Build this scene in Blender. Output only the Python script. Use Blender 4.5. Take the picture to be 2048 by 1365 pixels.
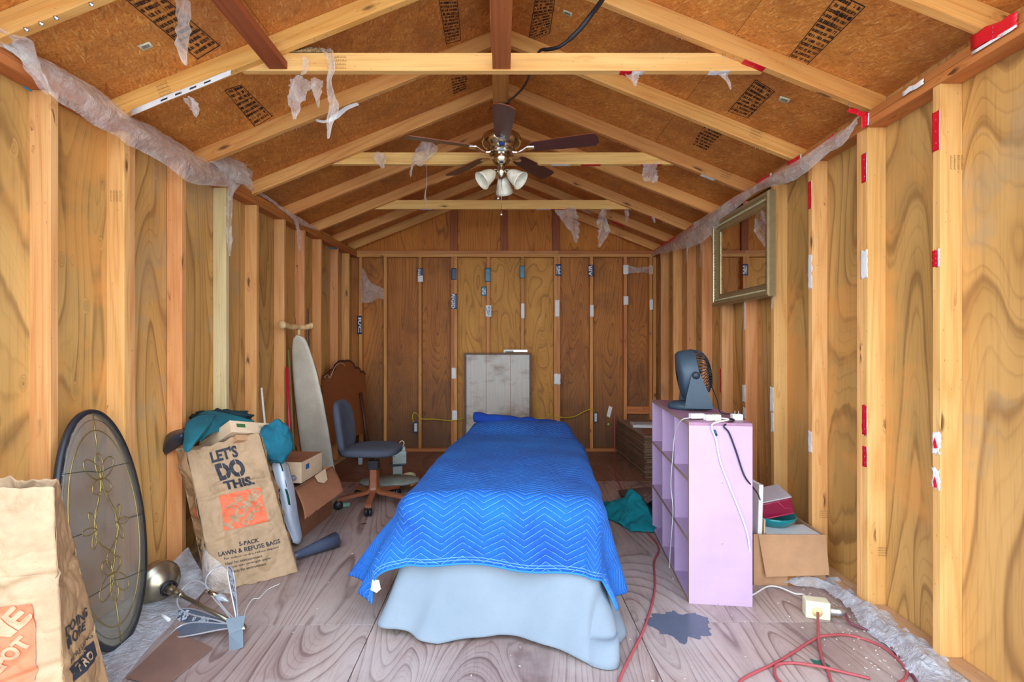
import bpy, bmesh, math, random
from math import sin, cos, pi, radians, sqrt, exp, atan2, hypot
from mathutils import Vector, Matrix, noise, Euler

SC = bpy.context.scene
COL = SC.collection
for _o in list(bpy.data.objects): bpy.data.objects.remove(_o)

# ---------------------------------------------------------------- camera
cam_d = bpy.data.cameras.new('camera'); cam = bpy.data.objects.new('camera', cam_d); COL.objects.link(cam)
cam_d.sensor_width = 36.0
cam_d.lens = 1010.0*36/2048
cam_d.shift_x = 19/2048.0
cam_d.shift_y = 5.5/2048.0
cam_d.clip_start = 0.02
CAMZ = 1.31
cam.location = (0, 0, CAMZ); cam.rotation_euler = (pi/2, 0, 0)
SC.camera = cam
# ---------------------------------------------------------------- world, exposure
SC.view_settings.view_transform = 'Standard'; SC.view_settings.look = 'None'
SC.view_settings.gamma = 1.0; SC.view_settings.use_curve_mapping = False
SC.view_settings.exposure = EXPOSURE = 1.15
W = bpy.data.worlds.new('sky'); SC.world = W; W.use_nodes = True
_n = W.node_tree.nodes; _l = W.node_tree.links
_bg = _n['Background']
_tc = _n.new('ShaderNodeTexCoord'); _sp = _n.new('ShaderNodeSeparateXYZ'); _rp = _n.new('ShaderNodeValToRGB')
_l.new(_tc.outputs['Generated'], _sp.inputs[0]); _l.new(_sp.outputs['Z'], _rp.inputs[0])
_rp.color_ramp.elements[0].position = 0.0; _rp.color_ramp.elements[0].color = (0.92, 0.96, 1.0, 1)
_rp.color_ramp.elements[1].position = 0.9; _rp.color_ramp.elements[1].color = (0.52, 0.72, 1.0, 1)
_l.new(_rp.outputs[0], _bg.inputs['Color']); _bg.inputs['Strength'].default_value = 2.6
try:
    SC.cycles.max_bounces = 12; SC.cycles.diffuse_bounces = 8; SC.cycles.transparent_max_bounces = 16
except Exception: pass

rnd = random.Random(7)
# ---------------------------------------------------------------- helpers
def P(px, py, d):                      # a point seen at a place of the photograph, at a real distance
    return Vector(((px-1005)*d/1010.0, d, CAMZ+(688-py)*d/1010.0))
def F(px, py, z=0.0):                  # the same for a point on the floor (or at height z)
    return P(px, py, (CAMZ-z)*1010.0/(py-688))
def lerp(a, b, t): return a+(b-a)*t
def interp(tab, x):
    if x <= tab[0][0]: return tab[0][1]
    for (x0, y0), (x1, y1) in zip(tab, tab[1:]):
        if x <= x1: return lerp(y0, y1, (x-x0)/(x1-x0))
    return tab[-1][1]
def smooth01(t):
    t = max(0.0, min(1.0, t)); return t*t*(3-2*t)

def root(name, label, cat, loc=(0, 0, 0), rot=None, group=None):
    o = bpy.data.objects.new(name, None); COL.objects.link(o)
    o.empty_display_size = 0.1
    o.location = loc
    if rot is not None: o.rotation_euler = rot
    o['label'] = label; o['category'] = cat
    if group: o['group'] = group
    return o
def setting(name):
    o = bpy.data.objects.new(name, None); COL.objects.link(o); o['kind'] = 'structure'; o.empty_display_size = 0.1
    return o
def tag(o, label, cat, group=None):
    o['label'] = label; o['category'] = cat
    if group: o['group'] = group
    return o

class G:
    """collects geometry, then links it as one mesh object"""
    def __init__(s): s.v = []; s.f = []; s.sm = []; s.mi = []; s.cur = 0
    def add(s, vs, fs, sm=False):
        b = len(s.v); s.v += [Vector(v) for v in vs]
        s.f += [tuple(i+b for i in f) for f in fs]; s.sm += [sm]*len(fs); s.mi += [s.cur]*len(fs); return s
    def box(s, c, d, M=None, bev=0.0):
        x, y, z = d[0]/2, d[1]/2, d[2]/2
        M = M or Matrix.Identity(4); c = Vector(c)
        if bev <= 0:
            vs = [M @ (c+Vector((i*x, j*y, k*z))) for i in (-1, 1) for j in (-1, 1) for k in (-1, 1)]
            s.add(vs, [(0, 1, 3, 2), (4, 6, 7, 5), (0, 4, 5, 1), (2, 3, 7, 6), (0, 2, 6, 4), (1, 5, 7, 3)]); return s
        bm = bmesh.new(); bmesh.ops.create_cube(bm, size=1)
        for v in bm.verts: v.co = Vector((v.co.x*d[0], v.co.y*d[1], v.co.z*d[2]))
        bmesh.ops.bevel(bm, geom=bm.edges[:], offset=bev, segments=2, profile=0.6, affect='EDGES')
        bm.verts.index_update()
        s.add([M @ (c+v.co) for v in bm.verts], [[v.index for v in f.verts] for f in bm.faces], False); bm.free(); return s
    def prism(s, poly, ax, ay, az, o, t):
        """polygon (2D) in plane (ax, ay) at o, thick t along az"""
        n = len(poly); o = Vector(o)
        a = [o+ax*p[0]+ay*p[1] for p in poly]; b = [q+az*t for q in a]
        s.add(a+b, [tuple(range(n-1, -1, -1)), tuple(range(n, 2*n))]+[(i, (i+1) % n, n+(i+1) % n, n+i) for i in range(n)]); return s
    def tube(s, pts, r, n=8, closed=False, caps=True, flat=1.0):
        pts = [Vector(p) for p in pts]; m = len(pts)
        rs = r if isinstance(r, (list, tuple)) else [r]*m
        T = []
        for i in range(m):
            if closed: t = pts[(i+1) % m]-pts[i-1]
            else: t = pts[min(i+1, m-1)]-pts[max(i-1, 0)]
            if t.length < 1e-9: t = Vector((0, 0, 1))
            T.append(t.normalized())
        up = Vector((0, 0, 1))
        if abs(T[0].dot(up)) > 0.9: up = Vector((1, 0, 0))
        nrm = (up-T[0]*up.dot(T[0])).normalized()
        vs = []
        for i in range(m):
            nrm = (nrm-T[i]*nrm.dot(T[i]))
            if nrm.length < 1e-6: nrm = T[i].orthogonal()
            nrm.normalize(); bn = T[i].cross(nrm)
            for k in range(n):
                a = 2*pi*k/n
                vs.append(pts[i]+(nrm*cos(a)+bn*sin(a)*flat)*rs[i])
        fs = []
        for i in range(m if closed else m-1):
            j = (i+1) % m
            for k in range(n):
                l = (k+1) % n
                fs.append((i*n+k, i*n+l, j*n+l, j*n+k))
        if caps and not closed:
            fs.append(tuple(range(n-1, -1, -1))); fs.append(tuple((m-1)*n+k for k in range(n)))
        s.add(vs, fs, True); return s
    def lathe(s, prof, M=None, n=32, caps=True, a0=0.0, a1=2*pi):
        M = M or Matrix.Identity(4); full = abs(a1-a0-2*pi) < 1e-6; m = n if full else n+1
        vs = []
        for (r, z) in prof:
            for k in range(m):
                a = a0+(a1-a0)*k/n
                vs.append(M @ Vector((r*cos(a), r*sin(a), z)))
        fs = []
        for i in range(len(prof)-1):
            for k in range(n):
                l = (k+1) % m if full else k+1
                fs.append((i*m+k, i*m+l, (i+1)*m+l, (i+1)*m+k))
        if caps and full:
            if prof[0][0] > 1e-4: fs.append(tuple(range(m-1, -1, -1)))
            if prof[-1][0] > 1e-4: fs.append(tuple((len(prof)-1)*m+k for k in range(m)))
        s.add(vs, fs, True); return s
    def grid(s, fn, nu, nv, thick=0.0, sm=True):
        """surface fn(u, v); thick > 0 gives it a second skin and a rim"""
        A = [[Vector(fn(i/nu, j/nv)) for j in range(nv+1)] for i in range(nu+1)]
        vs = [p for r in A for p in r]; w = nv+1
        fs = [(i*w+j, (i+1)*w+j, (i+1)*w+j+1, i*w+j+1) for i in range(nu) for j in range(nv)]
        if thick > 0:
            N = len(vs); off = []
            for i in range(nu+1):
                for j in range(nv+1):
                    du = A[min(i+1, nu)][j]-A[max(i-1, 0)][j]; dv = A[i][min(j+1, nv)]-A[i][max(j-1, 0)]
                    nn = du.cross(dv)
                    if nn.length > 1e-12: nn.normalize()
                    off.append(A[i][j]-nn*thick)
            vs += off
            fs += [(N+i*w+j, N+i*w+j+1, N+(i+1)*w+j+1, N+(i+1)*w+j) for i in range(nu) for j in range(nv)]
            for i in range(nu):
                fs.append((i*w, N+i*w, N+(i+1)*w, (i+1)*w)); fs.append((i*w+nv, (i+1)*w+nv, N+(i+1)*w+nv, N+i*w+nv))
            for j in range(nv):
                fs.append((j, j+1, N+j+1, N+j)); b = nu*w; fs.append((b+j, N+b+j, N+b+j+1, b+j+1))
        s.add(vs, fs, sm); s.uvgrid = (nu, nv); return s
    def build(s, name, mat, parent=None, uv=None, local=True, sharp=35):
        me = bpy.data.meshes.new(name)
        inv = None
        if parent is not None and local is False: inv = world_of(parent).inverted()
        me.from_pydata([tuple(inv @ v) if inv else tuple(v) for v in s.v], [], s.f)
        me.polygons.foreach_set('use_smooth', s.sm)
        mats = mat if isinstance(mat, (list, tuple)) else [mat]
        for m in mats: me.materials.append(m)
        if len(mats) > 1: me.polygons.foreach_set('material_index', s.mi)
        if uv:
            ul = me.uv_layers.new(name='UVMap')
            for lp in me.loops: ul.data[lp.index].uv = uv[lp.vertex_index]
        me.update()
        o = bpy.data.objects.new(name, me); COL.objects.link(o)
        if parent is not None: o.parent = parent
        return o
def world_of(o):
    M = o.matrix_basis.copy()
    return world_of(o.parent) @ M if o.parent else M

def frame(origin, x, z=None, y=None):
    """matrix from axes (x along, z up-ish)"""
    x = Vector(x).normalized()
    if z is not None:
        z = Vector(z); z = (z-x*z.dot(x)).normalized(); y = z.cross(x)
    else:
        y = Vector(y); y = (y-x*y.dot(x)).normalized(); z = x.cross(y)
    return Matrix(((x.x, y.x, z.x, origin[0]), (x.y, y.y, z.y, origin[1]), (x.z, y.z, z.z, origin[2]), (0, 0, 0, 1)))

def board(name, p0, p1, w, t, up, mat, parent, bev=0.0025, cut0=None, cut1=None):
    """a sawn board from p0 to p1 (centre line); w measured along up, t across it. grain runs along local X"""
    p0 = Vector(p0); p1 = Vector(p1); L = (p1-p0).length
    M = frame((p0+p1)/2, p1-p0, z=up)
    g = G(); g.box((0, 0, 0), (L, t, w), bev=bev)
    if cut0 or cut1:
        for v in g.v:
            if cut0 and v.x < 0: v.x += cut0*v.z
            if cut1 and v.x > 0: v.x += cut1*v.z
    o = g.build(name, mat, parent); o.matrix_basis = M
    return o

def text_mesh(txt, size, align='LEFT', bold=0.0, shear=0.0, space=1.0, res=3):
    c = bpy.data.curves.new('t', 'FONT'); c.body = txt; c.size = size; c.align_x = align; c.offset = bold*size
    c.shear = shear; c.space_character = space; c.resolution_u = res; c.space_line = 0.85
    o = bpy.data.objects.new('t', c); COL.objects.link(o)
    dg = bpy.context.evaluated_depsgraph_get(); me = bpy.data.meshes.new_from_object(o.evaluated_get(dg))
    vs = [v.co.copy() for v in me.vertices]; fs = [tuple(p.vertices) for p in me.polygons]
    bpy.data.objects.remove(o); bpy.data.curves.remove(c); bpy.data.meshes.remove(me)
    return vs, fs
def fit_text(vs, x0, x1, y0, y1):
    ax = min(v.x for v in vs); bx = max(v.x for v in vs); ay = min(v.y for v in vs); by = max(v.y for v in vs)
    return [Vector((x0+(v.x-ax)/(bx-ax)*(x1-x0), y0+(v.y-ay)/(by-ay)*(y1-y0), 0)) for v in vs]

# ---------------------------------------------------------------- materials
class NT:
    def __init__(s, name):
        s.m = bpy.data.materials.new(name); s.m.use_nodes = True; s.t = s.m.node_tree; s.n = s.t.nodes; s.l = s.t.links
        s.b = s.n['Principled BSDF']; s.out = s.n['Material Output']
    def new(s, t, **k):
        o = s.n.new(t)
        for a, b in k.items(): setattr(o, a, b)
        return o
    def put(s, sock, val):
        if hasattr(val, 'links'): s.l.new(val, sock)
        else:
            if isinstance(val, (tuple, list)) and len(val) == 3 and sock.type == 'RGBA': val = (*val, 1)
            sock.default_value = val
    def coords(s, kind='Object', scale=(1, 1, 1), rot=(0, 0, 0), rand=0.0):
        tc = s.new('ShaderNodeTexCoord'); v = tc.outputs[kind]
        if rand:
            oi = s.new('ShaderNodeObjectInfo'); cx = s.new('ShaderNodeCombineXYZ')
            m1 = s.math('MULTIPLY', oi.outputs['Random'], rand); m2 = s.math('MULTIPLY', oi.outputs['Random'], rand*7.31); m3 = s.math('MULTIPLY', oi.outputs['Random'], rand*3.77)
            s.l.new(m1, cx.inputs[0]); s.l.new(m2, cx.inputs[1]); s.l.new(m3, cx.inputs[2])
            va = s.new('ShaderNodeVectorMath', operation='ADD'); s.l.new(v, va.inputs[0]); s.l.new(cx.outputs[0], va.inputs[1]); v = va.outputs[0]
        s.base = v
        return s.map(v, scale, rot)
    def map(s, v, scale=(1, 1, 1), rot=(0, 0, 0)):
        mp = s.new('ShaderNodeMapping'); s.l.new(v, mp.inputs[0]); mp.inputs['Scale'].default_value = scale; mp.inputs['Rotation'].default_value = rot
        return mp.outputs[0]
    def noise(s, v, scale=1.0, detail=3, rough=0.5, dist=0.0, col=False):
        n = s.new('ShaderNodeTexNoise'); s.l.new(v, n.inputs['Vector']); n.inputs['Scale'].default_value = scale
        n.inputs['Detail'].default_value = detail; n.inputs['Roughness'].default_value = rough; n.inputs['Distortion'].default_value = dist
        return n.outputs['Color' if col else 'Fac']
    def vor(s, v, scale=1.0, feature='F1', out='Distance', rand=1.0):
        n = s.new('ShaderNodeTexVoronoi', feature=feature); s.l.new(v, n.inputs['Vector']); n.inputs['Scale'].default_value = scale
        n.inputs['Randomness'].default_value = rand
        return n.outputs[out]
    def math(s, op, a, b=None, c=None, clamp=False):
        n = s.new('ShaderNodeMath', operation=op, use_clamp=clamp); s.put(n.inputs[0], a)
        if b is not None: s.put(n.inputs[1], b)
        if c is not None: s.put(n.inputs[2], c)
        return n.outputs[0]
    def ramp(s, f, stops, interp='LINEAR'):
        r = s.new('ShaderNodeValToRGB'); s.l.new(f, r.inputs[0]); cr = r.color_ramp; cr.interpolation = interp
        while len(cr.elements) < len(stops): cr.elements.new(0.5)
        for e, (p, c) in zip(cr.elements, stops):
            e.position = p; e.color = (c, c, c, 1) if isinstance(c, (int, float)) else (*c, 1)
        return r.outputs[0]
    def mix(s, f, a, b, mode='MIX'):
        n = s.new('ShaderNodeMix', data_type='RGBA', blend_type=mode); n.clamp_factor = True
        s.put(n.inputs[0], f); s.put(n.inputs[6], a); s.put(n.inputs[7], b)
        return n.outputs[2]
    def hsv(s, c, h=0.5, sat=1.0, v=1.0):
        n = s.new('ShaderNodeHueSaturation'); s.put(n.inputs['Color'], c); s.put(n.inputs['Hue'], h); s.put(n.inputs['Saturation'], sat); s.put(n.inputs['Value'], v)
        return n.outputs[0]
    def bump(s, h, strength=0.3, dist=0.01):
        n = s.new('ShaderNodeBump'); s.l.new(h, n.inputs['Height']); n.inputs['Strength'].default_value = strength; n.inputs['Distance'].default_value = dist
        s.l.new(n.outputs[0], s.b.inputs['Normal']); return n.outputs[0]
    def fin(s, col=None, rough=0.6, metal=0.0, **k):
        if col is not None: s.put(s.b.inputs['Base Color'], col)
        s.put(s.b.inputs['Roughness'], rough); s.put(s.b.inputs['Metallic'], metal)
        for a, b in k.items(): s.put(s.b.inputs[a.replace('_', ' ')], b)
        return s.m
def rgb(r, g, b):                      # 8 bit sRGB -> linear
    f = lambda c: (c/255/12.92) if c/255 <= 0.04045 else ((c/255+0.055)/1.055)**2.4
    return (f(r), f(g), f(b))
def flat(name, c, rough=0.5, metal=0.0, nscale=18.0, namp=0.12, bump=0.0, **k):
    """simple coloured surface with a little procedural unevenness"""
    t = NT(name); v = t.coords('Object')
    n = t.noise(v, nscale, 4, 0.6)
    col = t.hsv(c, v=t.math('MULTIPLY_ADD', n, namp*2, 1-namp))
    if bump: t.bump(t.noise(v, nscale*4, 3), bump, 0.003)
    return t.fin(col, rough, metal, **k)

def lumber(name, light, mid, dark, rand=9.0, knots=True, wear=0.0, contrast=1.0, rough=0.6):
    """sawn softwood, grain along local X"""
    t = NT(name)
    t.coords('Object', rand=rand); b = t.base
    kd = t.vor(t.map(b, (2.6, 9, 9)), 1.0)                       # knots
    kc = t.new('ShaderNodeTexVoronoi'); t.l.new(t.map(b, (2.6, 9, 9)), kc.inputs['Vector'])
    ksel = t.math('GREATER_THAN', t.new_sep(kc.outputs['Color']), 0.45)
    knot = t.math('MULTIPLY', t.ramp(kd, [(0.0, 1.0), (0.07, 0.9), (0.13, 0.0)]), ksel)
    halo = t.math('MULTIPLY', t.ramp(kd, [(0.0, 1.0), (0.26, 0.0)], 'EASE'), ksel)
    g = t.noise(t.map(b, (0.55, 7.5, 7.5)), 1.0, 1.5, 0.4, 0.25)
    gv = t.math('MULTIPLY_ADD', halo, 0.25, g)
    ring = t.math('PINGPONG', t.math('MULTIPLY', gv, 15.0*contrast), 1.0)
    ring = t.ramp(ring, [(0.0, 0.0), (0.6, 0.35), (0.92, 1.0), (1.0, 0.85)])
    fib = t.noise(t.map(b, (3, 160, 160)), 1.0, 2, 0.6)
    blot = t.noise(t.map(b, (0.9, 3, 3)), 1.0, 3, 0.6)
    c = t.mix(t.math('MULTIPLY', ring, 0.55), light, mid)
    c = t.mix(t.ramp(blot, [(0.35, 0.0), (0.75, 0.6)]), c, mid)
    c = t.mix(t.math('MULTIPLY', t.ramp(fib, [(0.45, 0.0), (0.75, 1.0)]), 0.25), c, dark)
    if knots:
        c = t.mix(t.math('MULTIPLY', halo, 0.35), c, dark)
        k2 = t.new('ShaderNodeTexVoronoi'); t.l.new(t.map(b, (5, 24, 24)), k2.inputs['Vector'])
        pin = t.math('MULTIPLY', t.ramp(k2.outputs['Distance'], [(0.0, 1.0), (0.09, 0.8), (0.16, 0.0)]), t.math('GREATER_THAN', t.new_sep(k2.outputs['Color']), 0.86))
        c = t.mix(t.math('MULTIPLY', pin, 0.8), c, [x*0.45 for x in dark])
        c = t.mix(t.math('MULTIPLY', knot, 0.85), c, [x*0.35 for x in dark])
    oi = t.new('ShaderNodeObjectInfo')
    c = t.hsv(c, h=t.math('MULTIPLY_ADD', t.math('FRACT', t.math('MULTIPLY', oi.outputs['Random'], 13.7)), 0.016, 0.492),
              v=t.math('MULTIPLY_ADD', t.math('FRACT', t.math('MULTIPLY', oi.outputs['Random'], 5.3)), 0.26, 0.86))
    if wear:
        w = t.ramp(t.noise(t.map(b, (2, 4, 4)), 1.5, 4, 0.7), [(0.5, 0.0), (0.72, 1.0)])
        c = t.mix(t.math('MULTIPLY', w, wear), c, (0.75, 0.68, 0.55))
    t.bump(t.math('ADD', fib, t.math('MULTIPLY', ring, 0.5)), 0.25, 0.0015)
    return t.fin(c, rough)
def _new_sep(s, c):
    n = s.new('ShaderNodeSeparateColor'); s.l.new(c, n.inputs[0]); return n.outputs[0]
NT.new_sep = _new_sep

def plywood(name, light, mid, dark, axis='Z', rand=11.0, freq=13.0, knot=0.75, wetz=None, wet=(0.08, 0.04, 0.02), bandmix=0.75, stain=None, swidth=2.2, slen=0.38, rough=0.65, knotcol=None, wiggle=0.5):
    """rotary-cut veneer: contour lines of a stretched noise make the cathedral figure"""
    t = NT(name)
    t.coords('Object', rand=rand); b = t.base
    sc = {'Z': (swidth, swidth, slen), 'Y': (swidth, slen, swidth), 'X': (slen, swidth, swidth)}[axis]
    k2 = {'Z': (2.3, 2.3, 1.1), 'Y': (2.3, 1.1, 2.3), 'X': (1.1, 2.3, 2.3)}[axis]
    fb = {'Z': (90, 90, 3), 'Y': (90, 3, 90), 'X': (3, 90, 90)}[axis]
    kv = t.map(b, k2)
    kc = t.new('ShaderNodeTexVoronoi'); t.l.new(kv, kc.inputs['Vector'])
    ksel = t.math('GREATER_THAN', t.new_sep(kc.outputs['Color']), knot)
    kd = kc.outputs['Distance']
    kspot = t.math('MULTIPLY', t.ramp(kd, [(0.0, 1.0), (0.03, 0.9), (0.055, 0.0)]), ksel)
    halo = t.math('MULTIPLY', t.ramp(kd, [(0.0, 1.0), (0.28, 0.0)], 'EASE'), ksel)
    g = t.noise(t.map(b, sc), 1.0, 1.2, 0.35, wiggle)
    fine = t.noise(t.map(b, tuple(x*3.1 for x in sc)), 1.0, 3, 0.5)
    gv = t.math('ADD', t.math('MULTIPLY_ADD', halo, 0.16, g), t.math('MULTIPLY', fine, 0.035))
    ring = t.math('FRACT', t.math('MULTIPLY', gv, freq))
    ring = t.ramp(ring, [(0.0, 0.12), (0.05, 0.0), (0.55, 0.10), (0.80, 0.38), (0.895, 1.0), (0.94, 0.9), (1.0, 0.12)])
    ring2 = t.math('FRACT', t.math('MULTIPLY', gv, freq*3.7))
    ring2 = t.ramp(ring2, [(0.0, 0.0), (0.72, 0.1), (0.90, 1.0), (1.0, 0.0)])
    fib = t.noise(t.map(b, fb), 1.0, 2, 0.6)
    blot = t.noise(t.map(b, tuple(x*0.8+0.3 for x in sc)), 1.3, 3, 0.6)
    c = t.mix(t.ramp(blot, [(0.3, 0.0), (0.7, 1.0)]), light, mid)
    c = t.mix(t.math('MULTIPLY', ring, bandmix*0.55), c, dark)
    c = t.mix(t.math('MULTIPLY', t.math('MULTIPLY', ring2, t.ramp(blot, [(0.4, 0.2), (0.65, 1.0)])), bandmix*0.42), c, dark)
    c = t.mix(t.math('MULTIPLY', t.ramp(fib, [(0.5, 0.0), (0.8, 1.0)]), 0.3), c, dark)
    kcol = knotcol or [x*0.25 for x in dark]
    c = t.mix(t.math('MULTIPLY', halo, 0.25), c, dark)
    c = t.mix(t.math('MULTIPLY', kspot, 0.9), c, kcol)
    if stain:
        sn = t.ramp(t.noise(t.map(b, (1, 1, 1)), stain[1], 5, 0.65), [(stain[2], 0.0), (stain[3], 1.0)])
        c = t.mix(t.math('MULTIPLY', sn, stain[4]), c, stain[0])
    if wetz:
        sp = t.new('ShaderNodeSeparateXYZ'); tc = t.new('ShaderNodeTexCoord'); t.l.new(tc.outputs['Object'], sp.inputs[0])
        zz = t.math('MULTIPLY_ADD', t.noise(t.map(b, (5, 5, 1.3)), 1.0, 4, 0.6), wetz[2], sp.outputs['Z'])
        f = t.ramp(t.math('DIVIDE', t.math('SUBTRACT', zz, wetz[0]), wetz[1]-wetz[0], clamp=True), [(0.0, 1.0), (1.0, 0.0)])
        c = t.mix(t.math('MULTIPLY', f, wetz[3]), c, wet)
    t.bump(t.math('ADD', fib, t.math('MULTIPLY', ring, 0.6)), 0.25, 0.0015)
    return t.fin(c, rough)

def osb_mat():
    t = NT('oriented_strand_board'); t.coords('Object', rand=13.0); b0 = t.base
    dn = t.noise(b0, 4.0, 3, 0.6, col=True)
    warp = t.new('ShaderNodeVectorMath', operation='MULTIPLY_ADD'); t.l.new(dn, warp.inputs[0]); warp.inputs[1].default_value = (0.06, 0.06, 0.06); t.l.new(b0, warp.inputs[2])
    b = warp.outputs[0]
    def layer(rot, sx, sy):
        v = t.new('ShaderNodeTexVoronoi'); t.l.new(t.map(t.map(b, (1, 1, 1), (0, 0, rot)), (sx, sy, 6)), v.inputs['Vector'])
        return t.new_sep(v.outputs['Color']), v.outputs['Distance']
    c1, d1 = layer(0.5, 9, 34); c2, d2 = layer(-0.45, 10, 42); c3, d3 = layer(1.25, 9, 36); c4, d4 = layer(0.1, 22, 110)
    base = t.ramp(c1, [(0.0, rgb(156, 84, 30)), (0.35, rgb(194, 112, 42)), (0.7, rgb(208, 128, 50)), (1.0, rgb(226, 158, 78))])
    b2 = t.ramp(c2, [(0.0, rgb(150, 80, 30)), (0.5, rgb(198, 116, 44)), (1.0, rgb(222, 150, 70))])
    b3 = t.ramp(c3, [(0.0, rgb(148, 78, 30)), (0.8, rgb(206, 124, 48)), (1.0, rgb(240, 186, 108))])
    c = t.mix(t.ramp(c2, [(0.42, 0.0), (0.5, 1.0)]), base, b2)
    c = t.mix(t.math('GREATER_THAN', c3, 0.7), c, b3)
    c = t.mix(t.math('MULTIPLY', t.math('GREATER_THAN', c4, 0.72), 0.3), c, rgb(236, 178, 100))
    c = t.mix(t.math('MULTIPLY', t.math('LESS_THAN', c4, 0.16), 0.3), c, rgb(112, 56, 20))
    fl = t.new('ShaderNodeTexVoronoi'); t.l.new(t.map(t.map(b, (1, 1, 1), (0, 0, 0.9)), (5, 22, 6)), fl.inputs['Vector'])
    dark = t.math('GREATER_THAN', t.new_sep(fl.outputs['Color']), 0.965)
    c = t.mix(t.math('MULTIPLY', dark, 0.5), c, rgb(98, 46, 24))
    st = t.ramp(t.noise(b0, 1.5, 5, 0.6), [(0.52, 0.0), (0.66, 1.0)])
    c = t.mix(t.math('MULTIPLY', st, 0.5), c, rgb(134, 106, 70))
    dk = t.ramp(t.noise(b0, 7.0, 5, 0.75), [(0.36, 1.0), (0.56, 0.0)])
    c = t.mix(t.math('MULTIPLY', dk, 0.45), c, rgb(112, 54, 18))
    c = t.mix(0.30, c, t.mix(t.ramp(t.noise(b0, 2.6, 3, 0.5), [(0.35, 0.0), (0.65, 1.0)]), rgb(196, 100, 30), rgb(232, 146, 56)))
    t.bump(t.math('ADD', c1, c2), 0.3, 0.002)
    return t.fin(c, 0.6)

M = {}
M['stud'] = lumber('stud_pine', rgb(234, 182, 116), rgb(208, 140, 72), rgb(126, 62, 26))
M['stud_warm'] = lumber('stud_fir', rgb(224, 166, 104), rgb(198, 128, 68), rgb(122, 62, 28))
M['stud_green'] = lumber('stud_treated', rgb(214, 196, 148), rgb(194, 172, 118), rgb(130, 98, 58), rand=3.0)
M['back_stud'] = lumber('stud_back', rgb(214, 150, 84), rgb(182, 108, 50), rgb(108, 54, 20))
M['rafter'] = lumber('rafter_pine', rgb(238, 182, 104), rgb(210, 136, 60), rgb(134, 68, 22))
M['collar'] = lumber('collar_pine', rgb(248, 202, 126), rgb(226, 160, 80), rgb(150, 86, 34))
M['redwood'] = lumber('old_red_fir', rgb(168, 90, 46), rgb(134, 62, 28), rgb(74, 30, 14))
M['plate'] = lumber('plate_fir', rgb(200, 130, 66), rgb(166, 92, 40), rgb(96, 46, 16))
M['plate_light'] = lumber('plate_pine', rgb(228, 168, 96), rgb(198, 128, 60), rgb(120, 64, 24))
M['ply_side'] = plywood('side_plywood', rgb(220, 172, 102), rgb(194, 142, 72), rgb(108, 62, 24), freq=13, bandmix=1.0, stain=(rgb(172, 150, 114), 1.6, 0.52, 0.60, 0.45))
M['ply_side2'] = plywood('side_plywood_olive', rgb(210, 166, 98), rgb(182, 136, 70), rgb(98, 62, 26), freq=20, bandmix=1.0, stain=(rgb(216, 150, 76), 0.9, 0.5, 0.57, 0.6), swidth=1.9)
M['ply_back'] = plywood('back_plywood_brown', rgb(200, 130, 52), rgb(168, 100, 36), rgb(80, 40, 12), freq=26, knot=0.8, bandmix=1.0, wetz=(0.3, 1.5, 0.35, 0.8), swidth=3.4, slen=0.45, stain=(rgb(100, 56, 24), 2.2, 0.5, 0.7, 0.5))
M['ply_mid'] = plywood('back_plywood_light', rgb(222, 162, 74), rgb(200, 140, 56), rgb(130, 80, 26), freq=11, knot=0.97, bandmix=1.0, wiggle=1.2, slen=0.9, swidth=2.6, wetz=(0.2, 1.0, 0.3, 0.45))
M['ply_gable'] = plywood('gable_plywood', rgb(224, 146, 52), rgb(196, 114, 34), rgb(104, 52, 12), freq=30, knot=0.9, bandmix=1.0, swidth=3.4, slen=0.4)
M['plate_dusty'] = lumber('dusty_bottom_plate', rgb(196, 160, 116), rgb(168, 128, 84), rgb(108, 74, 46), wear=.5)
M['osb'] = osb_mat()
M['floor'] = plywood('floor_plywood', rgb(190, 168, 156), rgb(160, 136, 127), rgb(84, 48, 44), axis='Y', freq=24, knot=0.93, bandmix=1.15, swidth=2.1, slen=0.40, wiggle=0.9,
                     stain=(rgb(190, 178, 170), 2.0, 0.46, 0.66, 0.5), rough=0.45)
M['floor_back'] = plywood('floor_plywood_worn', rgb(158, 120, 98), rgb(136, 96, 76), rgb(80, 44, 34), axis='Y', freq=13, knot=0.9, bandmix=0.9, swidth=1.8, slen=0.3, wiggle=0.9,
                     stain=(rgb(116, 60, 42), 1.2, 0.48, 0.62, 0.6), rough=0.55)
# ================================================================ the shed
XL = [(1.0, -1.885), (2.1, -1.877), (2.9, -1.866), (3.83, -1.866), (4.28, -1.85), (5.09, -1.83), (5.89, -1.79), (6.13, -1.765)]
XR = [(1.0, 1.752), (2.04, 1.773), (6.13, 1.826)]
def xl(d): return interp(XL, d)
def xr(d): return interp(XR, d)
Y0, YB = 1.22, 6.13                     # front opening, inner face of back studs
ST, PT = 2.365, 2.441                   # top of studs, top of plates
APEX, PITCH = 1.31+1.865, 0.403         # underside of rafters at the ridge
def under(x): return APEX-PITCH*abs(x)

# ---- ground outside, unseen; put in pale to bounce light into the shed
g = G(); g.box((0, -9, -0.2), (60, 20.4, 0.1)); ground = g.build('ground', flat('pale_bounce_ground', (0.42, 0.41, 0.38), 0.9, nscale=3, namp=0.2)); ground['kind'] = 'structure'

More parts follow.
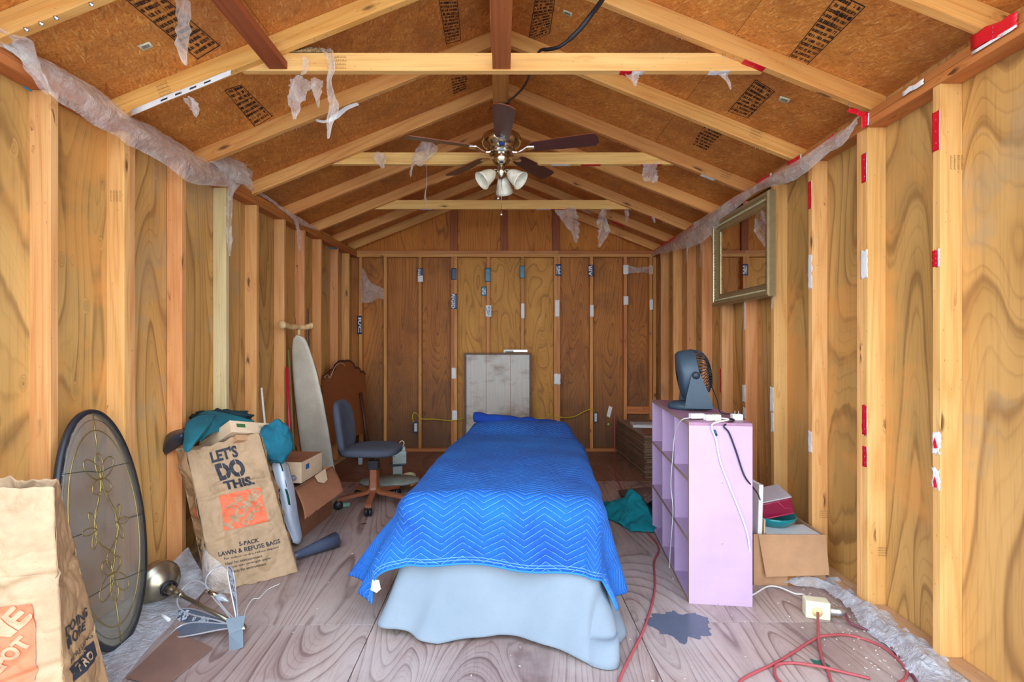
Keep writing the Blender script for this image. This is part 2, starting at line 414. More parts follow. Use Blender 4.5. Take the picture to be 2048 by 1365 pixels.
# ---- floor
fl = setting('floor')
for (x0, x1, y0, y1, m, rot) in ((-2.0, -0.602, Y0, 2.348, 'floor', 0), (-2.0, -0.602, 2.352, 4.79, 'floor', 0), (-2.0, -0.602, 4.794, 6.25, 'floor_back', 0),
                            (-0.598, 0.618, Y0, 3.57, 'floor', 0), (-0.598, 0.618, 3.574, 6.25, 'floor_back', 0),
                            (0.622, 1.96, Y0, 2.373, 'floor', 0.3), (0.622, 1.96, 2.377, 4.81, 'floor', 0.12), (0.622, 1.96, 4.814, 6.25, 'floor_back', 0)):
    g = G(); g.box(((x0+x1)/2, (y0+y1)/2, -0.0095), (x1-x0, y1-y0, 0.019), bev=0.0012)
    g.build('plywood_sheet', M[m], fl)
g = G(); g.box((-0.02, 3.73, -0.085), (3.94, 5.0, 0.13)); g.build('floor_joist_deck', M['plate'], fl)

# ---- side walls
def side_wall(name, xf, sg, studs, mats):
    w = setting(name)
    for (d, kind, dbl) in studs:
        x = xf(d); mat = M[mats.get(kind, 'stud')]
        n = 2 if dbl else 1
        for i in range(n):
            yc = d+0.019+i*0.0385
            board('stud', (x+sg*0.0445, yc, 0.038), (x+sg*0.0445, yc, ST), 0.089, 0.0378, (sg, 0, 0), mat, w)
    cuts = [Y0+0.0, 2.10, 3.33, 4.55, 5.77, 6.217] if sg > 0 else [Y0, 2.55, 3.77, 4.99, 6.217]
    for i, (a, b) in enumerate(zip(cuts, cuts[1:])):
        xa, xb = xf(a)+sg*0.0895, xf(b)+sg*0.0895; t = sg*0.012
        a += 0.0012; b -= 0.0012
        g = G(); za, zb_ = under(xa+sg*0.014)+0.095, under(xb+sg*0.014)+0.095
        vs = [(xa, a, -0.02), (xb, b, -0.02), (xb, b, zb_), (xa, a, za)]
        vs += [(x+t, y, z) for (x, y, z) in vs]
        g.add(vs, [(0, 1, 2, 3), (7, 6, 5, 4), (0, 4, 5, 1), (1, 5, 6, 2), (2, 6, 7, 3), (3, 7, 4, 0)])
        g.build('plywood_panel', M['ply_side' if (i+(sg > 0)) % 2 else 'ply_side2'], w)
    ys = [Y0, 2.6, 3.83, 5.0, 6.14]
    for i, (a, b) in enumerate(zip(ys, ys[1:])):
        for nm, z in (('bottom_plate', 0.019), ('top_plate', ST+0.019), ('top_plate', ST+0.0573)):
            p0 = (xf(a)+sg*0.0445, a, z); p1 = (xf(b)+sg*0.0445, b, z)
            board(nm, p0, p1, 0.0375, 0.089, (0, 0, 1), M['plate_dusty' if nm[0] == 'b' else 'plate'], w)
    return w
wall_left = side_wall('wall_left', xl, -1, [(1.68, 'a', 0), (2.097, 'a', 0), (2.498, 'a', 1), (2.94, 'w', 0), (3.41, 'g', 0), (3.83, 'a', 0), (4.28, 'a', 0),
                      (4.69, 'w', 0), (5.09, 'w', 0), (5.54, 'w', 0), (5.89, 'w', 0)], {'w': 'stud_warm', 'g': 'stud_green', 'a': 'stud'})
wall_right = side_wall('wall_right', xr, 1, [(1.62, 'a', 0), (2.044, 'a', 0), (2.459, 'a', 1), (2.908, 'a', 0), (3.33, 'a', 0), (3.73, 'w', 0), (4.14, 'a', 0), (4.56, 'w', 0),
                       (4.95, 'w', 0), (5.36, 'w', 0), (5.80, 'w', 0)], {'w': 'stud_warm', 'a': 'stud'})
# ---- back wall
wall_back = setting('wall_back')
XBL, XBR = -1.90, 1.96
for px, w2 in ((721, 0), (770.5, 0), (840, 0), (905, 0), (911.2, 0), (976.5, 0), (1045, 0), (1111, 0), (1117.3, 0), (1183, 0), (1251, 0), (1302, 0), (1309.5, 0)):
    x = (px-1005)*YB/1010
    board('stud', (x, YB+0.0445, 0.038), (x, YB+0.0445, ST), 0.089, 0.0372, (0, 1, 0), M['back_stud'], wall_back)
for x0, x1, m in ((XBL, -0.583, 'ply_back'), (-0.583, 0.665, 'ply_mid'), (0.665, XBR, 'ply_back')):
    g = G(); g.box(((x0+x1)/2, YB+0.0955, 1.21), (x1-x0-0.002, 0.012, 2.46)); g.build('plywood_panel', M[m], wall_back)
board('bottom_plate', (XBL+0.09, YB+0.0445, 0.019), (XBR-0.09, YB+0.0445, 0.019), 0.0375, 0.089, (0, 0, 1), M['plate'], wall_back)
board('top_plate', (XBL+0.09, YB+0.0445, ST+0.019), (XBR-0.09, YB+0.0445, ST+0.019), 0.0375, 0.089, (0, 0, 1), M['plate_light'], wall_back)
board('top_plate', (XBL+0.09, YB+0.0445, ST+0.0573), (0.68, YB+0.0445, ST+0.0573), 0.0375, 0.089, (0, 0, 1), M['plate_light'], wall_back)
board('top_plate', (0.682, YB+0.0445, ST+0.0573), (XBR-0.09, YB+0.0445, ST+0.0573), 0.0375, 0.089, (0, 0, 1), M['plate'], wall_back)
board('blocking', (1.50, YB+0.045, 0.50), (1.79, YB+0.045, 0.50), 0.089, 0.038, (0, 0, 1), M['plate'], wall_back)
# gable end
for (x0, x1) in ((XBL, -0.60), (-0.598, 0.63), (0.632, XBR)):
    poly = [(x0, PT)]+[(x1, PT)]+[(x1, under(x1)+0.09)]+([(0, APEX+0.09)] if x0 < 0 < x1 else [])+[(x0, under(x0)+0.09)]
    g = G(); g.prism(poly, Vector((1, 0, 0)), Vector((0, 0, 1)), Vector((0, 1, 0)), (0, YB+0.0895, 0), 0.012)
    g.build('gable_panel', M['ply_gable'], wall_back)
for x in (-0.594, 0.02, 0.655):
    board('gable_stud', (x, YB+0.0700, PT), (x, YB+0.0700, under(x)+0.05), 0.038, 0.086, (0, 1, 0), M['redwood'], wall_back)

# ---- roof
ceil = setting('ceiling')
RY = [1.24, 1.85, 2.46, 3.12, 3.76, 4.39, 5.02, 5.60, 6.09]
s = sqrt(1+PITCH*PITCH); dirR = Vector((1, 0, -PITCH))/s; dirL = Vector((-1, 0, -PITCH))/s
for i, d in enumerate(RY):
    for sg, dr in ((-1, dirL), (1, dirR)):
        nrm = Vector((sg*PITCH, 0, 1))/s
        start = Vector((sg*0.019, d+0.019, APEX-0.019*PITCH))+nrm*0.0445
        end = start+dr*2.12
        mt = M['rafter']
        board('rafter', start, end, 0.089, 0.0378, nrm, mt, ceil, cut0=-PITCH*1.0)
board('ridge_board', (0, Y0, APEX+0.035), (0, YB+0.08, APEX+0.035), 0.14, 0.038, (0, 0, 1), M['rafter'], ceil)
light_block = flat('roof_light_block', (0.03, 0.03, 0.03), 0.9)  # unseen sheets added above the panels to block light at the seams
for sg, dr in ((-1, dirL), (1, dirR)):
    nrm = Vector((sg*PITCH, 0, 1))/s
    O = Vector((0, 0, APEX+0.0968))
    us = [0.0, 1.222, 2.2]
    for r in range(2):
        ys = [Y0-0.02, 2.48, 4.92, 6.27] if r else [Y0-0.02, 3.70, 6.27]
        for a, b in zip(ys, ys[1:]):
            u0, u1 = us[r]+0.001, us[r+1]-0.001
            c = O+dr*((u0+u1)/2)+nrm*0.0058+Vector((0, (a+b)/2, 0))
            g = G(); g.box((0, 0, 0), (u1-u0, b-a-0.003, 0.0115))
            o = g.build('roof_panel', M['osb'], ceil); o.matrix_basis = frame(c, dr, z=nrm)
    c = O+dr*1.115+nrm*0.0145+Vector((0, (Y0+6.27)/2, 0))
    g = G(); g.box((0, 0, 0), (2.26, 6.29-Y0, 0.004)); o = g.build('roof_light_block', light_block, ceil); o.matrix_basis = frame(c, dr, z=nrm)
# collar ties
for i, d in enumerate((2.46, 3.76, 5.02)):
    z0 = CAMZ+1.352; h = 0.089
    o = board('collar_tie', (-1.25, d+0.0575, z0+h/2), (1.25, d+0.0575, z0+h/2), h, 0.0378, (0, 0, 1), M['collar'], ceil, cut0=0.9/0.403*0.45, cut1=-0.9/0.403*0.45)
    for v in o.data.vertices:
        if v.co.z > 0: v.co.x -= math.copysign(0.12, v.co.x)
# runners nailed between collar and the front
board('ceiling_runner', (-0.005, Y0, CAMZ+1.378), (-0.005, 2.515, CAMZ+1.378), 0.038, 0.089, (0, 0, 1), M['redwood'], ceil)
xa = (557-1005)*2.5/1010
board('ceiling_runner', (xa, Y0, CAMZ+1.378), (xa, 2.515, CAMZ+1.378), 0.038, 0.089, (0, 0, 1), M['redwood'], ceil)
o = board('fan_support_beam', (-0.012, 2.56, CAMZ+1.72), (-0.012, 3.66, CAMZ+1.72), 0.14, 0.105, (0, 0, 1), M['plate'], ceil)
# galvanised bolts through the front rafter
gz = flat('galvanised_steel', (0.55, 0.56, 0.57), 0.35, 0.9)
for px in (54, 84, 114, 184):
    py = 60-(px-54)*0.385
    c = P(px, py, 1.846); g = G(); g.lathe([(0.0, 0.0), (0.008, 0.0), (0.008, 0.004), (0.0045, 0.004), (0.0045, 0.011), (0.0, 0.011)], Matrix.Translation(c) @ Matrix.Rotation(pi/2, 4, 'X'), 10)
    g.build('bolt_head', gz, ceil)
# ================================================================ more helpers and surfaces
def cr(pts, t):
    """Catmull-Rom through a list of vectors, t in 0..1"""
    n = len(pts)-1; x = max(0.0, min(0.999999, t))*n; i = int(x); f = x-i
    p1 = pts[i]; p2 = pts[i+1]; p0 = pts[i-1] if i > 0 else p1*2-p2; p3 = pts[i+2] if i+2 <= n else p2*2-p1
    return 0.5*((2*p1)+(p2-p0)*f+(2*p0-5*p1+4*p2-p3)*f*f+(3*p1-p0-3*p2+p3)*f**3)
def crpath(pts, n):
    pts = [Vector(p) for p in pts]
    return [cr(pts, i/(n-1)) for i in range(n)]
def fbm(p, o=3):
    s = 0; a = 1.0; p = Vector(p)
    for _ in range(o): s += a*noise.noise(p); p = p*2.03+Vector((3.1, 1.7, 5.2)); a *= 0.5
    return s
def nvec(p): return noise.noise_vector(Vector(p))
def patch(rows, crumple=0.0, freq=10.0, seed=0.0, ridge=False):
    """smooth surface through rows of 3D control points, crumpled by noise"""
    R = [[Vector(p) for p in r] for r in rows]; sd = Vector((seed*3.7, seed*1.3, seed*2.9))
    def fn(u, v):
        p = cr([cr(r, v) for r in R], u)
        if crumple:
            if ridge:
                k = abs(noise.noise(p*freq+sd))+0.5*abs(noise.noise(p*freq*2.3+sd))
                p = p+(nvec(p*freq*0.5+sd))*crumple*0.7+Vector((0.5, -0.7, 0.3))*crumple*(k-0.3)
            else:
                p = p+nvec(p*freq+sd)*crumple+nvec(p*freq*2.7+sd)*crumple*0.35
        return p
    return fn
def sheet(name, rows, mat, parent=None, nu=24, nv=24, thick=0.003, crumple=0.01, freq=10, seed=0, ridge=False, uv=False):
    g = G(); g.grid(patch(rows, crumple, freq, seed, ridge), nu, nv, thick)
    return g.build(name, mat, parent)
def pipe(name, pts, r, mat, parent=None, n=60, sides=8):
    if isinstance(r, list) and len(r) != n: r = [interp([(i/(len(r)-1), q) for i, q in enumerate(r)], k/(n-1)) for k in range(n)]
    g = G(); g.tube(crpath(pts, n), r, sides); return g.build(name, mat, parent)
def refine(vs, fs, L):
    bm = bmesh.new(); bv = [bm.verts.new(v) for v in vs]
    for f in fs:
        try: bm.faces.new([bv[i] for i in f])
        except ValueError: pass
    bmesh.ops.triangulate(bm, faces=bm.faces[:])
    for _ in range(6):
        es = [e for e in bm.edges if e.calc_length() > L]
        if not es or len(bm.faces) > 20000: break
        bmesh.ops.subdivide_edges(bm, edges=es, cuts=1); bmesh.ops.triangulate(bm, faces=[f for f in bm.faces if len(f.verts) > 3])
    bm.verts.index_update()
    r = [v.co.copy() for v in bm.verts], [tuple(v.index for v in f.verts) for f in bm.faces]; bm.free(); return r
def decal(name, txt, fn, box, mat, parent, bold=0.0, L=0.03, shear=0.0, space=1.0, sub=True, rot=0.0, keep=True):
    """lettering laid on a surface fn(u, v) inside box (u0, u1, v0, v1)"""
    vs, fs = text_mesh(txt, 1.0, bold=bold, shear=shear, space=space)
    u0, u1, v0, v1 = box
    vs = fit_text(vs, u0, u1, v0, v1)
    if sub: vs, fs = refine(vs, fs, L)
    if rot:
        cu, cv = (u0+u1)/2, (v0+v1)/2
        vs = [Vector((cu+(v.x-cu)*cos(rot)-(v.y-cv)*sin(rot), cv+(v.x-cu)*sin(rot)+(v.y-cv)*cos(rot), 0)) for v in vs]
    g = G(); g.add([fn(v.x, v.y) for v in vs], fs, False)
    return g.build(name, mat, parent)
def plane_fn(o, ax, ay, off=0.0):
    o = Vector(o); ax = Vector(ax); ay = Vector(ay); n = ax.cross(ay).normalized()
    return lambda u, v: o+ax*u+ay*v+n*off

# ---- materials of the things
def film_mat(name, col=(0.86, 0.84, 0.80), dens=0.5, rough=0.22):
    t = NT(name); v = t.coords('Object')
    t.put(t.b.inputs['Base Color'], col); t.b.inputs['Roughness'].default_value = rough; t.b.inputs['Specular IOR Level'].default_value = 0.8
    n1 = t.noise(v, 9, 5, 0.7, 0.6); n2 = t.noise(v, 40, 3, 0.6, 0.4)
    t.bump(t.math('ADD', n1, t.math('MULTIPLY', n2, 0.35)), 1.0, 0.03)
    tr = t.new('ShaderNodeBsdfTransparent'); tr.inputs[0].default_value = (0.95, 0.94, 0.92, 1)
    tl = t.new('ShaderNodeBsdfTranslucent'); tl.inputs[0].default_value = (*col, 1); m2 = t.new('ShaderNodeMixShader'); m2.inputs[0].default_value = 0.12; t.l.new(t.b.outputs[0], m2.inputs[1]); t.l.new(tl.outputs[0], m2.inputs[2])
    mx = t.new('ShaderNodeMixShader')
    lw = t.new('ShaderNodeLayerWeight'); lw.inputs[0].default_value = 0.35
    cr_ = t.ramp(n1, [(0.42, 0.0), (0.62, 1.0)])
    f = t.math('ADD', t.math('MULTIPLY_ADD', lw.outputs['Facing'], 0.35, dens*0.45), t.math('MULTIPLY', cr_, dens*0.4), clamp=True)
    t.l.new(f, mx.inputs[0]); t.l.new(tr.outputs[0], mx.inputs[1]); t.l.new(m2.outputs[0], mx.inputs[2]); t.l.new(mx.outputs[0], t.out.inputs[0])
    return t.m
def kraft(name, c, crease=0.6):
    t = NT(name); v = t.coords('Object')
    n = t.noise(v, 9, 6, 0.7); n2 = t.noise(v, 120, 2)
    c2 = t.mix(t.ramp(n, [(0.35, 0.0), (0.7, 1.0)]), [x*0.82 for x in c], [min(1, x*1.12) for x in c])
    c2 = t.mix(t.math('MULTIPLY', n2, 0.2), c2, [x*0.6 for x in c])
    rid = t.vor(t.map(v, (1, 1, 1)), 7.0, 'F1', 'Distance')
    n3 = t.noise(v, 4.5, 2, 0.5, 0.8); cr1 = t.math('ABSOLUTE', t.math('SUBTRACT', n3, 0.5)); cr2 = t.math('ABSOLUTE', t.math('SUBTRACT', t.noise(v, 13, 2, 0.5, 0.6), 0.5))
    t.bump(t.math('ADD', t.math('ADD', t.math('MULTIPLY', t.ramp(cr1, [(0, 0), (0.05, 0.8), (0.3, 1)]), 1.0), t.math('MULTIPLY', t.ramp(cr2, [(0, 0), (0.06, 1), (0.2, 1)]), 0.25)), n), 0.30, 0.010)
    return t.fin(c2, 0.75)
def cardboard(name, c, stripes=True):
    t = NT(name); v = t.coords('Object')
    n = t.noise(v, 6, 5, 0.65)
    c2 = t.mix(t.ramp(n, [(0.35, 0.0), (0.7, 1.0)]), [x*0.85 for x in c], [min(1, x*1.1) for x in c])
    w = t.new('ShaderNodeTexWave'); t.l.new(v, w.inputs[0]); w.inputs['Scale'].default_value = 60; w.inputs['Distortion'].default_value = 0.5
    t.bump(t.math('ADD', t.math('MULTIPLY', w.outputs['Fac'], 0.3), n), 0.25, 0.003)
    return t.fin(c2, 0.85)
def cloth(name, c, c2=None, scale=260, rough=0.95, nsc=6):
    t = NT(name); v = t.coords('Object'); n = t.noise(v, nsc, 4, 0.6); f = t.noise(v, scale, 2)
    col = t.mix(t.ramp(n, [(0.3, 0.0), (0.7, 1.0)]), c, c2 or [x*0.75 for x in c])
    col = t.mix(t.math('MULTIPLY', f, 0.35), col, [x*0.6 for x in c])
    t.bump(t.math('ADD', f, t.math('MULTIPLY', n, 2.0)), 0.4, 0.003)
    return t.fin(col, rough)
M['kraft'] = kraft('kraft_paper', rgb(178, 146, 110))
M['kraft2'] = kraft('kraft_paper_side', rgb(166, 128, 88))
M['card'] = cardboard('cardboard', rgb(186, 142, 102)); M['card_dark'] = cardboard('cardboard_brown', rgb(150, 98, 66)); M['card_pale'] = cardboard('cardboard_pale', rgb(214, 186, 152))
M['ink'] = flat('black_ink', rgb(44, 44, 50), 0.7); M['orange'] = flat('orange_ink', rgb(232, 108, 70), 0.7, nscale=40); M['inkblue'] = flat('blue_ink', rgb(40, 90, 150), 0.6)
M['film'] = film_mat('plastic_film', (1.0, 0.97, 0.92), 0.46, 0.08); M['film_thin'] = film_mat('plastic_film_thin', dens=0.3); M['film_milk'] = film_mat('plastic_film_milky', (1.0, 0.95, 0.88), 0.46, 0.10)
M['film_floor'] = film_mat('plastic_film_dusty', (0.72, 0.76, 0.80), 0.72, 0.4)
M['white_tape'] = flat('white_wrap', rgb(232, 232, 230), 0.45); M['red_tape'] = flat('red_wrap', rgb(214, 18, 40), 0.35)
M['pink_tape'] = flat('pink_wrap', rgb(200, 40, 66), 0.4)
M['blue_tape'] = flat('dark_blue_wrap', rgb(22, 62, 104), 0.35); M['teal_tape'] = flat('teal_wrap', rgb(20, 118, 150), 0.3)
M['white_plastic'] = flat('white_plastic', rgb(228, 228, 222), 0.35); M['cream'] = flat('cream_plastic', rgb(226, 222, 186), 0.4)
M['black_plastic'] = flat('black_plastic', rgb(28, 30, 36), 0.4); M['steel'] = flat('polished_steel', (0.72, 0.72, 0.72), 0.16, 1.0, namp=0.05)
M['nickel'] = flat('brushed_nickel', rgb(196, 184, 160), 0.16, 1.0, namp=0.06); M['brass'] = flat('antique_brass', rgb(164, 154, 132), 0.3, 0.9, nscale=8, namp=0.12)
M['galv'] = gz
# ================================================================ bed
th = 0.0922
def bedw(a, b, z): return Vector((-0.02+a*cos(th)+b*sin(th), 2.30-a*sin(th)+b*cos(th), z))
bed = root('bed', 'single bed standing in the middle of the shed, hidden by the blue blanket', 'bed', (-0.02, 2.30, 0), (0, 0, -th))
g = G(); g.box((0, 0.97, 0.47), (0.84, 1.80, 0.18), bev=0.05); g.build('mattress', cloth('mattress_ticking', rgb(220, 214, 206)), bed)
g = G(); g.box((0, 0.97, 0.265), (0.90, 1.86, 0.20), bev=0.015); g.build('box_spring', cloth('box_spring_fabric', rgb(200, 196, 190)), bed)
for sx in (-0.4, 0.4):
    for sy in (0.12, 1.8):
        g = G(); g.lathe([(0.016, 0), (0.02, 0.02), (0.018, 0.17)], Matrix.Translation((sx, sy, 0)), 12); g.build('leg', M['black_plastic'], bed)
# grey under-blanket reaching the floor
T = [(-.462, 1.80), (-.462, 1.2), (-.462, .6), (-.462, .2), (-.45, .02), (-.3, .0), (-.1, .0), (.1, .0), (.3, .0), (.45, .02), (.462, .2), (.462, .6), (.462, 1.2), (.462, 1.80)]
Tw = [bedw(a*0.96, b+0.03, 0.50) for a, b in T]
Bw = [bedw(-.51, 1.8, 0), bedw(-.52, 1.2, 0), bedw(-.53, .6, 0), bedw(-.55, .25, 0), Vector((-.565, 2.30, 0)), Vector((-.42, 2.235, 0)), Vector((-.28, 2.19, 0)), Vector((-.02, 2.225, 0)),
      Vector((.20, 2.16, 0)), Vector((.36, 2.035, 0)), Vector((.535, 2.19, 0)), Vector((.555, 2.5, 0)), bedw(.52, 1.2, 0), bedw(.51, 1.8, 0)]
zb = [0.02, 0.02, 0.02, 0.02, 0.045, 0.03, 0.006, 0.03, 0.02, 0.004, 0.012, 0.015, 0.02, 0.02]
def under_blanket(u, v):
    a = cr(Tw, u); b = cr(Bw, u); z = interp([(i/13, q) for i, q in enumerate(zb)], u)
    p = a.lerp(b, v**2.0); p.z = lerp(0.50, z, v)
    t = (cr(Bw, min(1, u+0.01))-cr(Bw, max(0, u-0.01))).normalized(); n = Vector((t.y, -t.x, 0))
    f = sin(u*46+1.2*sin(u*17))*0.5+noise.noise(Vector((u*22, v*1.2, 3)))
    corner = exp(-((u-0.73)/0.05)**2)
    p += n*(0.016*v**0.8*f*(1+1.8*corner)+0.03*corner*v*sin(v*9+u*60))
    if corner > 0.05 and v > 0.86: p.z += 0.035*corner*sin((v-0.86)/0.14*pi)
    p += nvec(p*5)*0.006
    p.z = max(p.z, 0.004)
    return p
g = G(); g.grid(under_blanket, 260, 44, 0.004)
tag(g.build('fleece_blanket', cloth('grey_fleece', rgb(136, 147, 156), rgb(124, 137, 147), nsc=3)), 'pale grey-blue fleece blanket hanging to the floor at the foot of the bed', 'blanket')

# blue quilted moving blanket
def bl_top(a, b):
    z = 0.60+0.012*noise.noise(Vector((a*3, b*2.2, 1)))+0.02*cos(a*3.0)
    z += 0.065*smooth01((b-1.50)/0.28)*smooth01((0.46-abs(a-0.02))/0.14)
    return z
RHO = 0.11
def bl(u, v):
    a = lerp(-0.93, 0.90, u); foot = lerp(-0.265, -0.33, u)-0.15*max(0.0, (0.28-u)/0.28); b = lerp(foot, 1.86, v)
    hw = 0.388-0.07*smooth01((b-1.4)/0.4); hb = 0.075
    s_ = max(0.0, abs(a)-hw); t_ = max(0.0, hb-b); sg = -1 if a < 0 else 1
    r = (s_**5+t_**5)**.2; L = RHO*pi/2
    ca = max(-hw, min(hw, a)); cb = max(hb, b)
    z = bl_top(ca, cb)
    if r < 1e-6: p = bedw(a, b, z)
    else:
        psi = atan2(t_, s_)
        left = a < 0
        if left: psi = (pi/2)*(2*psi/pi)**2
        phi = lerp(0.16, 0.05, psi/(pi/2))
        if left: phi += 0.46*exp(-((max(b, 0)-.12)/0.55)**2)*cos(psi)*(1 if b > 0 else 1+b*1.6)
        else: phi += 0.03+0.05*sin(b*6)
        phi += (0.06 if left else 0.02)*sin(2*psi)
        if r < L: ang = r/RHO; out = RHO*sin(ang); dn = RHO*(1-cos(ang))
        else: out = RHO+(r-L)*sin(phi); dn = RHO+(r-L)*cos(phi)
        wav = 0.014*(r/0.3)*sin(b*17+noise.noise(Vector((b*3, 2, 0)))*3)*cos(psi)+0.010*(r/0.3)*sin(a*15)*sin(psi)
        out += wav
        p = bedw(ca+sg*out*cos(psi), cb-out*sin(psi), z-dn)
    p += nvec(p*4.2)*0.010
    p.z = max(p.z, 0.012)
    return p
NU, NV = 190, 200
uv = []
for sgn in (0, 1):
    uv += [(lerp(-0.93, 0.90, i/NU), lerp(lerp(-0.265, -0.33, i/NU), 1.86, j/NV)) for i in range(NU+1) for j in range(NV+1)]
t = NT('blue_quilted_cotton')
tc = t.new('ShaderNodeTexCoord'); sp = t.new('ShaderNodeSeparateXYZ'); t.l.new(tc.outputs['UV'], sp.inputs[0]); X, Y = sp.outputs['X'], sp.outputs['Y']
tri = t.math('PINGPONG', t.math('ADD', X, 5.02), 0.0935)
wob = t.noise(tc.outputs['UV'], 9, 2)
q = t.math('ADD', t.math('MULTIPLY_ADD', tri, 0.62, Y), t.math('MULTIPLY_ADD', wob, 0.008, 3.0))
fr = t.math('FRACT', t.math('DIVIDE', q, 0.030))
dist = t.math('ABSOLUTE', t.math('SUBTRACT', fr, 0.5))
line = t.ramp(dist, [(0.0, 1.0), (0.035, 0.9), (0.075, 0.0)])
dash = t.ramp(t.noise(t.map(tc.outputs['UV'], (60, 60, 60)), 1.0, 2), [(0.38, 0.35), (0.5, 1.0)])
hq = t.math('ABSOLUTE', t.math('ADD', t.math('MULTIPLY_ADD', X, 0.0355, Y), 0.276)); hem1 = t.math('LESS_THAN', t.math('ABSOLUTE', t.math('SUBTRACT', hq, 0.006)), 0.0014)
oc = t.coords('Object'); n = t.noise(t.map(oc, (1, 1, 1)), 2.2, 5, 0.62)
big = t.ramp(n, [(0.38, 0.0), (0.66, 1.0)])
col = t.mix(big, rgb(8, 96, 180), rgb(2, 60, 142))
dirt = t.ramp(t.noise(oc, 4.5, 5, 0.7), [(0.60, 0.0), (0.75, 1.0)])
col = t.mix(t.math('MULTIPLY', dirt, 0.5), col, rgb(10, 46, 110))
fine = t.noise(oc, 150, 3); col = t.mix(t.math('MULTIPLY', fine, 0.30), col, rgb(30, 100, 190))
col = t.mix(t.math('MULTIPLY', t.math('MULTIPLY', line, dash), 0.62), col, rgb(120, 186, 240))
col = t.mix(t.math('MULTIPLY', hem1, 0.5), col, rgb(140, 196, 240))
puff = t.ramp(dist, [(0.0, 0.0), (0.16, 0.7), (0.5, 1.0)])
t.bump(t.math('ADD', puff, t.math('ADD', t.math('MULTIPLY', fine, 0.25), t.math('MULTIPLY', t.noise(oc, 34, 3), 0.5))), 0.8, 0.006)
M['quilt'] = t.fin(col, 0.9)
bb = root('moving_blanket', 'blue quilted moving blanket with zigzag stitching spread over the bed', 'blanket', (0, 0, 0))
g = G(); g.grid(bl, NU, NV, 0.006); g.build('quilted_cover', M['quilt'], bb, uv=uv)
# hem binding along the foot edge, folded edge at the head end
pts = [bl(i/120, 0.0) for i in range(121)]
g = G(); g.tube(pts, 0.005, 6); g.build('hem_binding', flat('blue_binding', rgb(36, 120, 205), 0.8), bb)
a0, a1 = P(948, 832, 4.10), P(1113, 848, 4.20)
rollp = [lerp(a0, a1, i/24.)+Vector((0, 0, 0.004*sin(i*1.3)))-Vector((0, 0, 0.012)) for i in range(25)]
g = G(); g.tube([rollp[0]-Vector((0.008, 0, 0))]+rollp+[rollp[-1]+Vector((0.008, 0, 0))], [0.012]+[0.040+0.004*sin(i*0.9) for i in range(25)]+[0.012], 14)
g.build('folded_head_edge', cloth('blue_cotton_plain', rgb(6, 60, 150), rgb(4, 44, 122)), bb)
# sewn tag at the corner
c = bl(0.10, 0.0)+Vector((0.012, -0.012, -0.012))
g = G(); g.prism([(-0.022, -0.018), (0.006, -0.030), (0.024, -0.014), (0.014, 0.024), (-0.016, 0.026)], Vector((1, 0, 0)), Vector((0, 0.2, 1)).normalized(), Vector((0, 1, -0.2)).normalized(), c, 0.0016)
o = g.build('care_tag', M['cream'], bb); o['label'] = 'cream sewn tag at the corner'
g = G(); g.lathe([(0.0, 0.09), (0.08, 0.085), (0.16, 0.06), (0.19, 0.0), (0.16, -0.05), (0, -0.06)], Matrix.Translation(bedw(0.0, 1.72, 0.555)) @ Matrix.Rotation(-th, 4, 'Z') @ Matrix.Diagonal((1.6, 0.6, 0.8, 1)), 24)
tag(g.build('pillow', cloth('pillow_cotton', rgb(225, 225, 225))), 'bed pillow hidden under the head end of the blue blanket', 'pillow')
# ================================================================ pink cubby shelf and what is around it
pk = NT('pink_paint'); v = pk.coords('Object'); n = pk.noise(v, 3, 4, 0.6)
c = pk.mix(pk.ramp(n, [(0.4, 0.0), (0.65, 1.0)]), rgb(190, 160, 192), rgb(182, 152, 188))
sc_ = pk.ramp(pk.noise(v, 26, 4, 0.7), [(0.66, 0.0), (0.72, 1.0)]); c = pk.mix(pk.math('MULTIPLY', sc_, 0.25), c, rgb(190, 150, 190))
M['pink'] = pk.fin(c, 0.45)
pt = NT('pink_paint_dusty'); v = pt.coords('Object'); n = pt.noise(v, 7, 5, 0.7)
c = pt.mix(pt.ramp(n, [(0.35, 0.0), (0.7, 1.0)]), rgb(170, 122, 150), rgb(128, 92, 108)); M['pink_top'] = pt.fin(c, 0.5)
M['edge'] = flat('bare_particleboard', rgb(150, 124, 104), 0.85, nscale=90, namp=0.3)
al = atan2(0.117, 1.025)
shelf = root('cubby_shelf', 'pink painted nine-compartment cubby shelf standing side-on right of the bed', 'shelf', (0.94, 2.545, 0), (0, 0, -al))
SW, SL, SH, tk = 0.305, 1.03, 0.914, 0.016       # x: width(into wall), y: length, z
def sb(nm, x0, x1, y0, y1, z0, z1, m=M['pink'], par=shelf):
    g = G(); g.box(((x0+x1)/2, (y0+y1)/2, (z0+z1)/2), (x1-x0, y1-y0, z1-z0), bev=0.0008); return g.build(nm, m, par)
sb('side_panel', 0, SW, 0, tk, 0.016, SH-tk)
sb('side_panel', 0, SW, SL-tk, SL, 0.016, SH-tk)
sb('bottom_panel', 0, SW, 0, SL, 0, tk)
sb('top_panel', 0, SW, 0, SL, SH-tk, SH, M['pink_top'])
sb('back_panel', SW-0.005, SW-0.001, tk+.001, SL-tk-.001, tk+.001, SH-tk-.001)
for z in (0.312, 0.617):
    o = sb('shelf_board', 0.001, SW-0.006, tk, SL-tk, z-tk/2, z+tk/2)
    sb('board_edge', -0.0006, 0.0012, tk, SL-tk, z-tk/2, z+tk/2, M['edge'], o)
for k, y in enumerate((0.343, 0.687)):
    for z0, z1 in ((tk, 0.312-tk/2), (0.312+tk/2, 0.617-tk/2), (0.617+tk/2, SH-tk)):
        sb('divider', 0.002, SW-0.006, y-tk/2, y+tk/2, z0+.0003, z1-.0003)
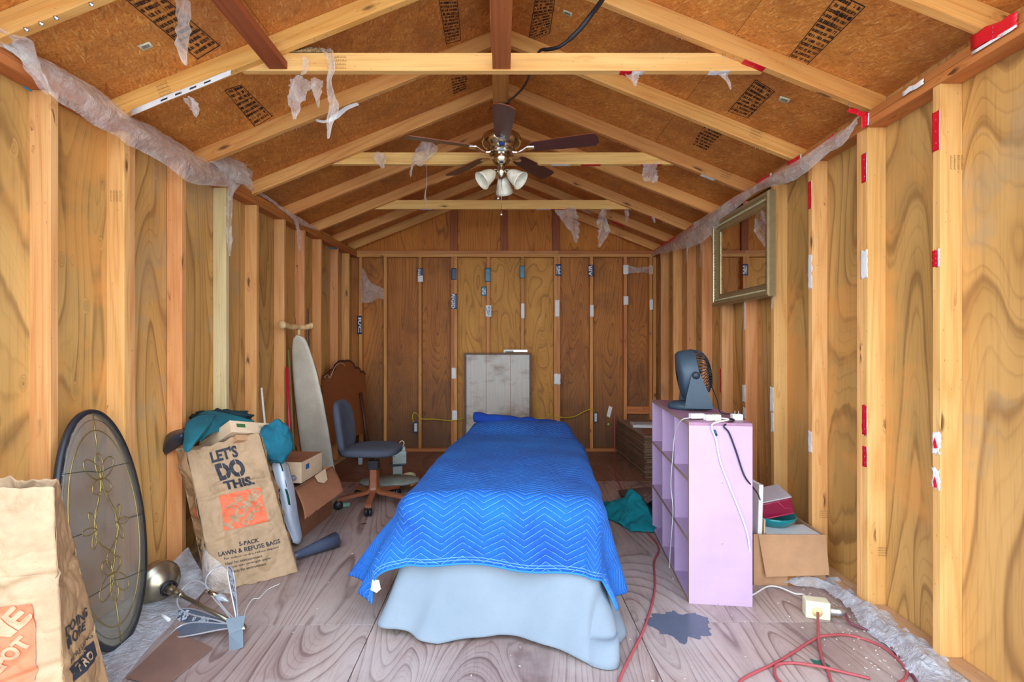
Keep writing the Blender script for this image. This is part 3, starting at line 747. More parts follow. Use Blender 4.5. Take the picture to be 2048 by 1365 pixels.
sb('front_edge', -0.0008, 0.001, 0, SL, SH-tk, SH, M['edge']); sb('front_edge', -0.0008, 0.001, 0, SL, 0, tk, M['edge'])
sb('front_edge', -0.0008, 0.001, 0, tk, tk, SH-tk, M['edge'])
for (x, z) in ((0.16, 0.615), (0.16, 0.31), (0.14, 0.008)):
    g = G(); g.lathe([(0, -0.0012), (0.004, -0.0012), (0.0045, 0.001)], Matrix.Translation((x, 0, z)) @ Matrix.Rotation(-pi/2, 4, 'X'), 10); g.build('screw', M['galv'], shelf)
def shw(x, y, z): return Matrix.Translation((0.94, 2.545, 0)) @ Matrix.Rotation(-al, 4, 'Z') @ Vector((x, y, z))

# ---- table fan on the shelf (axis points right, away from camera side; camera sees its side)
M['fanblue'] = flat('dusty_blue_grey_plastic', rgb(54, 72, 86), 0.5, nscale=30, namp=0.25); M['fandark'] = flat('dark_grille', rgb(34, 44, 56), 0.45)
fc = shw(0.155, 0.56, SH)
fan = root('table_fan', 'dusty blue-grey air circulator fan standing on top of the pink shelf', 'fan', fc, (0, 0, radians(-13)))
# local: +X = airflow (grille) direction, Z up
g = G(); g.lathe([(0.0, 0.0), (0.098, 0.0), (0.106, 0.010), (0.104, 0.028), (0.085, 0.042), (0, 0.05)], Matrix.Translation((-0.01, 0, 0)) @ Matrix.Diagonal((1.25, 1, 1, 1)), 36); g.build('base', M['fanblue'], fan)
tilt = Matrix.Translation((0, 0, 0.212)) @ Matrix.Rotation(radians(-9), 4, 'Y') @ Matrix.Rotation(pi/2, 4, 'Y')
R0 = 0.150
g = G(); g.lathe([(0.03, -0.088), (0.09, -0.085), (R0*0.90, -0.078), (R0*0.985, -0.062), (R0, -0.04), (R0, 0.02), (R0*0.99, 0.024), (R0*0.95, 0.024), (R0*0.95, -0.03), (R0*0.86, -0.062), (0.03, -0.07)], tilt, 48, caps=False)
hous = g.build('housing', M['fanblue'], fan)
g = G()
for k in range(40):
    a = 2*pi*k/40; pr = [(0.035, 0.104), (0.06, 0.103), (0.09, 0.096), (0.12, 0.078), (R0*0.92, 0.050), (R0*0.97, 0.018)]
    g.tube([tilt @ Vector((r*cos(a+0.5*(1-r/R0)), r*sin(a+0.5*(1-r/R0)), z)) for r, z in pr], 0.0022, 5)
g.tube([tilt @ Vector((0.036*cos(a*pi/12), 0.036*sin(a*pi/12), 0.104)) for a in range(24)], 0.003, 6, closed=True)
g.build('front_grille', M['fandark'], fan)
g = G(); g.lathe([(0, 0.110), (0.02, 0.110), (0.036, 0.106), (0.036, 0.096), (0, 0.09)], tilt, 24); g.build('hub_cap', M['fanblue'], fan)
for k in range(3):
    a = 2*pi*k/3
    fnb = lambda u, v: tilt @ Vector(((0.02+0.12*u)*cos(a+(v-.5)*0.9), (0.02+0.12*u)*sin(a+(v-.5)*0.9), 0.012+(v-.5)*0.05))
    g = G(); g.grid(fnb, 8, 8, 0.002); g.build('fan_blade', M['fandark'], fan)
for sy in (-1, 1):
    y0 = sy*(R0+0.004); g = G()
    poly = [(-0.062, 0.02), (0.095, 0.02), (0.078, 0.09), (0.036, 0.185), (0.026, 0.218), (0.014, 0.232), (0.0, 0.236), (-0.014, 0.232), (-0.024, 0.218), (-0.030, 0.190), (-0.052, 0.09)]
    g.prism(poly, Vector((1, 0, 0)), Vector((0, 0, 1)), Vector((0, -sy, 0)), (0.0, y0+sy*0.012, 0), 0.014)
    g.build('yoke', M['fanblue'], fan)
for sy in (-1, 1):
    g = G(); g.lathe([(0, 0.0), (0.020, 0.0), (0.022, -0.003), (0.016, -0.006), (0.012, -0.010), (0, -0.011)][::-1], Matrix.Translation((0, sy*(R0+0.016), 0.212)) @ Matrix.Rotation(-sy*pi/2, 4, 'X') @ Matrix.Diagonal((1, 1, -1, 1)), 20); g.build('pivot_knob', M['fandark'], fan)

# ---- plug cluster and cords on the shelf
pw = root('plug_adaptor', 'white three-way plug adaptor with plugs lying on the near edge of the pink shelf', 'adaptor', shw(0.115, 0.07, SH))
def lb(nm, c, d, m, par, rz=0, ry=0, bev=0.004):
    g = G(); g.box((0, 0, 0), d, bev=bev); o = g.build(nm, m, par); o.location = c; o.rotation_euler = (0, ry, rz); return o
lb('plug', (-0.050, 0.03, 0.020), (0.075, 0.032, 0.026), M['white_plastic'], pw, 0.15)
lb('adaptor_body', (0.0, 0.0, 0.016), (0.042, 0.036, 0.030), M['white_plastic'], pw, 0.1)
lb('adaptor_body', (0.040, 0.0, 0.016), (0.034, 0.040, 0.032), M['cream'], pw, 0.0)
o = lb('charger_block', (0.160, -0.0, 0.016), (0.052, 0.036, 0.032), M['white_plastic'], None, -0.05)
o.location = shw(0.262, 0.10, SH+0.0165); tag(o, 'small white charger block with two prongs on the right edge of the pink shelf', 'charger')
for dx in (-0.009, 0.009):
    q = lb('prong', (dx, 0, 0.0225), (0.002, 0.006, 0.018), M['steel'], o, bev=0.0004)
sx = lambda px, py, off=0.006: Vector(((px-1005)/1010.0*(2.545-off-0.03), 2.545-off-0.03*(px-1378)/120, 0))
def onside(px, py, off=0.007):           # a point lying against the near pink side panel
    d = 2.545-off-al*0.0
    for _ in range(3):
        x = (px-1005)*d/1010; d = 2.545-off-(x-0.94)*math.tan(al)
    return P(px, py, d)
def onfront(px, py, off=0.01):           # against the open side of the shelf
    d = 3.0
    for _ in range(12):
        x = 0.94+(d-2.545)*math.tan(al)-off; d = x*1010/(px-1005)
    return P(px, py, d)
tag(pipe('power_cord', [shw(0.17, 0.07, SH+0.014), shw(0.20, 0.03, SH+0.012), onside(1424, 850), onside(1432, 880), onside(1441, 925), onside(1462, 980), onside(1480, 1025), onside(1494, 1065), onside(1499, 1095), onside(1500, 1115, -0.02)], 0.0042, M['white_plastic']),
    'thick white cord running diagonally down the pink side panel', 'cord')
g = G(); g.tube([onside(1429, 861, 0.009), onside(1433, 872, 0.009)], 0.006, 8); o = g.build('cable_clip', M['blue_tape']); tag(o, 'dark clip around the white cord near the top of the pink side panel', 'clip')
tag(pipe('power_cord', [shw(0.21, 0.12, SH+0.006), shw(0.235, 0.05, SH+0.008), onside(1448, 852), onside(1458, 866), onside(1471, 900), onside(1484, 940), onside(1492, 958), P(1503, 972, 2.52), P(1514, 986, 2.58), P(1520, 1000, 2.72)], 0.004, M['black_plastic']),
    'dark grey cord curving down the right edge of the pink shelf', 'cord')
tag(pipe('charging_cord', [shw(0.075, 0.09, SH+0.02), shw(0.03, 0.08, SH+0.012), onfront(1362, 842), onfront(1350, 870), onfront(1345, 920), onfront(1342, 970), onfront(1346, 1020), onfront(1343, 1070), onfront(1340, 1115), onfront(1340, 1145), F(1347, 1160, 0.008)], 0.0026, M['white_plastic'], n=90),
    'thin white cord hanging in front of the pink compartments', 'cord')
tag(pipe('fan_cord', [fan.location+Vector((0.12, 0.02, 0.16)), P(1424, 775, 2.95), P(1434, 800, 2.86), P(1442, 826, 2.75), shw(0.262, 0.10, SH+0.034)], 0.003, M['black_plastic'], n=30), 'thin dark cord from the back of the table fan to the charger block', 'cord')

# ---- flattened boxes stacked in the far right corner
M['card_old'] = cardboard('old_cardboard', rgb(128, 96, 70)); M['card_old2'] = cardboard('old_cardboard_grey', rgb(148, 124, 98))
rs = random.Random(3); z = 0.0; k = 0
while z < 0.395:
    h = rs.choice((0.006, 0.008, 0.010)); dx = rs.uniform(-0.012, 0.012); dy = rs.uniform(-0.02, 0.02)
    g = G(); g.box((0, 0, 0), (0.42, 1.10, h*0.82), bev=0.001)
    for v_ in g.v:
        if v_.y < -0.5: v_.z += 0.0
    o = g.build('flattened_box', M['card_old' if k % 3 else 'card_old2']); o.location = (1.592+dx, 5.50+dy, z+h/2); o.rotation_euler = (0, 0, 0.02+rs.uniform(-0.008, 0.008))
    tag(o, 'flattened brown cardboard box in the tall stack in the far right corner', 'cardboard', 'flattened boxes stacked in the far right corner'); z += h; k += 1
ZS = z
sh_ = sheet('cardboard_flap', [[(1.42, 5.05, ZS+.006), (1.62, 5.02, ZS+.02), (1.78, 5.02, ZS+.01)], [(1.46, 5.3, ZS+.01), (1.62, 5.3, ZS+.012), (1.78, 5.3, ZS+.006)]], M['card_dark'], None, 12, 14, 0.004, 0.004, 8)
tag(sh_, 'loose bent brown cardboard flap on top of the corner stack', 'cardboard')
g = G(); g.box((0, 0, 0), (0.36, 0.26, 0.028), bev=0.006); o = g.build('foam_tray', flat('white_foam', rgb(206, 210, 210), 0.7)); o.location = (1.60, 5.55, ZS+0.016); o.rotation_euler = (0, 0, -0.12)
g = G(); g.box((0, 0, 0.015), (0.30, 0.20, 0.004), bev=0.001); g.build('raised_centre', flat('white_foam_centre', rgb(190, 196, 196), 0.7), o)
tag(o, 'flat white foam board lying on the stack of flattened boxes', 'board')

# ---- teal cloth, mat
tealm = cloth('teal_cotton', rgb(0, 150, 158), rgb(0, 120, 132), nsc=5)
c0 = F(1258, 1035, 0.0)
def rag(u, v):
    a = u*2*pi; r = v
    p = Vector((c0.x+0.03+cos(a)*r*(0.20+0.03*sin(3*a)), c0.y+sin(a)*r*(0.36+0.04*cos(2*a)), 0))
    h = 0.20*(1-r**1.7)*(0.75+0.35*noise.noise(Vector((p.x*4, p.y*4, 2))))
    rr = abs(noise.noise(Vector((p.x*8, p.y*8, 7))))+0.35*abs(noise.noise(Vector((p.x*17, p.y*17, 9))))
    p.z = max(0.004, h*1.1+0.11*(rr-0.32)*(1-0.6*r))+0.004; p += Vector((nvec(p*9).x, nvec(p*9).y, 0))*0.035; return p
g = G(); g.grid(rag, 110, 44, 0.0); o = g.build('teal_cloth', tealm); tag(o, 'crumpled teal cloth heaped on the floor beside the far end of the pink shelf', 'cloth')
mt = NT('doormat_pile'); v = mt.coords('Object'); c = mt.mix(mt.ramp(mt.noise(v, 90, 3, 0.7), [(0.4, 0.0), (0.6, 1.0)]), rgb(92, 40, 44), rgb(120, 108, 92)); mt.bump(mt.noise(v, 120, 2), 0.9, 0.01); matm = mt.fin(c, 0.95)
sheet('door_mat', [[(1.02, 4.45, .02), (1.20, 4.40, .05), (1.42, 4.4, .02)], [(0.99, 4.15, .06), (1.18, 4.05, .16), (1.42, 4.05, .09)], [(1.03, 3.85, .15), (1.16, 3.80, .21), (1.40, 3.8, .16)], [(1.06, 3.72, .13), (1.16, 3.68, .2), (1.38, 3.7, .12)]], matm, None, 24, 24, 0.012, 0.006, 5)
tag(bpy.data.objects['door_mat'], 'speckled maroon and grey mat slumped on the teal cloth by the pink shelf', 'mat')

# ---- cardboard box with housewares
BX = root('open_cardboard_box', 'open brown cardboard box between the pink shelf and the right wall', 'box', (1.36, 2.735, 0), (0, 0, -0.02))
bw, bd, bh = 0.385, 0.29, 0.278; tt = 0.004
def cb(nm, c, d, m='card', par=BX, bev=0.001):
    g = G(); g.box(c, d, bev=bev); return g.build(nm, M[m], par)
cb('front_wall', (bw/2, tt/2, bh/2), (bw, tt, bh)); cb('back_wall', (bw/2, bd-tt/2, bh/2), (bw, tt, bh)); cb('left_wall', (tt/2, bd/2, bh/2), (tt, bd-2*tt-.001, bh), 'card_dark'); cb('right_wall', (bw-tt/2, bd/2, bh/2), (tt, bd-2*tt-.001, bh)); cb('bottom', (bw/2, bd/2, tt/2+.0005), (bw-2*tt-.002, bd-2*tt-.002, tt), 'card_dark')
g = G(); g.add([(0.022, -0.003, bh+.001), (bw-.002, -0.003, bh+.001), (bw+.004, -0.022, 0.072), (0.050, -0.030, 0.062)]+[(0.022, -0.007, bh+.001), (bw-.002, -0.007, bh+.001), (bw+.004, -0.026, 0.072), (0.050, -0.034, 0.062)], [(3, 2, 1, 0), (4, 5, 6, 7), (0, 1, 5, 4), (1, 2, 6, 5), (2, 3, 7, 6), (3, 0, 4, 7)]); g.build('hanging_flap', M['card'], BX)
g = G(); g.box((0.205, -0.0006, 0.030), (0.045, 0.0012, 0.060)); g.build('packing_tape', flat('brown_tape', rgb(150, 100, 60), 0.25), BX)
def bxw(x, y, z): return Matrix.Translation((1.36, 2.735, 0)) @ Matrix.Rotation(-0.02, 4, 'Z') @ Vector((x, y, z))
wf = root('picture_frame', 'white picture frame standing upright in the cardboard box against the pink shelf', 'frame', bxw(0.024, 0.02, 0.01), (0, 0.03, 0))
g = G(); g.box((0.012, 0.11, 0.265), (0.024, 0.22, 0.53), bev=0.003); g.build('panel', M['white_plastic'], wf)
g = G(); g.box((0.040, 0.11, 0.17), (0.007, 0.21, 0.34), bev=0.002); g.build('backing_board', M['card_pale'], wf)
mb = root('maroon_case', 'shiny maroon box with a grey lid tilted on top of the open cardboard box', 'case', bxw(0.165, 0.185, 0.385), (radians(8), radians(-14), radians(-6)))
g = G(); g.box((0, 0, 0), (0.215, 0.16, 0.095), bev=0.006); g.build('case_body', flat('maroon_gloss', rgb(132, 24, 56), 0.2), mb)
g = G(); g.box((0, 0.01, 0.052), (0.225, 0.17, 0.008), bev=0.003); g.build('lid', flat('grey_lid', rgb(178, 172, 176), 0.3), mb)
g = G(); g.tube([(-0.104, -0.081, -0.040), (0.104, -0.081, -0.040)], 0.0025, 6); g.tube([(0.03, -0.081, 0.045), (0.06, -0.081, 0.0), (0.10, -0.081, -0.01)], 0.0018, 6); g.build('seam', flat('maroon_seam', rgb(186, 70, 100), 0.3), mb)
g = G(); g.lathe([(0.05, 0.0), (0.085, 0.015), (0.118, 0.05), (0.125, 0.066), (0.12, 0.067), (0.112, 0.052), (0.08, 0.02), (0.0, 0.006)], Matrix.Identity(4), 40)
bo = g.build('teal_bowl', flat('teal_glaze', rgb(0, 128, 134), 0.15)); bo.location = bxw(0.20, 0.19, 0.262); tag(bo, 'teal bowl sitting under the maroon case in the cardboard box', 'bowl')
g = G(); g.box((0, 0, 0), (0.29, 0.16, 0.012), bev=0.002); o = g.build('stack_of_papers', flat('paper_sheets', rgb(206, 206, 204), 0.7)); o.location = bxw(0.23, 0.09, 0.262); o.rotation_euler = (0.03, 0, 0.05); tag(o, 'grey white paper pad lying at the mouth of the cardboard box', 'paper')
g = G(); g.box((0, 0, 0), (0.33, 0.25, 0.22), bev=0.004); o = g.build('packed_linen', cloth('packed_linen', rgb(160, 156, 150))); o.location = bxw(0.212, 0.145, 0.127); tag(o, 'folded grey linen filling the bottom of the open cardboard box', 'linen')

# ---- multi outlet, cords on the floor, plastic along the wall
oc_ = M['cordred'] = flat('faded_red_rubber', rgb(168, 74, 76), 0.55, nscale=12, namp=0.15)
ob = root('outlet_block', 'cream outlet block lying on the floor by the right wall', 'outlet', F(1640, 1240, 0)+Vector((0, 0.03, 0)), (0, 0, radians(-16)))
g = G(); g.box((0, 0, 0.041), (0.105, 0.062, 0.082), bev=0.006); g.build('block_body', M['cream'], ob)
g = G(); g.lathe([(0, 0), (0.022, 0), (0.022, 0.006), (0, 0.008)], Matrix.Translation((-0.004, -0.031, 0.036)) @ Matrix.Rotation(pi/2, 4, 'X'), 20); g.build('socket_face', flat('yellowed_plastic', rgb(228, 206, 140), 0.4), ob)
g = G(); g.lathe([(0.02, 0), (0.021, 0.012), (0.018, 0.03), (0.021, 0.034), (0.018, 0.052), (0.009, 0.07)], Matrix.Translation((0.053, 0.0, 0.034)) @ Matrix.Rotation(pi/2, 4, 'Y'), 20); o = g.build('metal_plug', M['galv'], ob); o['label'] = 'ribbed grey metal plug'
obw = world_of(ob)
f = lambda px, py, z=0.007: F(px, py, z)
tag(pipe('red_extension_cord', [obw @ Vector((-0.004, -0.040, 0.036)), f(1636, 1258, .03), f(1638, 1290), f(1645, 1322), f(1656, 1345), f(1662, 1372), f(1650, 1400), f(1600, 1420), f(1500, 1400), f(1480, 1364), f(1560, 1322), f(1622, 1283), f(1650, 1272, .018), f(1700, 1272), f(1760, 1292), f(1806, 1330), f(1812, 1355), f(1780, 1372), f(1700, 1372), f(1600, 1385), f(1560, 1365), f(1549, 1345), f(1556, 1330), f(1590, 1327), f(1640, 1334, .02), f(1690, 1346), f(1740, 1358)], 0.0058, oc_, n=260),
    'faded red extension cord looping over the floor in front of the outlet block', 'cord')
tag(pipe('dark_red_cord', [obw @ Vector((0.12, 0, 0.034)), f(1700, 1246, .02), f(1735, 1262), f(1765, 1280), f(1795, 1310), f(1818, 1340), f(1836, 1372), f(1850, 1420)], 0.0062, flat('dark_red_rubber', rgb(110, 52, 66), 0.5), n=60),
    'dark red cord leading from the metal plug along the plastic sheet', 'cord')
tag(pipe('long_red_cord', [P(1229, 812, 5.95), P(1229, 850, 5.9), f(1230, 915, .02), f(1230, 950), f(1240, 972), f(1262, 1020), f(1290, 1060), f(1317, 1095), f(1308, 1125), f(1310, 1170), f(1303, 1212), f(1285, 1265), f(1263, 1308), f(1245, 1345), f(1228, 1390)], 0.006, oc_, n=160),
    'long faded red extension cord running down the floor right of the bed', 'cord')
tag(pipe('white_floor_cord', [F(1470, 1210, .006)+Vector((0.05, .12, 0)), f(1500, 1192, .006), f(1535, 1174, .006), f(1560, 1176, .006), f(1590, 1188, .006), f(1608, 1190, .02), obw @ Vector((-0.045, 0.034, 0.055))], 0.0042, M['white_plastic'], n=50),
    'white cord on the floor from the pink shelf to the outlet block', 'cord')
rows = []
for (pL, pR) in (((1600, 1140), (1690, 1160)), ((1560, 1165), (1700, 1170)), ((1640, 1180), (1730, 1195)), ((1690, 1215), (1775, 1230)), ((1720, 1250), (1815, 1262)), ((1765, 1285), (1860, 1300)), ((1800, 1325), (1915, 1345)), ((1850, 1375), (1990, 1400)), ((1900, 1440), (2060, 1460))):
    a = F(*pL, 0.01); b = F(*pR, 0.01); b.x = min(b.x, 1.80); a.z = 0.008; b.z = 0.02; m_ = (a+b)/2; m_.z = 0.045
    rows.append([a, a.lerp(m_, .6)+Vector((0, 0, .01)), m_, m_.lerp(b, .5)+Vector((0, 0, -.01)), b])
fp = patch(rows, 0.022, 9, 4)
def fpl(u, v): p = fp(u, v); p.z = max(0.005, p.z+0.03*abs(noise.noise(p*18))); return p
g = G(); g.grid(fpl, 90, 30, 0.0); tag(g.build('floor_plastic_sheet', M['film_floor']), 'crumpled dusty clear plastic sheet along the foot of the right wall', 'plastic sheet')
g = G(); g.prism([(-.03, -.02), (.028, -.025), (.02, .0), (.03, .02), (-.005, .012), (-.028, .024)], Vector((1, 0, 0)), Vector((0, 1, 0)), Vector((0, 0, 1)), F(1640, 1326, 0.001), 0.0012)
tag(g.build('green_scrap', flat('green_paper', rgb(10, 96, 84), 0.4)), 'small torn green scrap lying on the floor inside the red cord loop', 'scrap')
g = G(); g.tube([F(1284, 945, .003)+Vector((0, 0, .07)), F(1284, 950, .003), F(1290, 948, .003)+Vector((.02, 0, 0))], 0.005, 6); tag(g.build('white_bracket', M['white_plastic']), 'small white L-shaped piece on the floor beside the cardboard stack', 'bracket')
# wet stain on the floor
st = NT('dark_floor_stain'); v = st.coords('Object'); n = st.noise(v, 5, 6, 0.75)
c = st.mix(n, rgb(64, 74, 90), rgb(108, 116, 130)); stm = st.fin(c, 0.3)
rs = random.Random(11); pts = []
prof = [(0, .17), (.4, .20), (.8, .13), (1.2, .11), (1.6, .12), (2.0, .12), (2.6, .16), (3.1, .19), (3.5, .15), (4.0, .13), (4.4, .18), (4.8, .10), (5.3, .14), (5.8, .16), (6.28, .17)]
c = F(1358, 1250, 0)
for i in range(90):
    a = 2*pi*i/90; r = interp(prof, a)*(1+0.22*noise.noise(Vector((cos(a)*3, sin(a)*3, 5)))+0.12*noise.noise(Vector((cos(a)*11, sin(a)*11, 5))))
    pts.append((cos(a)*r*0.78, sin(a)*r*0.95))
g = G(); g.prism(pts, Vector((1, 0, 0)), Vector((0, 1, 0)), Vector((0, 0, 1)), (c.x, c.y, 0.0002), 0.0004); g.build('paint_stain', stm, fl)
# ================================================================ left side
# ---- kraft paper refuse bags
def make_bag(name, label, C, D, crum, seed, sag=0.0):
    """C: front face corners BL BR TR TL; D: back offsets BL BR TR TL. returns root and surface functions"""
    BL, BR, TR, TL = [Vector(c) for c in C]; bl_, br_, tr_, tl_ = [Vector(c)+Vector(d) for c, d in zip(C, D)]
    sd = Vector((seed, seed*2.1, seed*0.7))
    def disp(p, n, amt=1.0):
        q = p*3.1+sd
        k = abs(noise.noise(q*2.0))+0.6*abs(noise.noise(q*4.3+sd))+0.25*abs(noise.noise(q*9))
        return p+n*crum*(k-0.35)*amt+nvec(q)*crum*0.5*amt
    def face(a, b, c, d, bulge, flip=1):
        n = (b-a).cross(d-a).normalized()*flip
        def fn(u, v, off=0.0, amt=1.0):
            p = a.lerp(b, u).lerp(d.lerp(c, u), v)
            p = p+n*bulge*(sin(pi*u)**0.8 if 0 < u < 1 else 0)*(sin(pi*min(1, v*0.9+0.05)))
            for hv in (0.34, 0.66): p = p-n*0.012*exp(-((v-hv-0.03*sin(u*5+seed))/0.012)**2)   # horizontal fold lines
            p = disp(p, n, min(1.0, 0.25+4*u*(1-u))*amt)
            if v > 0.97: p += Vector((0, 0, 0.014*noise.noise(Vector((u*9, seed, 0)))))
            p.z = max(p.z, 0.002)
            return p+n*off
        return fn
    F_ = face(BL, BR, TR, TL, 0.035); R_ = face(BR, br_, tr_, TR, 0.0); B_ = face(br_, bl_, tl_, tr_, 0.02); L_ = face(bl_, BL, TL, tl_, 0.0)
    r = root(name, label, 'bag', (0, 0, 0))
    for nm, fn, m in (('front_face', F_, 'kraft'), ('right_gusset', R_, 'kraft2'), ('back_face', B_, 'kraft'), ('left_gusset', L_, 'kraft2')):
        g = G(); g.grid(lambda u, v: fn(u, v), 60, 90, 0.0012); g.build(nm, M[m], r)
    g = G(); g.grid(lambda u, v: F_(u, 0).lerp(B_(1-u, 0), v)+Vector((0, 0, 0.001)), 20, 8, 0.0); g.build('bottom', M['kraft2'], r)
    return r, F_, R_, B_, L_
def off(fn, o): return lambda u, v: fn(u, v, o)
def bag_logo(fn, u0, u1, v0, v1, par, o=0.0032):
    """orange square with the diagonal lettering"""
    g = G(); g.grid(lambda u, v: fn(lerp(u0, u1, u), lerp(v0, v1, v), o), 40, 40, 0.0); g.build('orange_square', M['orange'], par)
    def rect(cx, cy, w, h): return (cx-w/2, cx+w/2, cy-h/2, cy+h/2)
    def diag(x, y):            # square coords (-.5..+.5), turned by 45 degrees
        return x, y
    for txt, dist_, hh, ww in (('THE', 0.265, 0.17, 0.46), ('HOME', 0.0, 0.27, 1.20), ('DEPOT', -0.275, 0.18, 0.70)):
        vs, fs = text_mesh(txt, 1.0, bold=0.045, space=0.94); vs = fit_text(vs, -ww/2, ww/2, -hh/2, hh/2); vs, fs = refine(vs, fs, 0.03)
        out = []
        a = radians(45)
        for v_ in vs:
            x, y = v_.x, v_.y+dist_
            X_, Y_ = x*cos(a)-y*sin(a), x*sin(a)+y*cos(a)
            X_ = max(-0.5, min(0.5, X_)); Y_ = max(-0.5, min(0.5, Y_))
            out.append(fn(lerp(u0, u1, X_+0.5), lerp(v0, v1, Y_+0.5), o+0.0034))
        g = G(); g.add(out, fs); g.build('diagonal_lettering', M['kraft'], par)

B1, F1, R1, _, L1 = make_bag('refuse_bag', 'tall brown paper refuse bag with orange logo leaning left, below the teal jacket',
    [(-1.525, 2.66, 0.0), (-1.170, 2.895, 0.0), (-1.455, 3.02, 0.775), (-1.765, 2.82, 0.715)],
    [(-.115, .12, 0), (-.16, .26, 0), (-.10, .27, -.03), (-.095, .06, -.005)], 0.040, 4.2)
o1 = 0.0034
decal('lettering', "LET'S", off(F1, o1), (0.30, 0.66, 0.875, 0.955), M['ink'], B1, bold=0.04)
decal('lettering', "DO", off(F1, o1), (0.32, 0.68, 0.735, 0.865), M['ink'], B1, bold=0.06)
decal('lettering', "THIS.", off(F1, o1), (0.34, 0.74, 0.655, 0.725), M['ink'], B1, bold=0.05)
for (a_, b_, c_, d_) in ((0.30, 0.66, 0.913, 0.917), ):
    pass
for u_ in (0.410, 0.585):       # stencil bridges through D and O
    g = G(); g.grid(lambda u, v: F1(u_+0.008*u, lerp(0.732, 0.868, v), 0.0055), 1, 12); g.build('stencil_gap', M['kraft'], B1)
bag_logo(F1, 0.24, 0.80, 0.375, 0.625, B1)
decal('lettering', "5-PACK", off(F1, o1), (0.40, 0.64, 0.262, 0.288), M['ink'], B1, bold=0.02)
decal('lettering', "LAWN & REFUSE BAGS", off(F1, o1), (0.14, 0.88, 0.222, 0.250), M['ink'], B1, bold=0.02)
for i, tx in enumerate(("For indoor or dry refuse disposal", "Ideal for containment", "Special wet strength paper", "Protects the environment")):
    decal('lettering', tx, off(F1, o1), (0.20, (0.84, 0.62, 0.72, 0.64)[i], 0.192-0.028*i, 0.210-0.028*i), M['ink'], B1, bold=0.004)
g = G(); g.grid(lambda u, v: L1(lerp(0.45, 0.93, u), lerp(0.44, 0.56, v), 0.0014), 12, 12); g.build('orange_square', M['orange'], B1)
decal('lettering', "NEED.", off(L1, o1), (0.40, 0.95, 0.27, 0.30), M['ink'], B1, bold=0.02)
decal('lettering', "BALANCED", off(L1, o1), (0.42, 0.93, 0.315, 0.33), M['ink'], B1)
decal('lettering', "DO\nMO", off(R1, o1), (0.25, 0.70, 0.50, 0.56), M['ink'], B1, bold=0.02)

B2, F2, R2, _, L2 = make_bag('refuse_bag', 'nearest brown paper refuse bag with orange logo, cut by the left edge of the photo',
    [(-1.74, 1.52, 0.0), (-1.345, 1.56, 0.0), (-1.395, 1.57, 0.86), (-1.80, 1.56, 0.845)],
    [(-.08, .20, 0), (-.015, .22, 0), (-.135, .17, -.015), (-.02, .2, 0)], 0.030, 9.1)
bag_logo(F2, 0.20, 0.84, 0.33, 0.60, B2)
decal('lettering', "DOING\nMORE", off(R2, o1), (0.12, 0.86, 0.400, 0.48), M['ink'], B2, bold=0.02)
decal('lettering', "MORE SAVING", off(R2, o1), (0.12, 0.90, 0.350, 0.368), M['ink'], B2)
g = G(); g.grid(lambda u, v: R2(lerp(0.2, 0.9, u), lerp(0.275, 0.335, v), 0.0014), 8, 8); g.build('printed_badge', M['ink'], B2)
decal('lettering', "PRO", off(R2, 0.0026), (0.34, 0.74, 0.29, 0.32), M['kraft'], B2, bold=0.02)

# ---- oval leaded glass leaning on the wall
ov = root('oval_door_glass', 'tall oval leaded glass panel with black rim leaning on the left wall', 'window panel', (-1.643, 2.165, 0.0))
oA = Vector((-0.205, 0.10, 0.993)); ohh = oA.length/2; oA.normalize()
oB = Vector((-0.05, 1, -0.10)); oB = (oB-oA*oB.dot(oA)).normalized(); oN = oB.cross(oA).normalized()
if oN.x < 0: oN = -oN
oC = oA*(ohh+0.012)+Vector((0, 0.0, 0.0)); oW = 0.243
def op(x, y, n=0.0): return oC+oB*x+oA*y+oN*n            # x across (m), y up (m) from centre
def oe(a, k=1.0, n=0.0, dx=0): return op((oW*cos(a))*k+dx, ohh*sin(a)*k, n)
g = G(); g.grid(lambda u, v: oe(u*2*pi, v*0.985, 0.004), 72, 6, 0.008)
gl = NT('grey_textured_glass'); v = gl.coords('Object'); gl.bump(gl.noise(v, 60, 3, 0.6), 0.5, 0.004)
gl.put(gl.b.inputs['Base Color'], (0.40, 0.40, 0.36)); gl.b.inputs['Roughness'].default_value = 0.12; gl.b.inputs['Specular IOR Level'].default_value = 0.9
tr = gl.new('ShaderNodeBsdfTransparent'); tr.inputs[0].default_value = (0.84, 0.81, 0.74, 1); mx = gl.new('ShaderNodeMixShader')
gl.l.new(gl.ramp(gl.noise(v, 4, 4, 0.6), [(0.3, 0.16), (0.75, 0.42)]), mx.inputs[0]); gl.l.new(tr.outputs[0], mx.inputs[1]); gl.l.new(gl.b.outputs[0], mx.inputs[2]); gl.l.new(mx.outputs[0], gl.out.inputs[0])
M['oglass'] = gl.m; g.build('glass', M['oglass'], ov)
M['rubber'] = flat('black_rubber', rgb(34, 36, 42), 0.45, nscale=30, namp=0.3)
g = G(); n_ = 96
prof = [(-.004, -.012), (.014, -.012), (.017, .0), (.014, .012), (-.004, .012), (-.006, 0)]
vs = []; 
for i in range(n_):
    a = 2*pi*i/n_; outd = (oB*cos(a)/oW+oA*sin(a)/ohh).normalized()
    for (q, w_) in prof: vs.append(oe(a)+outd*(q-0.006)+oN*w_)
m_ = len(prof); fs = [(i*m_+k, i*m_+(k+1) % m_, ((i+1) % n_)*m_+(k+1) % m_, ((i+1) % n_)*m_+k) for i in range(n_) for k in range(m_)]
g.add(vs, fs, True); g.build('rubber_rim', M['rubber'], ov)
cm = flat('brass_came', rgb(186, 166, 92), 0.28, 0.9); cmd = flat('lead_came', rgb(88, 84, 66), 0.4, 0.6)
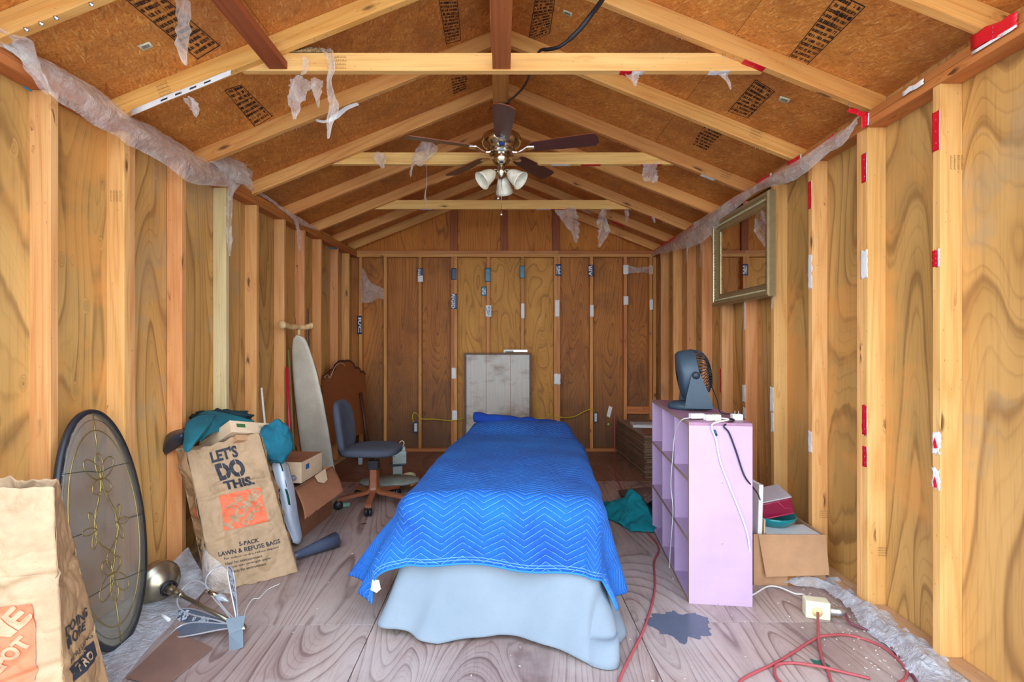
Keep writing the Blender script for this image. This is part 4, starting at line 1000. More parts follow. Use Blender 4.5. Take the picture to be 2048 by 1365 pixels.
def came(pts, closed=False, r=0.0032, m=None, n=40):
    g = G(); q = [Vector(p) for p in pts]
    if not closed and len(q) > 2: q = crpath(q, n)
    g.tube(q, r, 6, closed=closed); return g.build('came', m or cm, ov)
Z = 0.010
came([oe(2*pi*i/80, 0.83, Z) for i in range(80)], True)
came([oe(2*pi*i/80, 0.925, Z) for i in range(80)], True, 0.0022, cmd)
came([op(0, .50, Z), op(0, .285, Z)]); came([op(0, -.285, Z), op(0, -.50, Z)])
def petal(cx, cy, ang, L, W_, m=None):
    pts = []
    for k in range(33):
        t_ = k/32; s_ = t_*2*pi; x = W_*sin(s_)*(0.55+0.45*sin(s_/2)); y = L*(1-cos(s_))/2
        pts.append(op(cx+x*cos(ang)-y*sin(ang), cy+x*sin(ang)+y*cos(ang), Z))
    g = G(); g.tube(pts[:-1], 0.003, 6, closed=True); g.build('came', m or cm, ov)
for sy in (1, -1):
    for ang, L, W_ in ((0, .115, .026), (0.75, .12, .034), (-0.75, .12, .034), (2.45, .075, .028), (-2.45, .075, .028)):
        petal(0, sy*.205, ang if sy > 0 else pi-ang, L, W_)
    came([op(0, sy*.205, Z), op(0.02*sy, sy*.13, Z), op(.062, sy*.05, Z), op(.062, -sy*.03, Z), op(0.02, -sy*.14, Z)])
    came([op(0, sy*.205, Z), op(-0.02*sy, sy*.13, Z), op(-.062, sy*.05, Z), op(-.062, -sy*.03, Z), op(-0.02, -sy*.14, Z)])
    for sx in (1, -1):
        came([op(sx*.0, sy*.235, Z), op(sx*.08, sy*.25, Z), op(sx*.20, sy*.255, Z)], r=0.0026, m=cmd)
for sx in (1, -1):
    petal(sx*.062, 0, -sx*pi/2, .075, .016); came([op(sx*.137, 0, Z), op(sx*.24, 0, Z)], r=0.0026, m=cmd)
    petal(sx*.062, 0, -sx*0.35, .08, .014); petal(sx*.062, 0, -sx*(pi-0.35), .08, .014)

# ---- fallen touch lamp with flower-shaped glass shade
lp = root('petal_table_lamp', 'brass table lamp with glass petal shade lying on its side on the floor', 'lamp', (0, 0, 0))
bc = P(322, 1187, 2.52); hub = P(476, 1262, 2.24); hub.z = 0.060; ax = (hub-bc).normalized()
bc.z = 0.108; ax = (hub-bc).normalized()
Mb = frame(bc, ax, z=(0, 0, 1)) @ Matrix.Rotation(pi/2, 4, 'Y')
g = G(); g.lathe([(0.0, -0.060), (0.098, -0.060), (0.106, -0.052), (0.107, -0.022), (0.100, -0.006), (0.084, 0.002), (0.080, 0.009), (0.056, 0.026), (0.024, 0.042), (0, 0.05)], Mb, 48); g.build('base', M['brass'], lp)
Ls = (hub-bc).length
g = G(); g.lathe([(0.018, 0.045), (0.026, 0.055), (0.016, 0.066), (0.013, 0.075), (0.022, 0.088), (0.024, 0.098), (0.014, 0.108), (0.011, 0.122), (0.019, 0.132), (0.021, 0.142), (0.012, 0.152), (0.010, 0.165), (0.016, 0.172), (0.010, 0.178)], Mb, 28); g.build('turned_neck', M['brass'], lp)
g = G(); g.lathe([(0.0095, 0.17), (0.0095, Ls-0.01)], Mb, 20); g.build('pole', M['brass'], lp)
g = G(); g.tube([bc+ax*0.062+Vector((0, 0, 0.0))+ (Vector((0, 0, 1))-ax*ax.z)*0.032*cos(a*pi/12)+ax.cross(Vector((0, 0, 1)))*0.032*sin(a*pi/12) for a in range(24)], 0.006, 8, closed=True)
g.tube([bc+ax*0.07+(Vector((0, 0, 1))-ax*ax.z)*0.030*cos(a*pi/12)+ax.cross(Vector((0, 0, 1)))*0.036*sin(a*pi/12) for a in range(24)], 0.005, 8, closed=True); g.build('coiled_cord', M['black_plastic'], lp)
pg = NT('etched_petal_glass'); v = pg.coords('Object'); pg.put(pg.b.inputs['Base Color'], rgb(120, 134, 152)); pg.b.inputs['Roughness'].default_value = 0.2
tr = pg.new('ShaderNodeBsdfTransparent'); tr.inputs[0].default_value = (0.8, 0.83, 0.86, 1); mx = pg.new('ShaderNodeMixShader'); mx.inputs[0].default_value = 0.55
pg.l.new(tr.outputs[0], mx.inputs[1]); pg.l.new(pg.b.outputs[0], mx.inputs[2]); pg.l.new(mx.outputs[0], pg.out.inputs[0]); M['pglass'] = pg.m
M['etch'] = flat('etched_flower', rgb(214, 222, 230), 0.6); M['etchdark'] = flat('etched_leaf', rgb(92, 78, 84), 0.6)
def petal_shade(tipdir, L, W_, up, glass=True, fl=1, seed=0):
    """teardrop frame from the hub outward along tipdir"""
    ex = tipdir.normalized(); ez = (up-ex*up.dot(ex)).normalized(); ey = ez.cross(ex)
    h0 = hub+ex*0.02
    def q(x, y, n=0.0): return h0+ex*x+ey*y+ez*n
    def hw(t_): return 0.014+(W_-0.014)*smooth01(t_/0.82)*sqrt(max(0, 1-max(0, (t_-0.80)/0.20)**2))
    out = [q(L*t_, hw(t_)) for t_ in [i/30 for i in range(31)]]+[q(L*t_, -hw(t_)) for t_ in [i/30 for i in range(30, -1, -1)]]
    g = G(); g.tube(out, 0.0034, 6, closed=True); fr_ = g.build('petal_frame', flat('chrome_wire', rgb(206, 206, 210), .3, .4), lp)
    if glass:
        g = G(); g.grid(lambda u, v: q(L*u*0.995, hw(u*0.995)*(2*v-1)*0.98), 30, 8, 0.002); g.build('petal_glass', M['pglass'], fr_)
        if seed < 0: return fr_
        r_ = random.Random(seed)
        g = G(); g.cur = 0
        for k in range(16):
            x0 = lerp(.35, .92, r_.random())*L; y0 = (r_.random()-.5)*1.3*hw(x0/L); R_ = 0.008+0.006*r_.random()
            for j in range(5):
                a = j*2*pi/5+k; c_ = q(x0+R_*cos(a)*.9, y0+R_*sin(a)*.9, 0.0012)
                g.add([c_+ex*R_*.55*cos(b*pi/4)+ey*R_*.55*sin(b*pi/4) for b in range(8)], [tuple(range(8))])
        g.build('etched_flowers', M['etch'], fr_)['kind'] = 'stuff'
        g = G()
        for k in range(4):
            x0 = (0.62+0.09*k)*L; y0 = (-.6+.35*k % .9)*hw(.8)*.8; a = k*1.3
            pts = [(0.026*(t_-.5), 0.009*sin(pi*t_)) for t_ in [i/8 for i in range(9)]]+[(0.026*(t_-.5), -0.004*sin(pi*t_)) for t_ in [i/8 for i in range(7, 0, -1)]]
            g.add([q(x0+x*cos(a)-y*sin(a), y0+x*sin(a)+y*cos(a), 0.001) for x, y in pts], [tuple(range(len(pts)))])
        g.build('etched_leaves', M['etchdark'], fr_)
    return fr_
def dr(px, py, d, z=None):
    p = P(px, py, d)
    return p-hub
view = Vector((0.45, -0.75, 0.55))
def ps(px, py, d, W_, up, glass=True, seed=0):
    v_ = P(px, py, d)-hub; petal_shade(v_, v_.length-0.01, W_, up, glass, seed=seed)
ps(338, 1240, 2.42, 0.056, Vector((0.35, -0.75, 0.75)), True, 1)
ps(366, 1182, 2.47, 0.066, Vector((0.3, -1.0, 0.55)), False)
ps(428, 1142, 2.50, 0.055, Vector((0.4, -1.0, 0.3)), False)
ps(460, 1138, 2.36, 0.050, Vector((0.92, 0.22, 0.1)), True, 4)
v_ = F(352, 1262, 0.006)-hub; petal_shade(v_, v_.length-0.01, 0.045, Vector((0.0, -0.2, 1.0)), True, seed=-1)
# front plate, hub nut, bulbs
g = G(); c_ = hub
pl = [c_+Vector(q) for q in ((-0.038, -0.030, 0.045), (0.040, -0.012, 0.052), (0.036, -0.030, 0.0), (-0.012, -0.052, -0.010))]
pl2 = [c_+Vector(q) for q in ((-0.012, -0.053, -0.010), (0.037, -0.031, -0.0), (0.062, -0.075, -0.052), (0.006, -0.085, -0.070))]
for a_ in (pl, pl2): g.add(a_+[p+Vector((0, 0.003, -0.001)) for p in a_], [(0, 1, 2, 3), (7, 6, 5, 4), (0, 4, 5, 1), (1, 5, 6, 2), (2, 6, 7, 3), (3, 7, 4, 0)])
g.build('shade_plate', flat('frosted_steel', rgb(98, 110, 118), 0.5, 0.0), lp)
g = G(); g.lathe([(0.0, 0.05), (0.012, 0.045), (0.02, 0.02), (0.02, 0.0), (0.03, -0.01), (0.03, -0.02), (0.0, -0.02)], Matrix.Translation(hub+ax*0.0) @ Mb.to_3x3().to_4x4(), 20); g.build('hub', M['brass'], lp)
b0 = P(422, 1186, 2.40); b1 = P(462, 1206, 2.36)
Mq = frame(b0, b1-b0, z=(0, 0, 1)) @ Matrix.Rotation(pi/2, 4, 'Y'); Lb = (b1-b0).length
g = G(); g.lathe([(0, -0.01), (0.010, -0.01), (0.011, 0.035), (0, 0.035)], Mq, 16); g.tube(crpath([b0, b0+Vector((-.02, 0, .012)), P(404, 1190, 2.40), P(398, 1207, 2.40), P(420, 1225, 2.38)], 16), 0.003, 6); g.build('candle_socket', M['nickel'], lp)
g = G(); g.lathe([(0.009, 0.036), (0.016, 0.055), (0.015, 0.075), (0.007, 0.10), (0, 0.112)], Mq, 18); g.build('light_bulb', flat('clear_bulb', rgb(196, 206, 214), 0.08, 0.3), lp)
tg = pipe('lamp_cord', [bc+Vector((-.03, -.03, -.085)), F(312, 1226, .006), F(330, 1232, .012)], 0.003, M['black_plastic'], lp, 20)
a_ = F(318, 1228, .014); b_ = F(339, 1242, .014); g = G(); g.tube([a_, b_], 0.011, 10, flat=0.6); g.build('cord_switch', M['white_plastic'], lp)

# ---- smoky glass vase lying on the floor
va, vb = F(592, 1118, .035)+Vector((-.06, -.02, 0)), F(672, 1080, .050)
Mv = frame(va, vb-va, z=(0, 0, 1)) @ Matrix.Rotation(pi/2, 4, 'Y'); Lv = (vb-va).length
gv = NT('smoky_glass'); gv.put(gv.b.inputs['Base Color'], rgb(92, 104, 126)); gv.b.inputs['Roughness'].default_value = 0.1
tr = gv.new('ShaderNodeBsdfTransparent'); tr.inputs[0].default_value = (0.6, 0.62, 0.68, 1); mx = gv.new('ShaderNodeMixShader'); mx.inputs[0].default_value = 0.6
gv.l.new(tr.outputs[0], mx.inputs[1]); gv.l.new(gv.b.outputs[0], mx.inputs[2]); gv.l.new(mx.outputs[0], gv.out.inputs[0])
g = G(); g.lathe([(0.0, 0.0), (0.020, 0.0), (0.024, 0.10), (0.034, Lv*0.6), (0.050, Lv), (0.047, Lv), (0.031, Lv*0.6), (0.020, 0.10), (0, 0.02)], Mv, 32)
tag(g.build('glass_vase', gv.m), 'smoky grey-blue glass vase lying on the floor right of the logo bag', 'vase')
# ---- cardboard sheets on the floor, plastic under the oval glass
cA = [F(252, 1358, .004), F(352, 1262, .004), F(425, 1298, .004), F(330, 1375, .004)]
g = G(); g.add([c_ for c_ in cA]+[c_+Vector((0, 0, .004)) for c_ in cA], [(3, 2, 1, 0), (4, 5, 6, 7), (0, 1, 5, 4), (1, 2, 6, 5), (2, 3, 7, 6), (3, 0, 4, 7)])
M['card_floor'] = cardboard('trodden_cardboard', rgb(132, 98, 82))
tag(g.build('flat_cardboard', M['card_floor']), 'trodden piece of brown cardboard flat on the floor below the fallen lamp', 'cardboard')
cA = [F(395, 1330, .010), F(432, 1300, .010), F(452, 1318, .010), F(420, 1345, .010)]
g = G(); g.add([c_ for c_ in cA]+[c_+Vector((0, 0, .003)) for c_ in cA], [(3, 2, 1, 0), (4, 5, 6, 7), (0, 1, 5, 4), (1, 2, 6, 5), (2, 3, 7, 6), (3, 0, 4, 7)])
sheet('plastic_sheet', [[(-1.80, 1.9, .03), (-1.60, 1.86, .012), (-1.45, 1.9, .01)], [(-1.82, 2.2, .05), (-1.62, 2.2, .02), (-1.52, 2.2, .01)], [(-1.84, 2.6, .06), (-1.66, 2.6, .03), (-1.56, 2.6, .01)], [(-1.84, 2.95, .12), (-1.70, 2.8, .10), (-1.58, 2.72, .02)]], M['film_floor'], None, 50, 24, 0, 0.012, 9, 2, ridge=True)
tag(bpy.data.objects['plastic_sheet'], 'bluish clear plastic sheet on the floor under the oval glass', 'plastic sheet')
sheet('plastic_bag', [[(-1.55, 2.62, .02), (-1.50, 2.60, .03), (-1.40, 2.62, .01)], [(-1.58, 2.66, .16), (-1.52, 2.60, .15), (-1.40, 2.62, .10)], [(-1.62, 2.74, .26), (-1.56, 2.66, .22), (-1.47, 2.64, .17)]], M['film'], None, 30, 24, 0, 0.018, 12, 5, ridge=True)
tag(bpy.data.objects['plastic_bag'], 'crumpled clear plastic wrap heaped behind the fallen lamp', 'plastic wrap')
tag(pipe('thin_wire', [F(488, 1240, .01), F(492, 1220, .004), F(505, 1200, .004), F(520, 1196, .004), F(535, 1180, .004), F(560, 1168, .004)], 0.0018, M['white_plastic'], n=40), 'thin white wire on the floor in front of the logo bag', 'wire')

# ---- things on top of the logo bag
tj = cloth('teal_jacket', rgb(24, 112, 124), rgb(14, 84, 98), nsc=4)
jr = root('teal_jacket', 'teal cotton jacket draped over the top of the logo bag', 'jacket', (0, 0, 0))
o = sheet('sleeve', [[P(368, 858, 2.86), P(374, 845, 2.88), P(400, 830, 2.96), P(432, 829, 3.0)], [P(367, 880, 2.79), P(382, 868, 2.79), P(408, 850, 2.86), P(428, 836, 2.95)], [P(366, 892, 2.74), P(380, 888, 2.735), P(402, 868, 2.79), P(420, 852, 2.90)], [P(370, 903, 2.73), P(375, 905, 2.725), P(388, 893, 2.74), P(404, 872, 2.83)]], tj, jr, 26, 26, 0.006, 0.006, 9, 3)
o = sheet('body', [[P(382, 842, 3.04), P(410, 822, 3.05), P(445, 826, 3.08), P(480, 834, 3.15), P(508, 842, 3.2)], [P(384, 858, 2.92), P(412, 838, 2.92), P(440, 842, 2.98), P(475, 845, 3.10), P(505, 850, 3.15)], [P(400, 885, 2.86), P(415, 872, 2.88), P(438, 862, 2.95), P(470, 860, 3.05), P(500, 862, 3.10)]], tj, jr, 30, 40, 0.006, 0.012, 9, 4, ridge=True)
def lump(name, c, d, mat, seed, amp=0.12, rot=None, par=None, fr=3.0):
    g = G(); c = Vector(c); R_ = rot or Matrix.Identity(3)
    def fn(u, v):
        a = u*2*pi; b = (v-.5)*pi; n = Vector((cos(a)*cos(b), sin(a)*cos(b), sin(b)))
        k = 1+amp*noise.noise(n*fr+Vector((seed, 0, 0)))+amp*0.8*(abs(noise.noise(n*fr*2.2+Vector((0, seed, 0))))-.2)
        return c+R_ @ Vector((n.x*d[0]*k, n.y*d[1]*k, n.z*d[2]*k))
    g.grid(fn, 56, 30, 0.0); return g.build(name, mat, par)
lump('hood', P(551, 885, 3.12), (0.100, 0.10, 0.125), cloth('teal_jacket_side', rgb(22, 112, 132), rgb(8, 72, 96), nsc=5), 7, 0.24, None, jr, 1.5)
dk = lump('dark_bundle', P(440, 838, 3.22), (0.20, 0.10, 0.055), cloth('dark_green_cloth', rgb(20, 52, 58), rgb(16, 38, 48)), 5, 0.3); tag(dk, 'dark green cloth bundled behind the teal jacket', 'cloth')
lb_ = sheet('black_leather_bag', [[P(323, 882, 2.98), P(335, 862, 2.98), P(366, 853, 3.0), P(382, 850, 3.02)], [P(324, 900, 2.92), P(338, 880, 2.86), P(362, 868, 2.84), P(380, 862, 2.9)], [P(326, 914, 2.95), P(340, 905, 2.90), P(362, 892, 2.86), P(378, 884, 2.88)]], flat('black_leather', rgb(34, 44, 58), 0.35, nscale=20, namp=0.3), None, 24, 30, 0.02, 0.006, 8, 2)
tag(lb_, 'black leather bag flap sticking out left of the teal jacket', 'bag')
gb = root('printed_carton', 'long shallow cardboard carton with green print wedged in the mouth of the logo bag', 'carton', (0, 0, 0))
gA, gB = P(459, 841, 2.93), P(547, 848, 3.18); gd = P(394, 887, 3.02)
ex = (gB-gA).normalized(); ey = (gd-gA); ey = (ey-ex*ey.dot(ex)); wdt = ey.length; ey.normalize(); ez = ex.cross(ey).normalized()
Mg = Matrix(((ex.x, ey.x, ez.x, gA.x), (ex.y, ey.y, ez.y, gA.y), (ex.z, ey.z, ez.z, gA.z), (0, 0, 0, 1)))
Lg = (gB-gA).length; dn = P(472, 866, 2.89)-gA; hz = -0.075 if dn.dot(ez) < 0 else 0.075
g = G(); g.box((Lg/2, wdt/2, hz/2), (Lg, wdt, abs(hz)), Mg, bev=0.003); g.build('carton_body', M['card_pale'], gb)
g = G(); g.box((Lg/2+0.03, wdt*0.45, hz*1.32), (Lg*0.94, wdt*0.8, 0.035), Mg, bev=0.003); g.build('lower_tray', M['card'], gb)
fnc = lambda u, v: Mg @ Vector((u*Lg, -0.0012, hz*(1-v)))
g = G(); g.grid(lambda u, v: fnc(lerp(.13, .32, u), lerp(.45, .75, v)), 1, 1); g.build('green_print', flat('green_ink', rgb(58, 98, 56), 0.6), gb)
decal('lettering', 'GOLDENRIDE', fnc, (.62, .93, .52, .72), bpy.data.materials['green_ink'], gb, sub=False)
decal('lettering', 'FARMS', fnc, (.78, .93, .34, .46), bpy.data.materials['green_ink'], gb, sub=False)

# ---- white printed sack, boxes
ws = root('white_sack', 'white plastic sack with dark green print standing behind the logo bag', 'sack', (0, 0, 0))
rows = [[P(585, 1086, 3.20), P(597, 1088, 3.24), P(603, 1075, 3.30)], [P(568, 1030, 3.16), P(582, 1035, 3.16), P(598, 1040, 3.28)], [P(556, 975, 3.13), P(570, 965, 3.12), P(588, 985, 3.26)], [P(545, 928, 3.16), P(560, 918, 3.16), P(574, 930, 3.28)]]
wfn = patch(rows, 0.005, 8, 3)
g = G(); g.grid(wfn, 40, 20, 0.006); g.build('sack_body', flat('white_woven_plastic', rgb(196, 206, 220), 0.4), ws)
for a0_, a1_, b0_, b1_ in ((0.05, .40, .72, .97), (.80, .93, .45, .80), (.45, .60, .45, .75), (.62, .70, .55, .70)):
    g = G(); g.grid(lambda u, v: wfn(lerp(a0_, a1_, u), lerp(b0_, b1_, v))+(Vector((0, 0, 1.31))-wfn(.5, .5)).normalized()*.014, 10, 6); g.build('green_print', flat('sack_green', rgb(24, 84, 62), 0.5), ws)
bb1 = root('large_open_box', 'large brown cardboard box with its flap hanging out, left of the office chair', 'box', (-1.357, 3.31, 0), (0, 0, radians(-4.3)))
w1, d1, h1 = 0.42, 0.58, 0.365
for nm, c_, d_, m in (('right_wall', (-.0025, d1/2, h1/2), (.005, d1, h1), 'card_dark'), ('left_wall', (-w1+.0025, d1/2, h1/2), (.005, d1, h1), 'card'), ('front_wall', (-w1/2, .0025, h1/2), (w1-.011, .005, h1), 'card'), ('back_wall', (-w1/2, d1-.0025, h1/2), (w1-.011, .005, h1), 'card'), ('bottom', (-w1/2, d1/2, .004), (w1-.012, d1-.012, .005), 'card_dark')):
    g = G(); g.box(c_, d_, bev=0.001); g.build(nm, M[m], bb1)
iM = world_of(bb1).inverted()
fq = [P(590, 981, 3.30), P(664, 934, 3.86), P(686, 984, 3.55), P(609, 1040, 3.12)]; fq = [iM @ p for p in fq]
rs = random.Random(5)
g = G(); g.grid(lambda u, v: fq[0].lerp(fq[1], u).lerp(fq[3].lerp(fq[2], u), v)+Vector((.002+.012*sin(pi*v), 0, (0.012*noise.noise(Vector((u*14, 0, 0))) if v > .97 else 0))), 24, 10, 0.005); g.build('hanging_flap', M['card_dark'], bb1)
fq2 = [P(630, 953, 3.55), P(651, 938, 3.70), P(655, 960, 3.60), P(648, 967, 3.54), P(637, 965, 3.50)]; fq2 = [iM @ p for p in fq2]
g = G(); g.add(fq2+[p+Vector((-.004, .002, 0)) for p in fq2], [(0, 4, 3, 2, 1), (5, 6, 7, 8, 9), (0, 1, 6, 5), (1, 2, 7, 6), (2, 3, 8, 7), (3, 4, 9, 8), (4, 0, 5, 9)]); g.build('small_flap', M['card_pale'], bb1)
g = G(); g.box((-w1/2, d1/2, 0.17), (w1-.03, d1-.03, .33), bev=.006); o = g.build('box_contents', M['card_old']); o.location = (-1.357, 3.31, 0.002); o.rotation_euler = bb1.rotation_euler; tag(o, 'bundle packed inside the large brown box under the small carton', 'bundle')
sb1 = root('small_carton', 'small cardboard carton with blue printed marks on top of the large brown box', 'box', (-1.357, 3.41, 0.366), (0, 0, radians(-3.5)))
g = G(); g.box((-.125, .165, .072), (.25, .33, .142), bev=0.002); g.build('carton_body', M['card_pale'], sb1)
g = G(); g.box((-.125, .165, .1437), (.252, .332, .002), bev=0.0005); g.build('top_flap', M['card_dark'], sb1)
g = G(); g.box((.0006, .09, .095), (.0012, .05, .035)); g.build('blue_label', M['inkblue'], sb1)
g = G(); g.tube([Vector((-.055+.018*cos(a*pi/12), -.0008, .036+.018*sin(a*pi/12))) for a in range(24)], 0.0022, 4, closed=True); g.tube([Vector((-.055+.010*cos(a*pi/8), -.0008, .036+.010*sin(a*pi/8))) for a in range(16)], 0.002, 4, closed=True); g.build('blue_round_mark', M['inkblue'], sb1)
decal('lettering', '2 1 7', plane_fn((-.19, .10, .1455), (1, 0, 0), (0, 1, 0)), (0, .11, 0, .04), M['ink'], sb1, sub=False, bold=.01)

# ---- ironing board leaning on the left wall
ib = root('ironing_board', 'pale fabric-covered ironing board standing on end against the left wall', 'ironing board', (0, 0, 0))
iB0, iT0 = Vector((-1.600, 4.46, 0.01)), Vector((-1.725, 4.30, 1.385)); iy = (iT0-iB0); iL = iy.length; iy.normalize()
ix = Vector((.92, -.39, 0)); ix = (ix-iy*ix.dot(iy)).normalized(); iz = ix.cross(iy)
if iz.y > 0: iz = -iz
def iw(t):          # half width along the board, 0 = square end, 1 = nose
    return interp([(0, .150), (.02, .172), (.10, .178), (.40, .172), (.60, .158), (.75, .138), (.86, .112), (.93, .088), (.97, .068), (.99, .045), (1.0, .012)], t)
def ibf(u, v): t = v; return iB0+iy*(t*iL)+ix*((2*u-1)*iw(t)-0.02*t*t)+iz*(0.012*sqrt(max(0, 1-(2*u-1)**6)))+nvec(Vector((u*3, v*7, 1)))*0.002
g = G(); g.grid(ibf, 14, 70, 0.024); g.build('padded_cover', cloth('ironing_cover', rgb(218, 212, 194), rgb(192, 184, 164), nsc=7), ib)
for sgn in (-1, 1):
    pts = [iB0+iy*(t_*iL)+ix*(sgn*(iw(t_)-.004)-0.02*t_*t_)-iz*0.004 for t_ in [i/50*0.985 for i in range(51)]]
    g = G(); g.tube(pts, 0.005, 6); g.build('edge_piping', cloth('cover_piping', rgb(206, 200, 182)), ib)
g = G(); 
for q in (-.06, .06): g.tube([iB0+iy*0.10+ix*q-iz*.05, iB0+iy*.75+ix*q-iz*.05, iB0+iy*1.15+ix*q*.5-iz*.032], 0.011, 8)
g.build('folded_legs', M['black_plastic'], ib)

# ---- walking stick, poles, headboard
wm = lumber('bleached_stick', rgb(216, 184, 132), rgb(188, 148, 96), rgb(120, 84, 50), knots=False)
wk = root('walking_stick', 'pale wooden stick with knobby T handle standing behind the ironing board', 'stick', (0, 0, 0))
hp = [P(562, 651, 4.10), P(569, 650, 4.15), P(580, 654, 4.24), P(598, 655, 4.36), P(612, 655, 4.42), P(620, 652, 4.45), P(625, 653, 4.47)]
g = G(); g.tube(crpath(hp, 40), [0.017+0.012*exp(-((i-2)/2.5)**2)+.006*exp(-((i-36)/3)**2)+0.004*sin(i*.5)**2+.004 for i in range(40)], 12); g.build('handle', wm, wk)
g = G(); g.tube(crpath([P(598, 656, 4.36), P(598, 672, 4.37), P(601, 760, 4.46), (-1.74, 4.62, 0.01)], 30), 0.013, 10); g.build('shaft', wm, wk)
g = G(); g.box((0, 0, 0), (0.004, 0.03, 1.5), bev=.001); o = g.build('grey_slat', flat('weathered_slat', rgb(120, 112, 100), 0.6, .3)); o.matrix_basis = Matrix.Translation((P(619, 640, 4.85).x, 4.86, 0.90)) @ Matrix.Rotation(radians(-1.5), 4, 'Y'); tag(o, 'narrow grey slat standing behind the stick handle against the left wall', 'slat')
rp = flat('red_enamel', rgb(176, 24, 44), 0.3)
g = G(); g.tube([P(574, 735, 4.25), Vector((P(586, 900, 4.22).x, 4.2, .02))], 0.014, 10); tag(g.build('red_pole', rp), 'red pole standing against the left wall beside the ironing board', 'pole')
g = G(); g.tube([P(577, 700, 4.35), Vector((P(592, 900, 4.3).x, 4.3, .02))], 0.010, 8); tag(g.build('olive_pole', flat('olive_paint', rgb(110, 110, 60), .5)), 'thin olive pole between the red pole and the ironing board', 'pole')
g = G(); g.tube([P(523, 776, 3.80), Vector((P(548, 930, 3.66).x, 3.66, .02))], 0.0075, 8); tag(g.build('white_pole', M['white_plastic']), 'thin white pole leaning on the left wall behind the printed carton', 'pole')

hb_ = root('headboard', 'brown scalloped headboard leaning in the far left corner', 'headboard', (0, 0, 0))
H0, H1 = Vector((-1.735, 5.02, 0)), Vector((-1.535, 5.80, 0)); hx = (H1-H0); hL = hx.length; hx.normalize(); hy = Vector((-.075, .02, 1)); hy = (hy-hx*hy.dot(hx)).normalized(); hz_ = hx.cross(hy).normalized()
if hz_.x < 0: hz_ = -hz_
half = [(0.0, .30), (0.0, .955), (.02, .985), (.06, .995), (.09, .985), (.11, 1.03), (.17, 1.045), (.20, 1.04), (.23, 1.09), (.30, 1.125), (.36, 1.128), (hL/2, 1.125)]
poly = half+[(hL-x, y) for x, y in half[:-1][::-1]]
M['leather'] = flat('brown_leatherette', rgb(136, 76, 38), 0.5, nscale=8, namp=0.2); M['darkwood'] = lumber('dark_stained_wood', rgb(84, 52, 34), rgb(66, 38, 24), rgb(36, 20, 12), knots=False)
g = G(); g.prism(poly, hx, hy, hz_, H0, 0.025); g.build('panel', M['leather'], hb_)
g = G(); g.tube([H0+hx*x+hy*y+hz_*0.02 for x, y in poly[1:-1]], 0.013, 8); g.build('scalloped_trim', M['darkwood'], hb_)
for x in (0.02, hL-0.02):
    g = G(); q = H0+hx*x; g.tube([q-hz_*.01+Vector((0, 0, .005)), q+hy*.35-hz_*.01, q+hy*.84-hz_*.005], 0.024, 8); g.build('post', M['darkwood'], hb_)
g = G(); g.tube([P(721, 786, 5.62), P(736, 893, 5.5)], 0.018, 6); tag(g.build('dark_stick', M['darkwood']), 'dark wooden stick leaning beside the right edge of the headboard', 'stick')
g = G(); g.tube(crpath([P(648, 756, 5.0), P(655, 750, 5.0), P(660, 756, 5.02), P(668, 738, 5.1), P(676, 728, 5.2), P(684, 727, 5.25), P(690, 732, 5.3)], 50), 0.003, 6); tag(g.build('string_loop', M['card_pale']), 'pale string draped over the top of the headboard', 'string')

# ---- office chair
ch = root('office_chair', 'armless swivel office chair with grey-blue seat on a brown wooden star base', 'chair', (-1.045, 4.10, 0))
M['tweed'] = cloth('grey_blue_tweed', rgb(80, 86, 100), rgb(66, 72, 86), scale=160); M['chairwood'] = lumber('chair_beech', rgb(160, 98, 60), rgb(138, 78, 46), rgb(90, 46, 26), knots=False, rough=.35)
def cushion(name, c, ax_, ay_, a, b, t, par, mat, dome=0.02, tap=0.0):
    az_ = ax_.cross(ay_).normalized(); g = G(); c = Vector(c)
    def fn(u, v):
        an = u*2*pi; ph = (v-.5)*pi
        k = abs(cos(ph))**0.35; e = 2/3.0
        x = a*k*math.copysign(abs(cos(an))**e, cos(an)); y = b*k*math.copysign(abs(sin(an))**e, sin(an))
        x *= 1-tap*y/b
        zz = t/2*math.copysign(abs(sin(ph))**0.7, sin(ph))
        return c+ax_*x+ay_*y+az_*(zz+dome*((x/a)**2))
    g.grid(fn, 56, 22, 0.0); return g.build(name, mat, par)
cushion('seat', (-0.01, 0, 0.455), Vector((1, -.12, .02)).normalized(), Vector((.12, 1, 0)).normalized(), .228, .215, .075, ch, M['tweed'], -0.010)
bx_ = Vector((-.02, 1, 0)).normalized(); by_ = Vector((-.14, .03, 1)).normalized(); by_ = (by_-bx_*by_.dot(bx_)).normalized()
cushion('backrest', (-0.255, 0.0, 0.640), bx_, by_, .205, .215, .07, ch, M['tweed'], 0.03)
g = G(); g.tube(crpath([(-.05, 0, .40), (-.20, 0, .395), (-.275, 0, .43), (-.285, 0, .58)], 16), 0.014, 8); g.build('back_support', M['black_plastic'], ch)
g = G(); g.lathe([(.012, .22), (.012, .42)], Matrix.Identity(4), 16); g.build('gas_column', M['steel'], ch)
g = G(); g.box((0, 0, .355-.025), (.085, .085, .07), bev=.006); g.build('height_knob', M['black_plastic'], ch)
g = G(); g.box((0, 0, .412), (.16, .12, .012), bev=.003); g.build('seat_plate', M['black_plastic'], ch)
